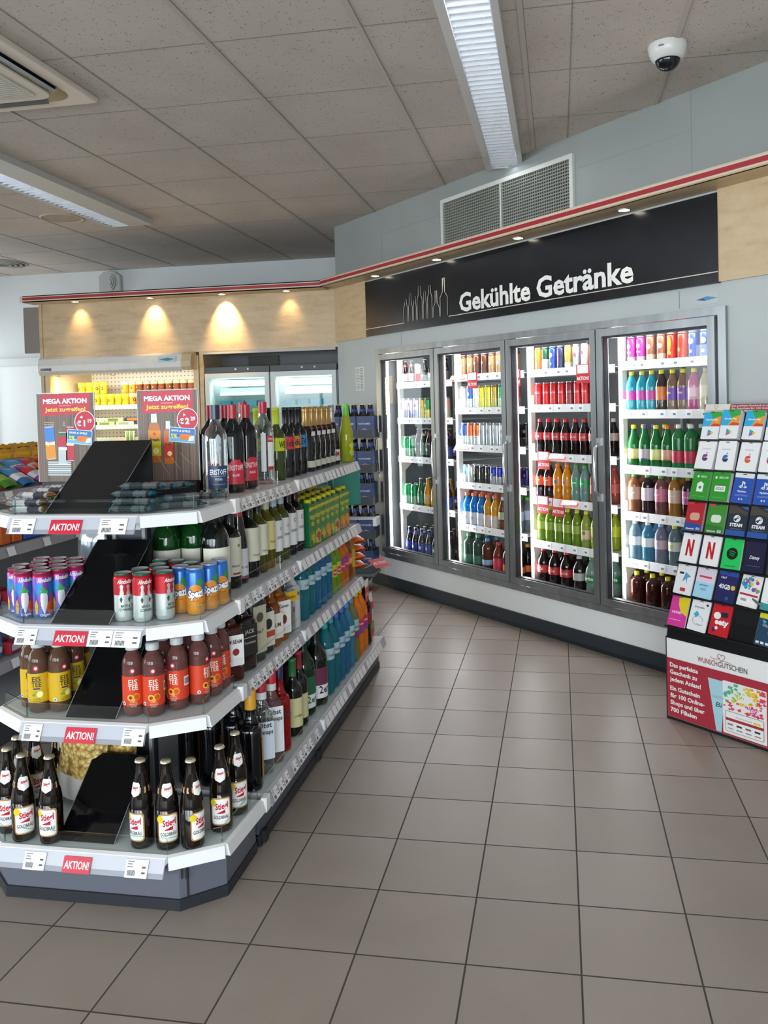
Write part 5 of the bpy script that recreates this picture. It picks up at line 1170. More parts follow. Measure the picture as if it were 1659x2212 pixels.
    its = [('water_teal', 3.60, 'teal water bottle'), ('water_teal', 3.695, 'teal water bottle'), ('water_blue', 3.79, 'blue water bottle'), ('water_blue', 3.885, 'blue water bottle'), ('water_sky', 3.98, 'sky blue water bottle'), ('berry_clear', 4.075, 'berry flavoured drink bottle'), ('orange_big', 4.175, 'orange soda bottle'), ('orange_big', 4.265, 'orange soda bottle'), ('cola_big', 4.355, 'dark cola bottle')]
    for i, (k, y, d) in enumerate(its):
        for r in range(2):
            place(k, (-1.062-.09*r, y, zb), RUNR-.1, 'large %s, %s of the soft drinks, bottom long shelf%s' % (d, ORD[i], ', back row' if r else ''), 'bottle', 'soft drinks on the bottom long shelf', 1.02)
stock_run()

# ------------------------------------------------------------------ posters, bars and bags on the end unit
def poster(x, y, kindn):
    left = kindn == 'cans'
    lab = ('standing poster with three cans and red price disc' if left else 'standing poster with two iced tea bottles')+', %s end of the top shelf' % ('left' if left else 'right')
    o = empty('poster_stand', (x, y, Z['top']+.0), 0, lab, 'poster', 'promotion posters')
    w, h, zb = .1125, .318, .055
    b = MB(); b.box(-w, w, -.003, .0, zb, zb+h, 'shelf glass'); b.box(-w-.002, -w, -.004, .001, zb, zb+h, 'c6cccb:.3'); b.box(w, w+.002, -.004, .001, zb, zb+h, 'c6cccb:.3'); b.box(-w, w, -.004, .001, zb+h, zb+h+.002, 'c6cccb:.3')
    b.box(-.06, .06, -.02, .03, -.0, .006, '1a1b1d:.4'); b.box(-w*.9, w*.9, -.006, .02, .006, zb, '15161a:.4'); b.obj('frame', o)
    b = MB(); Y = -.0045
    b.box(-w+.001, w-.001, Y, -.0035, zb+.001, zb+h-.001, '6a594e:.35')
    random.seed(3)
    for i in range(26):
        x0 = -w+.002+i*(2*w-.004)/26; b.poly([(x0, zb+.002), (x0+.003+.004*random.random(), zb+.002), (x0+.004, zb+h-.002), (x0+.001, zb+h-.002)], Y-.0002, random.choice(('75645a', '5c4c43', '7d6b5f'))+':.35')
    b.obj('backdrop', o)
    def px(u): return -w+u*2*w
    def pz(v): return zb+h*(1-v)
    b = MB(); b.poly([(px(.08), pz(.255)), (px(.93), pz(.235)), (px(.93), pz(.005)), (px(.08), pz(.015))], Y-.0006, 'bf2440:.35')
    b.text('MEGA AKTION', .0170, 'f7f1f2:.4', px(.5), pz(.115), Y-.001, 'c', .172, .045); b.text('Jetzt zugreifen!', .0150, 'e9cf4a:.4', px(.5), pz(.205), Y-.001, 'c', .160, .035)
    b.box(px(.40), px(.60), Y-.001, Y-.0006, pz(.145), pz(.141), 'f0dede:.4'); b.obj('headline', o)
    b = MB(); cx, cz = px(.835), pz(.33); R = .040
    b.poly([(cx+R*math.cos(t), cz+R*math.sin(t)) for t in [2*PI*i/36 for i in range(36)]], Y-.0012, 'efe3e4:.4'); b.poly([(cx+R*.93*math.cos(t), cz+R*.93*math.sin(t)) for t in [2*PI*i/36 for i in range(36)]], Y-.0015, 'bf2440:.4')
    b.text('ab' if left else 'je', .009, 'f7f1f2:.4', cx-.012, cz+.014, Y-.0018, 'c', None, .03); b.text('€', .018, 'f7f1f2:.4', cx-.022, cz-.014, Y-.0018, 'c', None, .04)
    b.text('1' if left else '2', .021, 'f7f1f2:.4', cx-.001, cz-.015, Y-.0018, 'c', None, .05); b.text('19' if left else '29', .013, 'f7f1f2:.4', cx+.020, cz-.003, Y-.0018, 'c', None, .04); b.obj('price_disc', o)
    b = MB(); b.xf = Matrix.Translation((px(.74), Y-.0022, pz(.50))) @ Matrix.Rotation(.09, 4, 'Y')
    b.poly(rrect(-.049, .049, -.026, .026, .004), 0, 'dfe9ef:.4'); b.poly(rrect(-.047, .047, -.024, .024, .003), -.0003, '2f74b8:.4'); b.poly([(-.047, -.024), (.047, -.024), (.047, -.002), (-.047, -.010)], -.0005, '6fb0dc:.4')
    b.text('SAVE & SMILE', .007, 'f4f4f4:.4', -.006, .011, -.0008, 'c', .07, .03); b.text('5%', .015, 'd9e04a:.4', -.030, -.012, -.0008, 'c', None, .04); b.poly(rrect(-.008, .036, -.016, .004, .003), -.0008, 'e8792a:.4'); b.poly([(.024, -.02), (.044, -.016), (.044, .002), (.028, -.004)], -.001, 'e9f2f6:.4'); b.obj('coupon', o); b.xf = None
    b = MB()
    def minican(cx, z0, ww, hh, cols, txt=None, tcol='f4f4f4', tilt=0):
        b.xf = Matrix.Translation((cx, Y-.0008, z0)) @ Matrix.Rotation(tilt, 4, 'Y')
        z = 0
        for f, c in cols: b.poly([(-ww, z*hh), (ww, z*hh), (ww, f*hh), (-ww, f*hh)], 0, c+':.35'); z = f
        b.poly([(-ww*.9, hh), (ww*.9, hh), (ww*.8, hh*1.02), (-ww*.8, hh*1.02)], 0, 'c9cdd0:.3'); b.poly([(-ww*.9, 0), (ww*.9, 0), (ww*.8, -hh*.02), (-ww*.8, -hh*.02)], 0, 'c9cdd0:.3')
        if txt: b.text(txt, ww*.62, tcol+':.4', 0, hh*.45, -.0006, 'c', ww*1.9, .05)
        b.xf = None
    if left:
        for t in (.33, .35, .37): b.box(px(.12), px(.30), Y-.0007, Y-.0003, pz(t), pz(t)+.0015, 'd8cfc8:.4'); b.box(px(.45), px(.49), Y-.0007, Y-.0003, pz(t), pz(t)+.0015, 'd8cfc8:.4')
        minican(px(.23), pz(.74), .0195, .113, [(.55, 'd98f2e'), (1, '3a7fc8')], 'Spezi', tilt=-.05); minican(px(.56), pz(.76), .0165, .118, [(1, 'b8243a')], 'Almdudler', tilt=.03)
        b.xf = Matrix.Translation((0, -.0008, 0)); minican(px(.43), pz(.80), .0175, .112, [(.55, 'b9c4c2'), (.9, 'b8243a'), (1, '2f6f55')], 'Almd', tilt=.02)
        for i in range(7): b.poly([(px(.17), pz(.93-.024*i)), (px(.17+.40), pz(.935-.024*i)), (px(.17+.40), pz(.918-.024*i)), (px(.16), pz(.913-.024*i))], Y-.001, ('b8c4c8', '9fb0b4', 'd3dcdd')[i % 3]+':.3')
    else:
        def bott(cx, z0, ww, hh, c1, c2, txt):
            P = [(-ww, 0), (ww, 0), (ww, hh*.66), (ww*.8, hh*.78), (ww*.55, hh*.82), (-ww*.55, hh*.82), (-ww*.8, hh*.78), (-ww, hh*.66)]
            b.xf = Matrix.Translation((cx, Y-.0008, z0)); b.poly(P, 0, 'b86a2a:.3'); b.poly([(-ww, hh*.14), (ww, hh*.14), (ww, hh*.66), (-ww, hh*.66)], -.0002, c1+':.35'); b.poly([(-ww, hh*.44), (ww, hh*.44), (ww, hh*.66), (-ww, hh*.66)], -.0003, c2+':.35')
            b.poly([(-ww*.5, hh*.82), (ww*.5, hh*.82), (ww*.45, hh), (-ww*.45, hh)], -.0002, 'd8dcdc:.35'); b.poly([(ww*.2*math.cos(t), hh*.59+ww*.2*math.sin(t)) for t in [2*PI*i/12 for i in range(12)]], -.0006, 'c8243c:.4')
            b.text(txt, ww*.50, '3a4a1a:.4', 0, hh*.44, -.0006, 'c', ww*1.6, .04); b.poly([(ww*.5*math.cos(t)+ww*.2, hh*.24+ww*.5*math.sin(t)) for t in [2*PI*i/14 for i in range(14)]], -.0006, 'e9e08a:.4'); b.xf = None
        bott(px(.275), pz(.80), .0235, .172, 'c9b81f', 'd98a1f', 'fresh'); b.xf = None; bott(px(.505), pz(.815), .0175, .150, 'c83a3a', 'd9622f', 'fresh')
        for i in range(3): b.tube([(px(.3+.2*i), Y-.0022, pz(.7)), (px(.5+.2*i), Y-.0022, pz(.93-.05*i))], .0004, 'cfd4d4:.2', 4)
    b.obj('product_picture', o)
poster(-1.742, 2.725, 'cans'); poster(-1.350, 2.725, 'tea')

def wrapper(name, w, l, t, mats, crimp, art=None):
    """flow-wrapped pack lying flat, long side along x"""
    b = MB(); nx, ny = 30, 8; vs = []; random.seed(len(name)); pick = [random.choice(mats) for _ in range(40)] if isinstance(mats, tuple) else None
    for i in range(nx+1):
        u = -1+2*i/nx
        for j in range(ny+1):
            v = -1+2*j/ny; e = max(0, 1-abs(u/.86)**6)*max(0, 1-abs(v)**4) if abs(u) < .86 else 0
            vs.append((u*l/2, v*w/2, t*.5+t*.5*e**.5*(1+.10*math.sin(u*23+v*5)+.08*math.sin(u*41-v*9))))
    n = len(vs); vs += [(x, y, t-z if z > t*.5 else t*.5-.0006) for x, y, z in vs]
    fs, ms = [], []
    for s in (0, 1):
        for i in range(nx):
            for j in range(ny):
                q = s*n+i*(ny+1)+j; f = (q, q+ny+1, q+ny+2, q+1); fs.append(f if s == 0 else f[::-1])
                ms.append(crimp if i < 4 or i > nx-5 else pick[(i//4+(j > 3)*3) % 40] if isinstance(mats, tuple) else mats)
    b.add(vs, fs, ms, True)
    if art: art(b)
    return b.mesh(name)
def bars_on_top():
    z = Z['top']
    silver = wrapper('candy_bar', .042, .14, .020, ('c9cace:.2:.5', '4a4650:.25:.2', 'e2e2e4:.2:.45', 'd4d2d6:.2:.5', 'a8a4ac:.2:.5'), 'a8803a:.3:.6')
    teal = wrapper('protein_bar', .050, .155, .020, ('9aa1a6:.2:.5', '30363a:.25:.2', 'd3dadc:.2:.5', '3a464a:.25:.2', '6a7378:.25:.3'), '1a6a76:.3:.1')
    def lay(me, x, y, dz, rz, tilt, name, lab, cat, grp):
        o = D.objects.new(name, me); COL.objects.link(o); o.location = (x, y, z+dz*1.62); o.rotation_euler = (tilt, 0, rz); tag(o, lab, cat, grp); return o
    pos = ['lowest in front', 'second from below in front', 'on top in front', 'lowest in the middle', 'on top in the middle', 'lowest at the back', 'on top at the back', 'leftmost on the pile']
    for i, (x, y, dz, rz) in enumerate([(-1.600, 2.29, 0, .05), (-1.612, 2.295, .012, .10), (-1.600, 2.325, .024, -.04), (-1.605, 2.36, 0, .02), (-1.590, 2.385, .028, .06), (-1.600, 2.42, 0, -.05), (-1.585, 2.445, .030, .08), (-1.690, 2.41, .010, .5)]):
        lay(silver, x, y, dz+.001, rz, 0, 'candy_bar', 'silver and gold wrapped bar on the top end shelf, %s' % pos[i], 'candy bar', 'silver wrapped bars')
    pos = ['lowest in front', 'second from below in front', 'third from below in front', 'on top of the front stack', 'lowest in the middle', 'on top in the middle', 'lowest beside the vodka', 'upper one beside the vodka', 'at the back under the poster', 'on the rear stack top', 'standing over the right edge']
    for i, (x, y, dz, rz) in enumerate([(-1.262, 2.30, 0, .03), (-1.255, 2.305, .013, .08), (-1.265, 2.32, .026, .0), (-1.250, 2.345, .039, .18), (-1.255, 2.37, 0, .1), (-1.235, 2.40, .034, .22), (-1.150, 2.39, 0, .45), (-1.155, 2.41, .013, .7), (-1.255, 2.50, 0, -.05), (-1.245, 2.51, .030, .15), (-1.150, 2.50, .008, .15)]):
        lay(teal, x, y, dz+.001, rz, 0, 'protein_bar', 'teal ended dark protein bar on the top end shelf, %s' % pos[i], 'protein bar', 'teal ended bars')
bars_on_top()

def bag_mesh(name, w, h, t, cols, art=None, sag=.1, seed=1, n=12):
    """upright pillow bag, front -y; cols = list of materials from bottom to top"""
    random.seed(seed); b = MB(); nx, nz = 10, n; V = []; ph = random.uniform(0, 6)
    for s in (-1, 1):
        for k in range(nz+1):
            v = k/nz
            for i in range(nx+1):
                u = -1+2*i/nx; e = max(0.0, (1-abs(u)**3))*max(0.0, 1-abs(2*v-1+sag)**4)
                wob = .06*math.sin(7*v+ph+u*3)+.04*math.sin(13*u+ph+5*v)
                V.append((u*w/2*(1-.05*math.sin(PI*v)), s*t/2*(e**.6)*(1+wob), v*h+.004*math.sin(9*u+ph)*(v > .9)))
    m = (nx+1)*(nz+1); fs, ms = [], []
    for s in (0, 1):
        for k in range(nz):
            for i in range(nx):
                q = s*m+k*(nx+1)+i; f = (q, q+1, q+nx+2, q+nx+1); fs.append(f if s == 0 else f[::-1]); ms.append(cols[min(len(cols)-1, int(k/nz*len(cols)))])
    b.add(V, fs, ms, True)
    if art: art(b, w, h, t)
    return b.mesh(name)
@reg('puffed snack')
def _(nt, b, N, L):
    g = N('ShaderNodeTexCoord').outputs['Object']; vo = N('ShaderNodeTexVoronoi'); vo.inputs['Scale'].default_value = 70; L(g, vo.inputs['Vector'])
    c = ramp(nt, vo.outputs['Distance'], [(.0, rgb('e6cf86')), (.45, rgb('cfae5e')), (.8, rgb('8f7038'))]); L(c, b.inputs['Base Color']); b.inputs['Roughness'].default_value = .3
    bp = N('ShaderNodeBump'); bp.inputs['Strength'].default_value = .6; bp.inputs['Distance'].default_value = .01; L(vo.outputs['Distance'], bp.inputs['Height']); L(bp.outputs[0], b.inputs['Normal'])
def put(me, name, loc, rot, lab, cat, grp=None, tilt=0, lean=0, sc=1):
    o = D.objects.new(name, me); COL.objects.link(o); o.location = loc; o.rotation_euler = (tilt, lean, rot); tag(o, lab, cat, grp)
    if sc != 1: o.scale = (sc,)*3
    return o
def snack_bags():
    me = bag_mesh('snack_bag', .20, .34, .09, ['d8d6d0:.25', 'puffed snack', 'puffed snack', 'puffed snack', 'c6c6c4:.25'], seed=5)
    me2 = bag_mesh('snack_bag', .18, .36, .08, ['cfcdc8:.25', 'puffed snack', 'd3d3d2:.2', 'd0d0cf:.2'], seed=8)
    z = Z['bottom']
    put(me, 'snack_bag', (-1.605, 2.500, z+.01), -.25, 'clear bag of yellow puffed snacks leaning behind the left beers', 'snack bag', 'clear snack bags', -.1, .12)
    put(me2, 'snack_bag', (-1.520, 2.560, z+.01), -.15, 'clear bag of yellow puffed snacks with a silver top, behind the black board', 'snack bag', 'clear snack bags', -.05, .10)
    put(me, 'snack_bag', (-1.60, 2.680, z+.01), -.4, 'clear bag of yellow puffed snacks at the back, top visible above the board', 'snack bag', 'clear snack bags', 0, .05)
    # brown and orange bags on the far side above the cans
    br = bag_mesh('pastry_bag', .15, .22, .07, ['b89a6a:.35', 'c7a878:.3', 'a98a58:.3'], seed=2)
    og = bag_mesh('chips_bag', .15, .22, .07, ['5a6068:.25:.4', 'c4552a:.3', '6a727c:.2:.5', 'b8c0c8:.2:.6'], seed=3)
    for i, (y, k, w) in enumerate([(2.74, og, 'nearest'), (2.86, og, 'second'), (2.98, br, 'third'), (3.10, br, 'fourth')]):
        put(k, 'chips_bag' if k is og else 'pastry_bag', (-1.665-.02*i, y, Z['third']+.004), -.5, '%s bag behind the violet cans, %s on the left side shelf' % ('orange and silver' if k is og else 'brown', w), 'bag', 'bags on the left side shelf', 0, 0, 1.2 if k is br else 1.05)
snack_bags()

# ------------------------------------------------------------------ shelving further left with sweets
def left_shelving():
    xo, xr = -2.95, -2.50; ya, yb = 3.0, 5.6
    root = empty('sweets_shelving', (xo, (ya+yb)/2, 0), 0, 'grey shelving with sweets on the far left behind the end unit', 'shelving'); off = -Vector((xo, (ya+yb)/2, 0))
    b = MB(); b.box(xo-.35, xr+.02, ya, yb, 0, .14, '3c3f48:.4'); b.obj('base', root).location = off
    b = MB(); b.box(xo-.02, xo+.02, ya, yb, .14, 1.22, '8f8f90:.5'); b.obj('back_panel', root).location = off
    ZL = [.16, .36, .60, .875, 1.13]
    for k, z in enumerate(ZL):
        b = MB(); b.box(xo+.02, xr, ya, yb, z-.02, z-.003, 'a9aaad:.45'); s = b.obj('shelf', root); s.location = off
        b = MB(); b.add([(xr, ya, z), (xr, yb, z), (xr+.02, yb, z-.045), (xr+.02, ya, z-.045), (xr, ya, z-.045), (xr, yb, z-.045)], [(0, 3, 2, 1), (3, 4, 5, 2), (0, 4, 3), (1, 2, 5)], '9d9ba0:.4'); b.obj('price_rail', s)
        if k >= 1:
            for y in range(9):
                b = MB(); tagmesh(b, xr+.008, ya+.12+y*.27, z-.042, .055, .04, 0, 1, .012, False); b.obj('price_tag', s)
    yel = bag_mesh('sweets_bag', .13, .19, .05, ['c98f14:.3', 'd9a01a:.25', 'e0a81f:.25', 'c88f1a:.3'], lambda b, w, h, t: b.box(-w*.3, w*.3, -t*.3, -t*.28, h*.86, h*.90, '6a4a14:.5'), seed=4)
    cols = [('8a3a8c', 'd8d8dc', 'c8303c'), ('4a8a2c', '8fb83c', '2f6f2c'), ('c85a1c', 'e8b83c', 'a8302c'), ('2f6fa8', 'e6e8ec', '3a8ab8'), ('b8283c', 'f0e0e0', '7a2a6a')]
    sw = [bag_mesh('candy_bag', .12, .17, .035, [c[0]+':.25', c[1]+':.25', c[2]+':.25', c[0]+':.25'], seed=10+i) for i, c in enumerate(cols)]
    cn = ['purple and silver', 'green', 'orange and yellow', 'blue and white', 'red and pink']
    # upright yellow bags in the top row
    for i in range(8):
        put(yel, 'sweets_bag', (-2.86+.0*i, 3.12+.155*i, 1.135), PI/2-.25, 'yellow sweets bag standing in the top row, %s from the near end' % ORD[i], 'bag', 'yellow sweets bags')
    # colourful bags lying in front of them
    for i in range(10):
        for r in range(2):
            k = (i*2+r*3) % 5
            put(sw[k], 'candy_bag', (-2.53-.10*r, 3.10+.135*i, 1.14+.03*r), PI/2+random.uniform(-.2, .2), '%s candy bag lying in the %s row by yellow bags, %s along' % (cn[k], ('front', 'second')[r], ORD[i]), 'bag', 'candy bags on the top left shelf', -1.05)
    ob = MB(); ob.box(-.035, .035, -.03, .03, 0, .10, 'c8601c:.35', bev=.004); ob.lathe([(.018, .103), (.018, .106), (.001, .106)], 'b03a1a:.4', 10, caps=False); om = ob.mesh('candy_box')
    bb = MB(); bb.box(-.07, .07, -.04, .04, 0, .12, '1f5fb8:.35', bev=.003); bb.poly(rrect(-.055, .055, .03, .10, .01), -.0408, 'b8bcd0:.35'); bb.poly(rrect(-.045, .03, .04, .07, .01), -.0414, '7a2a3a:.35'); bm = bb.mesh('chocolate_box')
    for i in range(3): put(om, 'candy_box', (-2.56, 3.36+.085*i, .88), PI/2, 'small orange sweets tub on the middle left shelf, %s from the near end' % ORD[i], 'tub', 'orange sweets tubs')
    for i in range(2): put(bm, 'chocolate_box', (-2.57, 3.66+.16*i, .88), PI/2-.1, 'blue chocolate box on the middle left shelf, %s from the near end' % ORD[i], 'box', 'blue chocolate boxes')
    for i in range(9): put(sw[1] if i < 7 else sw[4], 'candy_bag', (-2.60, 3.98+.13*i, .88), PI/2, '%s candy bag on the middle left shelf, %s after the blue boxes' % (cn[1] if i < 7 else cn[4], ORD[i]), 'bag', 'bags on the middle left shelf', -.2)
    pk = MB(); pk.box(-.045, .045, -.02, .02, 0, .055, 'a8283c:.35', bev=.003); pk.poly(rrect(-.035, .035, .012, .042, .004), -.0207, 'c9d3dc:.35'); pm = pk.mesh('sweets_pack')
    for zz, nm, n in ((.605, 'lower', 14), (.365, 'low', 12)):
        for i in range(n):
            for r in range(2): put(pm if (i+r) % 3 else sw[3], 'sweets_pack', (-2.55-.07*r, 3.05+.11*i, zz), PI/2, 'small %s pack on the %s left shelf, %s from near end%s' % ('red' if (i+r) % 3 else 'blue', nm, ORD[i], ', back row' if r else ''), 'pack', 'small packs on the %s left shelf' % nm, 0, 0, 1 if (i+r) % 3 else .6)
left_shelving()

# ------------------------------------------------------------------ chilled food
def chilled():
    y0 = PY+.36
    def cup(key, c, c2):
        b = MB(); h, r = .112, .036
        b.lathe([(r*.78, 0), (r*.86, .02), (r*.97, h*.72), (r*.99, h*.74), (r, h*.97)], [c+':.35', c+':.35', c2+':.35', c2+':.35'], 16); rt = ('yogurt_cup', b.mesh('yogurt_cup'))
        b = MB(); b.lathe([(r*1.06, h*.95), (r*1.06, h*.975), (r*.9, h), (.001, h)], c2+':.3', 16, caps=False); ld = ('lid', b.mesh('lid'))
        b = MB(); dot(h*.46, .014, '1f1a18')(b, r*.95, h); dot(h*.46, .006, 'd8a04a', 0, .0006)(b, r*.95, h); lb = ('printed_artwork', b.mesh('printed_artwork')); kind(key, rt, [ld, lb])
    cup('cup_yellow', 'd9b51c', 'e9c936'); cup('cup_orange', 'd98a24', 'ecd0a0'); cup('cup_brown', '6a3418', 'c8a888')
    x0 = -4.60; seq = ['cup_yellow']*6+['cup_orange']*2+['cup_brown']*9
    for row, z in ((0, 1.535), (1, 1.652)):
        for i in range(17):
            k = ['cup_yellow']*7+['cup_orange']*3+['cup_brown']*7
            if row and i in (4, 5): continue
            kk = (seq if row else k)[i]; x = x0+.0765*i
            if row and x > -3.40: continue
            place(kk, (x, y0+.005*(i % 2), z), random.uniform(-.9, .9), '%s coffee drink cup in the chilled cabinet, %s row, %s from the left' % (kk.split('_')[1], ('lower', 'upper')[row], ORD[i]), 'cup', 'coffee cups in the chilled cabinet', 1.03)
    sm = MB(); sm.box(-.035, .035, -.02, .02, 0, .05, 'd8c8a8:.4', bev=.004); sm.poly(rrect(-.028, .028, .01, .04, .004), -.0207, 'a8402c:.4'); m = sm.mesh('dessert_pack')
    for i in range(3): put(m, 'dessert_pack', (-3.44+.08*i, y0-.05, 1.535), 0, 'small dessert pack at the right end of the cup shelf, %s from the left' % ORD[i], 'pack', 'dessert packs')
    # second shelf: sausages, packed snacks
    pk = [MB() for _ in range(3)]
    for b, c, d in zip(pk, ('2a2a5c', 'e8e2c8', 'c8c890'), ('d87a2a', '8a9a7a', '5a7a3a')):
        b.box(-.09, .09, -.05, .05, 0, .035, c+':.35', bev=.004); b.poly(rrect(-.06, .04, .006, .03, .004), -.0508, d+':.4')
    pm = [b.mesh('food_pack') for b in pk]
    for i in range(7): put(pm[(i*2) % 3], 'food_pack', (-4.50+.2*i, PY+.30, 1.345), 0, 'flat food pack on the second chilled shelf, %s from the left' % ORD[i], 'pack', 'packs on the second chilled shelf')
    for i in range(6): put(pm[(i+1) % 3], 'food_pack', (-4.42+.2*i, PY+.31, 1.382), .1, 'flat food pack stacked on the second chilled shelf, %s from the left' % ORD[i], 'pack', 'packs on the second chilled shelf')
    bn = MB(); bn.tube([(-.10+.02*i, 0, .06+.05*math.sin(i*.35)-.004*i) for i in range(11)], .014, '6a6a4a:.4', 8); put(bn.mesh('sausage'), 'sausage', (-3.88, PY+.42, 1.37), .3, 'curved dry sausage on the second chilled shelf', 'sausage')
    bx = [MB() for _ in range(3)]
    for b, c in zip(bx, ('e9e6d8', 'dfe8d8', 'f0e2c0')): b.box(-.09, .09, -.06, .06, 0, .13, c+':.4', bev=.005); b.poly(rrect(-.06, .05, .03, .09, .01), -.0608, ('c8502a', '4a8a3a', 'd89a2a')[bx.index(b)]+':.4')
    bm = [b.mesh('food_tub') for b in bx]
    for i in range(7): put(bm[i % 3], 'food_tub', (-4.50+.2*i, PY+.22, 1.10), 0, 'white food tub on the third chilled shelf, %s from the left' % ORD[i], 'tub', 'tubs on the third chilled shelf')
    lk = MB()
    for i in range(5): lk.tube([(.02*i, 0, 0), (.018*i+.004, 0, .1), (.02*i-.005, .01, .19)], .009, ('d8e0b8:.4', '7aa04a:.4')[i % 2], 6)
    put(lk.mesh('leek'), 'leek', (-4.03, PY+.14, 1.10), 0, 'green leek standing in front of the chilled tubs', 'vegetable')
    # goods seen through the freezer doors
    for k, xc in enumerate((-2.857, -2.232)):
        for i in range(4):
            b = MB(); b.box(-.055, .055, -.03, .03, 0, .10, ('2f9aa8', '3f8f9c', '5aa8b8', '4a7fa0')[i]+':.3', bev=.006)
            put(b.mesh('frozen_food_box'), 'frozen_food_box', (xc-.19+.125*i, PY+.22, 1.452), 0, 'teal frozen food box in the %s freezer, %s from the left' % (('left', 'right')[k], ORD[i]), 'box', 'frozen food boxes')
chilled()

# ------------------------------------------------------------------ drinks inside the cooler
def cooler_kinds():
    def C(key, h, r, cols, art=None, lid='c9ccd0:.22:.8'): can(key, h, r, cols, art, lid, n=16)
    g = ':.28:.35'
    C('c_magenta', .155, .027, [(.25, 'd8b0d8'+g), (1, 'c03a9c'+g)], combo(dot(.10, .014, 'e8b8e0'), T('RAUCH', .010, 'f4e4f4', .06, 0, .03)))
    C('c_brown', .155, .027, [(.3, 'c9a08a'+g), (1, '8f5a44'+g)], combo(dot(.09, .015, 'd8b8a0')))
    C('c_redyel', .155, .027, [(1, 'c8281c'+g)], combo(patch([(.05, .004), (.09, .010), (.12, .008), (.135, .003)], 'e8b82c'), dot(.045, .010, 'e8c83c')))
    C('c_red', .155, .027, [(1, 'd8301c'+g)], dot(.06, .012, 'e88a2c'))
    C('c_blue', .155, .027, [(1, '2f4a9c'+g)], combo(dot(.10, .016, 'c8d0e4'), dot(.045, .009, 'e0c03c')))
    C('c_redwhite', .155, .027, [(.5, 'b8283c'+g), (1, 'e0d0cc'+g)], dot(.10, .014, 'e07a2c'))
    C('c_orange', .155, .027, [(.5, 'c8783c'+g), (1, 'd8862c'+g)], dot(.11, .012, '4a8a3a')); C('c_greenwhite', .155, .027, [(.5, 'e4e6c8'+g), (1, '2a5a3a'+g)])
    C('c_navypink', .155, .027, [(1, '2a3550'+g)], patch([(.03, .004), (.13, .004)], 'd83a7a')); C('c_gold', .155, .027, [(.3, 'd0c8a8'+g), (1, 'b8954a'+g)])
    C('c_silver', .155, .027, [(1, 'b4b8bc:.25:.7')], dot(.09, .012, '9a4a5a')); C('c_pinkwhite', .155, .027, [(1, 'e0bcc0'+g)], dot(.10, .013, 'b83a4a'))
    C('c_cola', .155, .027, [(1, 'd01c24'+g)], T('Coca-Cola', .016, 'f6f2f2', .085, 0, .050, .01, .2)); C('c_cola_dark', .155, .027, [(1, '8c2a30'+g)], T('Coca-Cola', .016, 'd8c8c8', .085, 0, .050, .01, .2)); C('c_cola_light', .155, .027, [(1, 'a9acb2:.25:.7')], T('light', .014, 'c02430', .085, 0, .03))
    C('c_coffee', .155, .030, [(.1, 'c8b8a0'+g), (.85, 'a8825a'+g), (1, '6a4630'+g)], dot(.08, .014, 'd8c8a8')); C('c_coffee_dark', .155, .027, [(1, '5a3426'+g)], dot(.09, .012, 'c8a880'))
    for k, c1, c2, t in (('t_blue', 'd8dce4', '2f56a8', 'e8e8f0'), ('t_white', 'e6e8ea', 'e2e4e6', 'b0b8c4'), ('t_yellow', 'd8cc48', 'd8c81c', 'f0ec9c'), ('t_gold', 'b0a05a', 'a88a2c', 'c8b45c'), ('t_green', '9cc8a8', '1f9a5a', 'd8ece0'), ('t_rose', 'c89a9c', 'c8605c', 'e0c0c0'), ('t_silver', 'c2c6ca', 'b4b8be', '8a8e94'), ('t_black', '2c2c2e', '1c1c1f', '8a8a8e'), ('t_multi', 'e8e8ec', 'd8682c', 'c83a2c'), ('t_lilac', 'a8a4c8', 'd0c4d8', '6a5a9c'), ('t_peach', 'e8d8d0', 'f0b8a4', 'e08a7a'), ('t_grngold', 'c8b45c', '1f7a3c', 'e0d048')):
        C(k, .168, .0325, [(.45, c1+':.25:.5'), (1, c2+':.25:.4')], combo(dot(.11, .013, t), patch([(.06, .014), (.066, .014)], t)))
    for k, c1, c2, t in (('e_ice', 'd0dce4', '8fc4e0', '3a8ac8'), ('e_white', 'e8eaec', 'dfe2e6', 'a8b0b8'), ('e_black', '202024', '1a1a1c', 'c8c83a'), ('e_blue', 'c0c4cc', '2438a8', 'd0d4e0'), ('e_bluepink', 'c0c4cc', '2a3cb4', 'c83a6a'), ('e_navy', '34348c', '28286c', 'e05a6a')):
        C(k, .135, .0268, [(.5, c1+':.25:.4'), (1, c2+':.25:.4')], dot(.08, .011, t))
    P = pet
    P('p_cyan', .235, .034, 'L2a9ab0:.2', 'd8cf1c', 'c03a9c', (.30, .52)); P('p_orange', .235, .034, 'L3a2a24:.2', 'd8cf1c', 'd8702c', (.28, .60)); P('p_purple', .235, .034, 'L8a6a54:.25', 'd8cf1c', '6a3a9c', (.28, .56), combo(T('fizz', .014, 'e0d83c', .10, 0, .03))); P('p_pink', .235, .034, 'Lc8508a:.3', 'd8cf1c', 'd8a0b0', (.28, .56)); P('p_cream', .235, .034, 'Lc8bca4:.1', 'c8b89c', 'd8ccb4', (.3, .6)); P('p_peach', .235, .036, 'L3a2e2a:.1', 'e8e4e0', 'ecc8a0', (.40, .80), sh='round')
    for k, c, l in (('g_yellow', 'd8cf1c', 'dcd88a'), ('g_purple', '5a4a8c', 'b8a8b8'), ('g_orange', 'd8641c', 'd8a084')): P(k, .245, .036, 'L1f6a34:.25', c, l, (.20, .44), patch([(.049, .04), (.056, .04)], {'g_yellow': 'c8d02c', 'g_purple': '5a3a8c', 'g_orange': 'd8642c'}[k]), sh='slim')
    P('g_red', .25, .040, 'L2a7a44:.3', 'e0e2e2', 'c8244a', (.16, .42), sh='round')
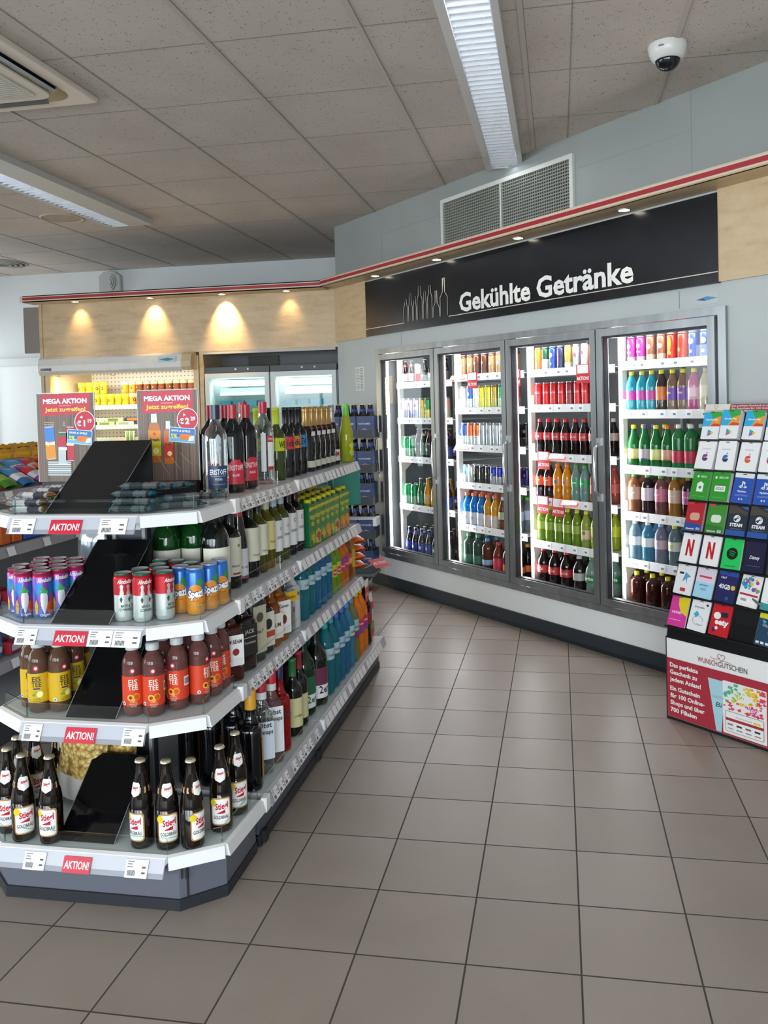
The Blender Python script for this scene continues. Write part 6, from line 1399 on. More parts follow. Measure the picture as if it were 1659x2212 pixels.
    for k, c, l in (('b_peach', '8a5236', 'b89078'), ('b_plum', '2a161c', 'd0c0d0'), ('b_rose', '7a4a4c', 'c8708c'), ('b_amber', 'a8702c', 'd8b8a4'), ('b_dark', '26141a', 'b85a9c'), ('b_lemon', 'b89448', 'd8c838')): P(k, .235, .036, 'L%s:.25' % c, '5aa83c', l, (.35, .66), T('BALIS' if k == 'b_peach' else 'BALI', .010, 'f0e4e0', .235*.5, 0, .04), sh='round')
    for k, c, cap in (('w_clear', '7fa0b0', 'd8dce0'), ('w_aqua', '5a9ab8', 'd8c8cc'), ('w_rose', '9a9cb0', '8aa0c8'), ('w_lemon', '8a9ca8', 'd8cf1c'), ('w_ice', '6a94b4', '7f9cd0')): P(k, .235, .037, 'L%s:.55' % c, cap, {'w_lemon': 'd8dccc', 'w_rose': 'c8a8b4'}.get(k, 'dfe4e8'), (.38, .60), dot(.115, .010, {'w_lemon': 'd0d03c'}.get(k, '9ab4c8')), sh='water')
    P('k_brown', .205, .040, 'L3a140c:.2', 'd8cf1c', None, sh='round'); P('k_violet', .195, .040, 'L2a2438:.25', '7f9cd8', None, sh='round')
    P('cola_red', .235, .033, 'L150806:.08', 'c8202a', 'b8242c', (.42, .62), T('Coca-Cola', .015, 'f0e4e4', .115, 0, .05, .01, .2), sh='cola'); P('cola_white', .235, .033, 'L150806:.08', 'd8d4d0', 'c8a8a4', (.42, .62), sh='cola')
    P('mezzo', .235, .033, 'L1c1010:.1', 'd8801c', 'd8502c', (.38, .62), T('mezzo', .012, 'f0e4c0', .12, 0, .04), sh='soda'); P('fanta', .235, .033, 'Ld08414:.15', 'd87a1c', 'd8862c', (.42, .60), dot(.12, .012, '4a6ab0'), sh='soda'); P('sprite', .235, .033, 'L8fb0a8:.5', '2f9a4a', '2f9a5a', (.42, .62), T('Sprite', .013, 'f0f4f0', .118, 0, .04), sh='soda'); P('redtea', .225, .034, 'Lb85a44:.3', 'd8243c', 'd86a5c', (.30, .55), sh='soda')
    P('lime1', .235, .034, 'L6f8a1c:.25', 'cfc81c', '8aa03c', (.36, .58), sh='soda'); P('lime2', .235, .034, 'L9aa84c:.3', 'd8cf1c', 'e0b89c', (.25, .5), dot(.10, .013, '4a9a3a'), sh='soda'); P('lime3', .235, .034, 'La8b82c:.2', 'd8cf1c', 'd0dc2c', (.36, .62), sh='soda')
    P('cola_xl', .245, .043, 'L150806:.08', 'c8202a', 'b0242c', (.34, .54), T('Coca-Cola', .020, 'f0e4e4', .10, 0, .07, .01, .2), sh='cola', capr=.017); P('colal_xl', .235, .043, 'L1a1210:.1', 'b8b8b8', 'a8a4a4', (.34, .54), sh='cola', capr=.017); P('sprite_xl', .24, .043, 'L9ab8ac:.5', '3f9a54', '1f7a4a', (.34, .54), T('Sprite', .024, 'f0f4f0', .098, 0, .075, .03), sh='cola', capr=.017)
    P('iso_blue', .24, .035, 'L0f74c0:.2', 'd8602c', 'd8d4dc', (.05, .42), dot(.06, .012, '8aa0c8'), sh='sport', capr=.019); P('iso_yellow', .24, .035, 'Ld0941c:.2', 'd8602c', 'd0c0b4', (.05, .40), sh='sport', capr=.019); P('iso_brown', .235, .033, 'L7a3a1c:.3', 'd8dce0', 'a8b48c', (.34, .56), sh='soda'); P('iso_green', .24, .035, 'L9aa4a8:.55', '4ac834', 'b8c8dc', (.36, .62), T('active', .012, 'e8f0f8', .12, 0, .035), sh='sport', capr=.019)
    P('x_green', .25, .041, 'L3a5a4c:.4', '4a8a6a', '3a6a54', (.16, .40), sh='round', capr=.017); P('x_brown', .235, .041, 'L5a3020:.3', '5a94d8', '8fa8cc', (.20, .36), sh='round', capr=.017); P('x_red', .22, .040, 'L7a3018:.3', 'c82c3c', 'd0304a', (.10, .50), sh='cola', capr=.017); P('x_black', .225, .040, 'L100c0e:.1', 'd8a02c', 'd8702c', (.16, .36), sh='cola', capr=.017)
    def lb(key, h, r, glass, lab, capc, nk=None):
        prof = [(r*.85, 0), (r, .008), (r, h*.52), (r*.9, h*.60), (r*.55, h*.74), (.0125, h*.86), (.0125, h*.985)]
        b = MB(); b.lathe(prof, glass, 14); rt = ('beer_bottle', b.mesh('beer_bottle'))
        b = MB(); b.lathe([(.0145, h*.975), (.013, h), (.001, h)], capc+':.3:.5', 12, caps=False); ps = [('bottle_cap', b.mesh('bottle_cap'))]
        b = MB(); b.lathe([(r+.0005, h*.12), (r+.0005, h*.46)], lab+':.4', 14, caps=False); dot(h*.30, .014, 'cfd4dc')(b, r+.0005, h)
        if nk: b.lathe([(.0175, h*.76), (.0145, h*.84)], nk+':.4', 12, caps=False)
        ps.append(('paper_label', b.mesh('paper_label'))); kind(key, rt, ps)
    lb('lb_brown', .235, .031, '1a0c0a:.08', '2a2228', 'd0ccc4', '7a2434'); lb('lb_olive', .235, .031, '14120c:.08', '3f7a54', 'd0ccc4', 'b4b88c'); lb('lb_blue', .215, .031, '120c10:.08', '24388c', 'd8d4cc', '2f4aa0'); lb('lb_green', .225, .030, 'L0f5a24:.2', '2a7a4a', 'd8d4cc'); lb('lb_yellow', .23, .030, 'Lc88a14:.2', 'd8a83c', 'e0d8b8'); lb('lb_mini', .185, .026, '241014:.1', 'c8b4b0', 'c8c4bc', 'c04a3c'); lb('lb_mini_dark', .185, .026, '12120f:.1', '3a3f38', 'b8bcb4'); lb('lb_teal', .215, .031, '10130f:.08', '2f6a4c', 'd8d4b0')
cooler_kinds()
ADJ = {'c_': 'can', 't_': 'tall can', 'e_': 'energy can', 'p_': 'soda bottle', 'g_': 'green bottle', 'b_': 'juice bottle', 'w_': 'water bottle', 'k_': 'large bottle', 'x_': 'large bottle', 'lb': 'beer bottle', 'is': 'sports bottle', 'co': 'cola bottle', 'li': 'lime drink bottle'}
COLN = {'c_magenta': 'magenta', 'c_brown': 'brown', 'c_redyel': 'red and yellow', 'c_red': 'bright red', 'c_blue': 'blue', 'c_redwhite': 'red and cream', 'c_orange': 'orange', 'c_greenwhite': 'green and cream', 'c_navypink': 'navy', 'c_gold': 'gold', 'c_silver': 'silver', 'c_pinkwhite': 'pale pink', 'c_cola': 'red cola', 'c_cola_dark': 'dark red cola', 'c_cola_light': 'silver cola', 'c_coffee': 'tan coffee', 'c_coffee_dark': 'dark coffee',
    't_blue': 'blue', 't_white': 'white', 't_yellow': 'yellow', 't_gold': 'gold', 't_green': 'green', 't_rose': 'rose', 't_silver': 'silver', 't_black': 'black', 't_multi': 'orange and white', 't_lilac': 'lilac', 't_peach': 'peach', 't_grngold': 'green and gold',
    'e_ice': 'light blue', 'e_white': 'white', 'e_black': 'black', 'e_blue': 'blue', 'e_bluepink': 'blue and pink', 'e_navy': 'navy',
    'p_cyan': 'cyan', 'p_orange': 'orange labelled', 'p_purple': 'purple labelled', 'p_pink': 'pink', 'p_cream': 'cream', 'p_peach': 'white capped', 'g_yellow': 'yellow capped', 'g_purple': 'purple capped', 'g_orange': 'orange capped', 'g_red': 'red labelled',
    'b_peach': 'peach', 'b_plum': 'plum', 'b_rose': 'rose', 'b_amber': 'amber', 'b_dark': 'dark', 'b_lemon': 'lemon', 'w_clear': 'clear', 'w_aqua': 'aqua', 'w_rose': 'rose', 'w_lemon': 'yellow capped', 'w_ice': 'blue capped', 'k_brown': 'brown', 'k_violet': 'violet',
    'cola_red': 'red capped', 'cola_white': 'white capped', 'mezzo': 'orange labelled cola mix bottle', 'fanta': 'orange soda bottle', 'sprite': 'clear soda bottle with green cap', 'redtea': 'red capped tea bottle', 'lime1': 'dark', 'lime2': 'pale', 'lime3': 'bright', 'cola_xl': 'large red capped', 'colal_xl': 'large grey capped', 'sprite_xl': 'large green labelled bottle',
    'iso_blue': 'blue', 'iso_yellow': 'yellow', 'iso_brown': 'brown', 'iso_green': 'green capped', 'x_green': 'dark green', 'x_brown': 'brown', 'x_red': 'red labelled', 'x_black': 'black and orange', 'lb_brown': 'brown', 'lb_olive': 'olive', 'lb_blue': 'blue labelled', 'lb_green': 'green', 'lb_yellow': 'yellow', 'lb_mini': 'small', 'lb_mini_dark': 'small dark', 'lb_teal': 'teal labelled'}
SPEC = {
 3: [('c_magenta c_magenta c_brown c_brown c_redyel c_red c_blue c_blue c_redwhite', 1), ('p_cyan p_cyan p_cyan p_orange p_purple p_purple p_pink p_cream p_peach', 1), ('g_yellow g_purple g_yellow g_orange g_red g_red t_peach t_lilac', 2), ('b_peach b_plum b_rose b_amber b_dark b_lemon b_plum', 2), ('w_clear w_aqua w_rose w_lemon w_ice w_ice w_clear', 2), ('k_brown k_brown k_brown k_violet k_violet k_violet', 3)],
 2: [('c_orange c_greenwhite c_blue c_navypink c_gold c_silver c_pinkwhite c_orange c_red', 1), ('c_cola c_cola c_cola c_cola c_cola_dark c_cola c_cola c_cola_light c_cola_light', 1), ('cola_red cola_red cola_red cola_red cola_red cola_red cola_white cola_white', 2), ('mezzo mezzo fanta fanta sprite sprite redtea redtea', 2), ('lime1 lime1 lime1 lime1 lime1 lime2 lime3 lime3', 2), ('cola_xl cola_xl cola_xl colal_xl sprite_xl sprite_xl', 2)],
 1: [('c_coffee c_coffee c_coffee_dark c_coffee_dark c_coffee c_coffee c_coffee c_coffee', 1), ('t_white t_blue t_white t_yellow t_yellow t_gold t_green t_silver t_rose', 1), ('t_blue t_multi t_multi t_silver t_silver t_silver t_white t_black t_black', 2), ('e_ice e_white e_black e_black e_black e_blue e_bluepink e_blue e_navy e_navy', 2), ('iso_blue iso_blue iso_blue iso_yellow iso_yellow iso_brown iso_green iso_green', 2), ('x_green x_green x_brown x_red x_black x_black', 2)],
 0: [('lb_mini lb_mini c_redwhite lb_mini_dark lb_mini_dark lb_mini_dark lb_mini_dark', 1), ('t_lilac t_lilac t_lilac t_gold t_grngold t_grngold t_peach t_peach', 1), ('t_green t_green lb_brown lb_olive lb_brown lb_brown lb_brown lb_blue', 2), ('t_green t_green lb_green lb_yellow lb_yellow lb_yellow lb_blue', 2), ('lb_blue lb_blue lb_blue lb_blue lb_teal lb_teal lb_brown', 3)]}
SHN = ['top', 'second', 'third', 'fourth', 'fifth', 'bottom']
def fill_cooler():
    random.seed(11)
    for door in range(4):
        s0, s1 = DS[door]+.045, DS[door+1]-.125
        lv = SH[door]+[.264]
        for k, (items, rows) in enumerate(SPEC[door]):
            z = lv[k]; its = items.split(); n = len(its); shn = SHN[k] if k < len(lv)-1 else 'bottom'
            for i, key in enumerate(its):
                rad = .046 if key in ('cola_xl', 'colal_xl', 'sprite_xl') else .044 if key[0] in 'xk' else .034
                s = s0+rad*.8+(s1-s0-rad*1.6)*i/(n-1)
                for r in range(rows):
                    if z > 1.2 and r: continue
                    P = WP(s+random.uniform(-.003, .003)-.004*r, -.19-r*.09-random.uniform(0, .006), z)
                    a = ADJ.get(key[:2], ''); nm = COLN[key]; nm = nm if 'bottle' in nm else '%s %s' % (nm, a)
                    if r == 0: lab = '%s %s from left, %s shelf behind the %s glass door' % (nm, ORD[i], shn, DN[door])
                    else: lab = '%s, %s row, %s from left, %s shelf, %s cooler door' % (nm, ('second', 'third')[r-1], ORD[i], shn, DN[door])
                    cat = 'can' if KINDS[key][0][0] == 'soda_can' else 'bottle'
                    place(key, P, TH+random.uniform(-.35, .25), lab, cat, 'drinks on the %s shelf of the %s cooler door' % (shn, DN[door]))
    # red offer cards hanging on the shelf rails
    for door, s, z, w in ((1, .645, 1.665, 'on the top shelf of the second door'), (1, 1.10, 1.665, 'top shelf, right edge of the second door'), (2, 1.72, 1.665, 'on the top shelf of the third door'), (2, 1.36, 1.12, 'on the third shelf of the third door'), (2, 1.345, .83, 'on the fourth shelf, left one, third door'), (2, 1.485, .825, 'on the fourth shelf, right one, third door')):
        o = empty('offer_card', WP(s, -.128, z), TH, 'red and white offer card hanging %s' % w, 'card', 'offer cards on the cooler shelves')
        b = MB(); b.box(-.055, .055, -.001, 0, -.085, -.03, 'cf2030:.4'); b.box(-.055, .055, -.001, 0, -.03, .03, 'cf2030:.4'); b.box(-.045, .045, -.0016, -.001, -.025, .026, 'ece8e8:.4'); b.text('AKTION!', .022, 'f6f0f0:.4', 0, -.066, -.002, 'c', .10, .03); b.obj('card', o)
    for door, s, z, w in ((1, .50, 1.66, 'top shelf of the second door'), (1, .53, 1.15, 'third shelf of the second door'), (2, 1.50, 1.12, 'third shelf of the third door'), (2, 1.60, .835, 'fourth shelf of the third door')):
        o = empty('offer_card', WP(s, -.11, z), TH+.5, 'tilted white offer card with red edge on the %s' % w, 'card', 'tilted offer cards')
        b = MB(); b.xf = Matrix.Rotation(-1.0, 4, 'X'); b.box(-.06, .06, -.001, 0, -.03, .03, 'cf3a3a:.4'); b.box(-.05, .05, -.0016, -.001, -.02, .026, 'eeeaea:.4'); b.obj('card', o)
fill_cooler()

# ------------------------------------------------------------------ beer carriers stacked at the wall corner
def carriers():
    xr, yf = -1.448, 6.36
    cb = MB(); w, d, h = .0635, .10, .165; bl = '223768:.4'
    for x0, x1, y0, y1 in ((-w, w, -d, -d+.002), (-w, w, d-.002, d), (-w, -w+.002, -d, d), (w-.002, w, -d, d)): cb.box(x0, x1, y0, y1, 0, h, bl)
    cb.box(-w, w, -d, d, 0, .002, bl)
    cm = cb.mesh('carton_body')
    lb_ = MB(); y = -d-.0008
    lb_.text('PUNTIGAMER', .013, 'c8d0e4:.4', 0, h*.60, y, 'c', .095, .02)
    def ring(r0, r1, c, cz):
        n = 20; lb_.add([(r*math.cos(2*PI*i/n), y, cz+r*math.sin(2*PI*i/n)) for r in (r0, r1) for i in range(n)], [(i, (i+1) % n, n+(i+1) % n, n+i) for i in range(n)], c)
    lb_.poly([(-.036, h*.24), (.036, h*.24), (.036, h*.36), (-.036, h*.36)], y, 'b8889c:.4'); lb_.poly([(.017*math.cos(2*PI*i/18), h*.30+.017*math.sin(2*PI*i/18)) for i in range(18)], y-.0003, '27407c:.4'); y -= .0006; ring(.013, .017, 'cfd6e4:.4', h*.30); lb_.text('6', .014, 'cfd6e4:.4', 0, h*.30-.007, y, 'c', None, .03)
    lm = lb_.mesh('carton_print')
    tiers = [1.22, .945, .69, .42, .155]
    tn = ['topmost', 'second from top', 'middle', 'fourth from top', 'lowest']
    for t, z in enumerate(tiers):
        dx = (.004, .006, .016, .012, .02)[t]*-1+.012
        o = empty('carton_tray', (xr-.20+dx, yf+.115, z), 0, 'dark grey tray in the beer tower by the cooler wall, %s' % tn[t], 'tray', 'trays of the beer tower')
        b = MB(); P = rrect(-.20, .20, -.118, .118, .02); b.prism(P, 0, .006, '3c4148:.5'); n = len(P)
        b.add([(x, y, .006) for x, y in P]+[(x*1.0, y*1.0, .065) for x, y in P]+[(x*.98, y*.97, .065) for x, y in P]+[(x*.98, y*.97, .006) for x, y in P], [(k*n+i, k*n+(i+1) % n, (k+1)*n+(i+1) % n, (k+1)*n+i) for k in range(3) for i in range(n)], '3c4148:.5'); b.obj('tray_body', o)
        for c in range(3):
            x = xr-.066-.131*c+dx
            p = empty('bottle_carrier', (x, yf+.113, z+.007), 0, 'blue cardboard beer carrier in the %s tray, %s from the right' % (tn[t], ORD[c]), 'carrier', 'blue beer carriers')
            a = D.objects.new('carton_body', cm); COL.objects.link(a); a.parent = p
            a = D.objects.new('carton_print', lm); COL.objects.link(a); a.parent = p
            for q in range(4):
                place('lb_blue', (x-.031+.062*(q % 2), yf+.113-.050+.085*(q//2), z+.010), random.uniform(-.6, .6), 'blue labelled bottle in the %s tray, %s carrier from right, %s' % (tn[t], ORD[c], ('front left', 'front right', 'rear left', 'rear right')[q]), 'bottle', 'bottles in the blue carriers').scale = (.98, .98, 1.2)
    o = empty('tower_base', (xr-.20, yf+.115, 0), 0, 'clear plastic stand under the beer tower on the floor', 'stand')
    b = MB()
    for x in (-.12, .10): b.lathe([(.06, .0), (.06, .12)], 'bottle glass', 20, c=(x, -.04, 0))
    b.obj('clear_cylinder', o); b = MB(); b.box(-.2, .2, -.11, .11, .12, .15, '5b6668:.4', bev=.01); b.box(-.19, .19, -.10, .10, 0, .006, '8a5a3c:.4'); b.obj('plate', o)
carriers()

# loose packs at the far end of the long shelving
def far_end():
    og = bag_mesh('snack_pack', .10, .12, .03, ['d8601c:.3', 'c8441c:.3', 'd8701c:.3'], seed=21)
    for i in range(4): put(og, 'snack_pack', (-1.08, 4.395, .60+.045*i), RUNR, 'orange snack pack stacked at the far end of the lower middle shelf, %s from below' % ORD[i], 'pack', 'orange snack packs', -1.2)
    ch = bag_mesh('chips_bag', .16, .25, .06, ['c83a24:.3', '6a9a3a:.3', 'd8d4cc:.25', 'c8303c:.3', 'e0dcd8:.25'], seed=22)
    put(ch, 'chips_bag', (-1.065, 4.43, Z['bottom']+.003), RUNR+.3, 'red, white and green chips bag at the far end of the bottom shelf', 'bag')
    put(ch, 'chips_bag', (-1.15, 4.46, Z['bottom']+.003), RUNR, 'red and white chips bag behind the front one at the bottom shelf end', 'bag')
    b = MB(); b.box(-.11, .11, -.02, .02, 0, .22, '2a8a7c:.4', bev=.004); put(b.mesh('teal_box'), 'teal_box', (-1.16, 4.40, Z['third']+.09), RUNR, 'teal box behind the juice cartons at the far end', 'box')
    o = empty('end_shelf_tray', (-1.08, 4.42, Z['third']+.02), 0, 'small white end shelf with price cards past the juice cartons', 'shelf')
    b = MB(); b.box(-.12, .08, -.05, .04, -.004, 0, 'cfd2d4:.4'); b.box(.08, .10, -.05, .04, -.04, .004, 'e6e7e8:.4'); b.obj('board', o)
    b = MB(); b.box(.1005, .1015, -.04, .03, -.036, .0, 'd8d8dc:.5'); b.obj('price_tag', o)
far_end()

# ------------------------------------------------------------------ gift card stand
def card_stand():
    B = Vector((.470, 3.952, 0)); ang = math.radians(-43.2); w = .72
    root = empty('gift_card_stand', B, ang, 'black gift card stand on a red and white box at the right', 'display stand')
    def lean(z): return .028+(z-.50)*.345
    H0 = .375
    b = MB(); b.box(0, w, 0, .45, .0, H0, 'ececea:.4'); b.box(-.004, w+.004, -.004, .454, 0, .012, '1d1e22:.4'); b.box(-.004, 0, -.003, .45, .012, H0+.004, '2a2b30:.4'); b.box(-.004, w+.004, -.003, .45, H0, H0+.006, '17181b:.4'); b.obj('box', root)
    b = MB(); Y = -.0035
    red = 'a93240:.35'; b.poly([(0.002, .014), (w, .014), (w, .285), (.002, .285)], Y, red); b.obj('red_panel', root)
    b = MB()
    def tx(t, h, x, z, ww, mat, bo=.03): b.text(t, h, mat, x, z, Y-.0008, 'l', ww, bo)
    wt = 'f2ecec:.4'
    for i, (t, ww) in enumerate((('Das perfekte', .148), ('Geschenk zu', .142), ('jedem Anlass!', .162))): tx(t, .020, .018, .246-.033*i, ww, wt)
    for i, (t, ww) in enumerate((('Ein Gutschein', .156), ('für 100 Online-', .178), ('Shops und über', .178), ('700 Filialen', .138))): tx(t, .020, .018, .138-.033*i, ww, wt)
    tx('WUNSCH', .024, .165, .302, .098, '9a3040:.4', .0); tx('GUTSCHEIN', .024, .267, .302, .138, '4a4a4e:.4', .0)
    b.obj('lettering', root)
    b = MB(); b.xf = Matrix.Translation((.078, 0, .005)); hp = []
    for i in range(25):
        t = 2*PI*i/24; hp.append((.205+.0011*16*math.sin(t)**3, Y-.001, .340+.0011*(13*math.cos(t)-5*math.cos(2*t)-2*math.cos(3*t)-math.cos(4*t))))
    b.tube(hp, .0010, 'a93240:.4', 5); b.tube([(.15+.0045*i, Y-.001, .334-.006*math.sin(i*.35)-.0002*i) for i in range(12)], .0008, 'a93240:.4', 5); b.tube([(.205+.006*i, Y-.001, .322+.005*math.sin(i*.4)) for i in range(10)], .0008, 'a93240:.4', 5); b.obj('heart_emblem', root)
    # printed voucher picture on the box
    b = MB(); b.xf = Matrix.Translation((.215-.155*1.27, 0, 0)) @ Matrix.Diagonal((1.27, 1, 1, 1)); b.poly([(.155, .243), (.222, .243), (.205, .018), (.185, .018)], Y-.0004, 'a8d4e0:.4'); b.text('HAPPY', .014, '8fb0b8:.4', .172, .16, Y-.0008, 'l', .045, 0); b.text('Bi', .022, '3a5a60:.4', .184, .125, Y-.0008, 'l', .022, .01, .2)
    b.poly(rrect(.212, .372, .022, .250, .004), Y-.0008, 'ece9e8:.4')
    random.seed(5); pal = ['2f8ac0', '3ab0c8', '4ab89a', '6ac04a', 'c8d02c', 'e8c82c', 'e8902c', 'd84a5c', 'c83a9c', '8a5ac0', 'f0b8c0']
    for i in range(95):
        x = random.uniform(.218, .366); z = random.uniform(.130, .243); u = (x-.218)/.148; v = (z-.13)/.113
        c = pal[min(9, int(5+3*u-5*(1-u)*v+random.uniform(-.8, .8)))] if v > .3 else pal[min(10, int(7+2*u*random.random()))]
        a = random.uniform(0, PI); r = random.uniform(.006, .014)
        b.poly([(x+r*(1 if k % 2 else .55)*math.cos(a+k*PI/4)*.9, z+r*(1 if k % 2 else .55)*math.sin(a+k*PI/4)*.7) for k in range(8)], Y-.0010-.000008*i, c+':.4')
    b.text('Wir', .030, 'f2eef0:.4', .246, .185, Y-.0020, 'l', .055, 0, .25); b.text('erfüllen', .022, 'f2eef0:.4', .258, .145, Y-.0020, 'l', .080, 0, .25)
    b.poly(rrect(.222, .362, .034, .122, .006), Y-.0021, '3a3a40:.4'); b.poly(rrect(.2235, .3605, .0355, .1205, .005), Y-.0023, 'eeecec:.4'); b.box(.2235, .3605, Y-.0026, Y-.0023, .081, .093, 'a93240:.4')
    b.text('WUNSCHGUTSCHEIN', .005, '5a5a60:.4', .29, .100, Y-.0026, 'c', .06, 0); b.box(.325, .350, Y-.0027, Y-.0024, .097, .106, 'e8c82c:.4')
    for i in range(4): b.box(.230+.033*i, .250+.033*i, Y-.0027, Y-.0024, .062, .070, ('8a8a90', '3a3a44', '6a6a70', '2a2a30')[i]+':.5'); b.box(.230+.033*i, .252+.033*i, Y-.0027, Y-.0024, .046, .050, ('9a9aa0', '6a6a74', '7a7a80', 'b83a4a')[i]+':.5')
    b.poly([(.376, .02), (.47, .02), (.47, .10), (.376, .085)], Y-.0009, 'e0b820:.4'); b.poly([(.380, .10), (.44, .10), (.44, .235), (.380, .245)], Y-.0006, '7a8ac0:.4'); b.obj('voucher_picture', root)
    # leaning black board with steps
    z0, z1 = H0+.006, 1.40
    b = MB(); bk = '101114:.35'
    b.add([(0, .0, z0), (w, .0, z0), (w, .028, .50), (0, .028, .50), (w, lean(z1), z1), (0, lean(z1), z1), (0, .44, z0), (w, .44, z0), (w, lean(z1)+.05, z1), (0, lean(z1)+.05, z1)],
        [(0, 1, 2, 3), (3, 2, 4, 5), (5, 4, 8, 9), (0, 3, 5, 9, 6), (1, 7, 8, 4, 2), (6, 9, 8, 7)], bk); b.obj('board', root)
    b = MB()
    for k in range(7):
        zb = 1.28-.140*k; b.add([(0, lean(zb)-.022, zb-.012), (w, lean(zb)-.022, zb-.012), (w, lean(zb)+.002, zb-.020), (0, lean(zb)+.002, zb-.02), (0, lean(zb)-.022, zb-.004), (w, lean(zb)-.022, zb-.004)], [(0, 1, 5, 4), (0, 3, 2, 1), (4, 5, 2, 3)], '1a1b1f:.35')
    b.obj('step', root)
    # header
    b = MB(); hz = z1+.0; yh = lean(z1)-.01
    b.box(0, w, yh-.003, yh, hz, hz+.042, '8e3038:.4'); b.poly([(0, hz), (.13, hz), (.14, hz+.042), (.01, hz+.042)], yh-.0036, 'd9d4c8:.4')
    b.text('WUNSCHGUTSCHEIN', .008, '8a6a68:.4', .012, hz+.006, yh-.0042, 'l', .115, 0); b.obj('header', root)
    hb = MB(); hb.tube([(.062+.0006*16*math.sin(t)**3, yh-.004, hz+.028+.0006*(13*math.cos(t)-5*math.cos(2*t)-2*math.cos(3*t)-math.cos(4*t))) for t in [2*PI*i/16 for i in range(17)]], .0006, 'a93240:.4', 4)
    for i, (t, ww) in enumerate((('Das perfekte Geschenk zu jedem Anlass!', .26), ('Ein Gutschein für 100 Online-Shops', .24), ('und über 700 Filialen', .13))): hb.text(t, .0085, 'e8d8d4:.4', .145, hz+.030-.0125*i, yh-.0038, 'l', ww, .015)
    hb.obj('header_print', root)
    b = MB(); b.tube([(.395, lean(.62)-.006, .61), (.425, lean(.60)-.012, .60), (.445, lean(.6)-.008, .59)], .006, '6a6c70:.15', 6); b.obj('peg', root)
    return B, ang, lean
SB, SANG, SLEAN = card_stand()

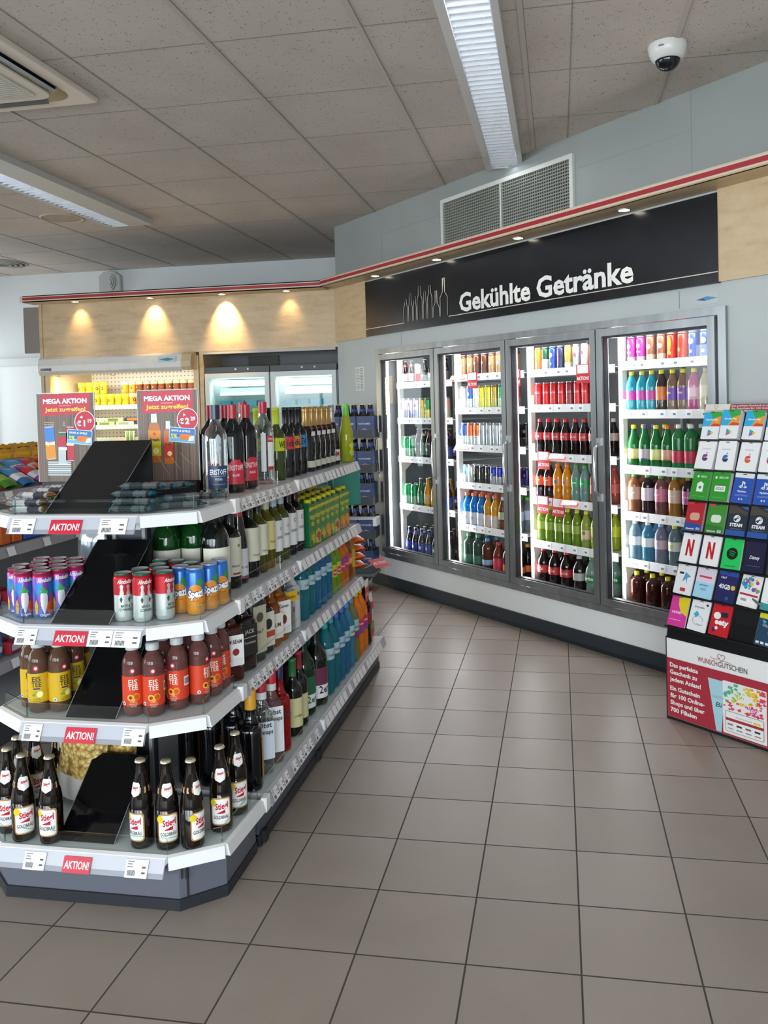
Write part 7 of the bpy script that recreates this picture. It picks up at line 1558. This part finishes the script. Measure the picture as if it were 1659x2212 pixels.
def cards():
    w, h = .044, .134
    tl = math.atan(.345)
    def apple(b, Y, c):
        n = 22; pts = []
        for i in range(n):
            t = 2*PI*i/n; r = .016*(1-.10*math.cos(2*t)-.12*math.exp(-((t-PI/2)**2)*8)-.06*math.exp(-((t-3*PI/2)**2)*10)); x = r*math.cos(t); z = r*math.sin(t)
            if x > .008 and abs(z-.003) < .007: x -= .0055*(1-((z-.003)/.007)**2)
            pts.append((x, h*.40+z))
        b.poly([p for p in pts if p[1] > h*.40], Y, c[0]+':.4'); b.poly([p for p in pts if p[1] <= h*.402], Y, c[1]+':.4')
        b.poly([(.001, h*.40+.017), (.006, h*.40+.019), (.009, h*.40+.027), (.003, h*.40+.024)], Y, c[0]+':.4')
    def front(b, Y, k):
        F = lambda pts, c, o=0: b.poly(pts, Y-o, c+':.35')
        R = lambda x0, x1, z0, z1, c, o=0, r=.003: b.poly(rrect(x0, x1, z0, z1, r), Y-o, c+':.35')
        def C(x, z, r, c, o, sx=1): b.poly([(x+r*sx*math.cos(2*PI*i/20), z+r*math.sin(2*PI*i/20)) for i in range(20)], Y-o, c+':.35')
        t = lambda s, hh, c, x, z, ww, o=.0012, bo=.03, sl=0: b.text(s, hh, c+':.4', x, z, Y-o, 'c', ww, bo, sl)
        if k == 'play':
            R(-w, w, 0, h, 'eef0f2'); F([(-w, h*.45), (w, h*.45), (w, h), (-w, h)], '35aee0', .0003); F([(0, h), (w, h), (w, h*.45), (-.01, h*.45), (w*.2, h*.72)], 'e8a03c', .0005); F([(-.02, h), (w, h), (w, h*.82), (.005, h*.72)], '3aa84a', .0007); F([(-.005, h*.45), (w, h*.45), (w, h*.53), (.012, h*.56)], 'd8483c', .0007)
            t('Google Play', .008, 'f4f6f8', 0, h*.66, .06); x, z = .0, h*.22; q = .017
            F([(x-q*.7, z+q), (x-q*.7, z-q), (x, z)], '3a9ad8', .0005); F([(x-q*.7, z+q), (x, z), (x+q*.5, z+q*.35)], '3ab87a', .0007); F([(x-q*.7, z-q), (x, z), (x+q*.5, z-q*.35)], 'd8485c', .0007); F([(x, z), (x+q*.5, z+q*.35), (x+q*1.1, z), (x+q*.5, z-q*.35)], 'e8c43c', .0008)
        elif k.startswith('fruit'):
            R(-w, w, 0, h, 'f3f3f5', 0, .005); apple(b, Y-.0004, {'1': ('8a3a7a', '4a4a6a'), '2': ('2f6fc0', '24405c'), '3': ('d84a5c', 'e0603c'), '4': ('3aa8c8', 'c83a8a')}[k[-1]]); b.box(-.022, .022, Y-.0008, Y-.0004, h*.72, h*.728, 'a0a0a6:.5'); b.box(-.022, .018, Y-.0008, Y-.0004, h*.69, h*.698, 'a0a0a6:.5')
        elif k in ('xstore', 'xgold'):
            R(-w, w, 0, h, '2f9a2c', 0, .005); C(-.018 if k == 'xstore' else -.026, h*.80, .0055, 'e8f2e8', .0004); t('XBOX' if k == 'xstore' else 'XBOX LIVE', .0085, 'e8f2e8', .010, h*.775, .03 if k == 'xstore' else .045)
            if k == 'xstore': F([(-.016, h*.28), (.016, h*.28), (.016, h*.56), (0, h*.64), (-.016, h*.56)], 'eef4ee', .0004); C(0, h*.43, .007, '2f9a2c', .0007)
            else: R(-.026, .026, h*.33, h*.52, 'eef4ee', .0004, .004); t('GOLD', .012, '8a948a', 0, h*.385, .042)
            b.box(-.03, .03, Y-.0007, Y-.0004, h*.12, h*.125, 'c8dcc8:.5')
        elif k == 'ps':
            R(-w, w, 0, h, '2a56b4', 0, .005); R(-w, w, h*.84, h, 'e8eaee', .0003, .003); F([(-.006, h*.54), (-.001, h*.52), (-.001, h*.72), (.008, h*.70), (.010, h*.64), (.004, h*.61), (.004, h*.66), (.001, h*.67), (.0, h*.72), (-.006, h*.74)], 'eef0f4', .0006); F([(-.020, h*.54), (-.007, h*.60), (-.007, h*.57), (-.012, h*.54), (.0, h*.50), (-.010, h*.50)], 'eef0f4', .0006); F([(.020, h*.54), (.006, h*.60), (.006, h*.575), (.012, h*.545), (.002, h*.52), (.012, h*.50)], 'eef0f4', .0006)
            t('PlayStation', .008, 'eef0f4', 0, h*.36, .040); b.box(-.03, .03, Y-.0007, Y-.0004, h*.27, h*.275, 'd0d8e8:.5'); b.box(-.03, .03, Y-.0007, Y-.0004, h*.24, h*.245, 'd0d8e8:.5'); C(-.006, h*.13, .004, 'e8d8dc', .0006); C(.006, h*.13, .004, 'b8d8ec', .0006)
        elif k in ('redcard', 'greencard'):
            R(-w, w, 0, h, 'b8232e' if k == 'redcard' else '3c8f32', 0, .003); F([(-w, 0), (w, 0), (w, h*.22), (-w, h*.30)], '2c4a9c' if k == 'redcard' else '2f7a2a', .0003); R(-w*.9, -w*.25, h*.90, h*.97, 'd83a44', .0004); R(-w*.5, w*.6, h*.36, h*.62, 'd8a88c' if k == 'redcard' else 'dfe6dc', .0004, .012); t('Nintendo', .008, 'f2f0f0', -.012, h*.04, .042); t('€15' if k == 'redcard' else '€25', .011, 'f2f0f0', .027, h*.035, .020)
        elif k == 'steam':
            R(-w, w, 0, h, '26303e', 0, .004); F([(-w, 0), (w, 0), (w, h*.18), (-w, h*.18)], '2a56a4', .0003); F([(-.02, h), (.02, h*.86), (w, h*.8), (w, h*.66), (.01, h*.74), (-w, h*.7), (-w, h)], '4a453e', .0003); F([(.01, h*.95), (w, h*.97), (w, h*.86)], '3a6ab4', .0005); C(0, h*.56, .016, 'eceef0', .0006); C(.005, h*.60, .0055, '26303e', .0008); C(.005, h*.60, .003, 'eceef0', .001); C(-.006, h*.51, .004, '26303e', .0008); b.add([(-.016, Y-.0009, h*.54), (-.006, Y-.0009, h*.49), (.006, Y-.0009, h*.58), (.001, Y-.0009, h*.59)], [(0, 1, 2, 3)], '26303e:.4'); t('STEAM', .0145, 'eceef0', 0, h*.30, .058, .0012, .045); b.box(-.026, .026, Y-.0007, Y-.0004, h*.22, h*.225, 'b0b8c4:.5')
        elif k == 'N':
            R(-w, w, 0, h, 'f2f2f4', 0, .005); q = .0175; z0, z1 = h*.22, h*.78; s = .010
            F([(-q, z0), (-q+s, z0), (-q+s, z1), (-q, z1)], 'b8141e', .0004); F([(q-s, z0), (q, z0), (q, z1), (q-s, z1)], 'b8141e', .0004); F([(-q, z1), (-q+s, z1), (q, z0), (q-s, z0)], 'd81e28', .0007)
        elif k == 'music':
            R(-w, w, 0, h, '1fc860', 0, .005); C(0, h*.50, .026, '111413', .0004)
            for i, (rr, zz) in enumerate(((.030, .009), (.025, 0), (.020, -.008))): b.tube([(-.015+.003*i+(.030-.006*i)*j/8, Y-.0012, h*.50+zz+.004*math.sin(PI*j/8)-.0006*j) for j in range(9)], .0014, '1fc860:.4', 5)
            t('Spotify Premium', .006, '0f6a34', 0, h*.08, .05, .0012, .01)
        elif k == 'navy': R(-w, w, 0, h, '191c3e', 0, .004); t('Disney', .015, 'e8eaf2', 0, h*.42, .044, .0012, .02, .2); b.box(-.03, .03, Y-.0007, Y-.0004, h*.2, h*.206, '8a90b0:.5')
        elif k == 'dark': R(-w, w, 0, h, '3a3d40', 0, .004); t('amazon', .014, 'eceef0', .004, h*.50, .056); b.tube([(-.02+.005*j, Y-.001, h*.46-.006*math.sin(PI*j/9)) for j in range(10)], .0010, 'd88a2c:.4', 4)
        elif k == 'whitefig': R(-w, w, 0, h, 'e9e9ec', 0, .003); F([(-.01, h*.4), (.0, h*.75), (.012, h*.70), (.03, h*.62), (.012, h*.56), (.016, h*.38), (.006, h*.52)], '5aa0cc', .0004); R(-.03, -.008, h*.66, h*.73, '24303c', .0004); R(-.012, .014, h*.10, h*.22, 'c83a44', .0004); b.box(-.03, .03, Y-.0007, Y-.0004, h*.84, h*.845, '9a9aa4:.5')
        elif k == 'skyblue': R(-w, w, 0, h, 'a4d4ec', 0, .003); F([(-w, h*.5), (w, h*.5), (w, h), (-w, h)], 'ddd0e0', .0003); R(-.03, .03, h*.66, h*.72, 'c83a5c', .0006, .002); t('guthaben', .008, '3a6a8c', 0, h*.40, .04, .0012, .01); R(-.014, .014, h*.25, h*.33, '8ab0c8', .0006)
        elif k == '40gb': R(-w, w, 0, h, '22265c', 0, .003); F([(-w, h*.85), (w, h*.85), (w, h), (-w, h)], '2a4a9c', .0003); t('40GB', .020, 'e6e6f0', -.008, h*.42, .052, .0012, .03); C(.030, h*.50, .010, 'e0b83c', .0006); t('HoT', .009, 'e6e6f0', -.018, h*.74, .026); C(.012, h*.14, .008, '2a5a7c', .0006)
        elif k == 'splash':
            R(-w, w, 0, h, 'eceaea', 0, .003); random.seed(9)
            for i in range(26): x = random.uniform(-w*.8, w*.8); z = random.uniform(h*.5, h*.88); C(x, z, random.uniform(.004, .009), random.choice(['2f9ac8', '4ab86a', 'c8d02c', 'e88a3c', 'c83a9c', '5a5ac0']), .0004+.00001*i)
            R(-w*.9, w*.9, h*.34, h*.40, 'b8283c', .0008, .001); R(-w*.8, w*.8, h*.08, h*.30, 'f4f2f2', .0008); b.box(-.03, -.005, Y-.0012, Y-.0009, h*.16, h*.24, '9a9aa4:.5')
        elif k == 'zal': R(-w, w, 0, h, 'eeeeee', 0, .003); F([(-.012, h*.35), (.024, h*.52), (.024, h*.60), (-.012, h*.76), (-.017, h*.56)], 'e8701c', .0004); F([(-w, 0), (w, 0), (w, h*.16), (-w, h*.22)], '3a9a9c', .0004); t('zalando', .007, '9a9aa0', .002, h*.25, .04, .0012, 0)
        elif k == 'pink': R(-w, w, 0, h, 'd83a9c', 0, .003); F([(-.01, h), (w, h), (w, h*.38), (.012, h*.48), (-.004, h*.7)], 'e0cc2c', .0004); t('S-BUDGET', .010, 'f6e4f0', -.006, h*.42, .050); b.box(-.035, .02, Y-.0007, Y-.0004, h*.2, h*.215, 'f0c8e0:.5')
        elif k == 'hand': R(-w, w, 0, h, 'e8eaec', 0, .003); F([(-.026, h*.52), (-.012, h*.64), (.002, h*.54), (-.012, h*.42)], '3ab0d0', .0004); b.tube([(.0+.024*math.cos(a), Y-.001, h*.34+.020*math.sin(a)) for a in [i*.5 for i in range(12)]], .0008, '8a8e94:.4', 4); b.tube([(-.005+.004*j, Y-.001, h*.22+.003*math.sin(j)) for j in range(9)], .0008, '8a8e94:.4', 4); F([(.022, h*.88), (.03, h*.92), (.038, h*.87), (.03, h*.83)], '2a3438', .0005); t('paysafe', .009, '5a5e64', -.004, h*.74, .045, .0012, .01)
        elif k == 'redty': R(-w, w, 0, h, 'c8202a', 0, .003); C(-.018, h*.62, .015, 'f0ecec', .0004, 1.1); R(-.002, .030, h*.60, h*.76, '24243a', .0005, .004); t('eety', .024, 'f4f0f0', .008, h*.36, .062, .0012, .05); R(-.03, -.016, h*.10, h*.24, '3a2a6a', .0005); C(-.012, h*.24, .007, 'f0ecec', .0006)
        elif k == 'rescue': R(-w, w, 0, h, '24425c', 0, .003); F([(-w, h*.82), (w, h*.82), (w, h), (-w, h)], 'd8cf3c', .0003); F([(-.03, h*.78), (-.01, h*.74), (-.02, h*.66)], '4ab0d0', .0004); t('WELCOME', .010, 'a8c0cc', .0, h*.58, .050, .0012, .02); F([(0, h*.44), (.04, h*.38), (.01, h*.34)], '3aa0c0', .0004)
        if k == 'rescue':
            for i in range(4): R(-.038+.020*i, -.024+.020*i, h*.06, h*.13, 'dfe4e8', .0006, .001)
        # euro hole
        b.poly([(-.010, h*.945), (.010, h*.945), (.008, h*.965), (.003, h*.965), (0, h*.975), (-.003, h*.965), (-.008, h*.965)], Y-.0016, '1a1b1e:.5')
    rows = [['play', 'play', 'play', 'play', 'play'], ['fruit1', 'fruit2', 'fruit3', 'fruit4', 'fruit1'], ['xstore', 'xgold', 'ps', 'ps', 'xstore'], ['redcard', 'greencard', 'steam', 'steam', 'dark'],
            ['N', 'N', 'music', 'navy', 'dark'], ['whitefig', 'skyblue', '40gb', 'splash', 'zal'], ['pink', 'hand', 'redty', None, 'rescue']]
    nm = {'play': 'colourful app store card with a triangle', 'fruit1': 'white card with a purple fruit emblem', 'fruit2': 'white card with a blue fruit emblem', 'fruit3': 'white card with a red fruit emblem', 'fruit4': 'white card with a rainbow fruit emblem', 'xstore': 'green game card with a shopping bag', 'xgold': 'green game card reading gold', 'ps': 'blue game card with white top',
          'redcard': 'red game card with a blue foot', 'greencard': 'plain green game card', 'steam': 'dark game card with round emblem', 'N': 'white card with a big red letter', 'music': 'green music card with black disc', 'navy': 'navy blue streaming card', 'dark': 'dark grey card with orange curve', 'whitefig': 'white card with a blue figure', 'skyblue': 'pale blue and pink phone card', '40gb': 'dark blue phone data card', 'splash': 'white card with colour splashes', 'zal': 'white card with orange play shape',
          'pink': 'pink and yellow phone card', 'hand': 'white card with a line drawn hand', 'redty': 'red phone card', 'rescue': 'blue card with yellow top strip'}
    random.seed(4); mesh = {}
    rn = ['top', 'second', 'third', 'fourth', 'fifth', 'sixth', 'bottom']
    for r, row in enumerate(rows):
        for c, k in enumerate(row):
            if k is None: continue
            zb = 1.28-.140*r; th = random.uniform(.010, .020) if r < 4 else .006
            if r == 0 and c == 1: th = .030
            x = .050+.1085*c+(-.004 if r > 4 and c else 0); y = SLEAN(zb)-.004
            P = SB+Matrix.Rotation(SANG, 3, 'Z') @ Vector((x, y, zb-.006))
            o = D.objects.new('gift_card', None); COL.objects.link(o); o.location = P
            o.rotation_euler = (-tl-random.uniform(0, .05), random.uniform(-.03, .03)+(0.05 if r > 4 else 0), SANG)
            o.scale = (1.05, 1, 1.04); tag(o, '%s, %s row of the stand, %s from left' % (nm[k], rn[r], ORD[c]), 'gift card', 'gift cards on the stand')
            hk = ('stack', round(th, 3))
            b = MB(); b.prism(rrect(-w-.0005, w+.0005, 0, h+.0005, .004), -th, 0, {'ps': '6a7ab4:.4', 'xstore': '8ab88a:.4', 'steam': '3a4a64:.4', 'redcard': 'c8a0a4:.4', 'greencard': '9ab89a:.4', '40gb': '2a2c5c:.4', 'navy': '1e2040:.4', 'dark': '34363a:.4', 'redty': 'a82028:.4'}.get(k, 'dcdce0:.4'), axis='y')
            s = b.obj('card_stack', o)
            b = MB(); front(b, -th-.0006, k); b.obj('printed_front', o)
cards()
for _o in D.objects:
    if 'label' in _o and len(_o['label'].split()) > 16: print('LONG', len(_o['label'].split()), _o['label'])
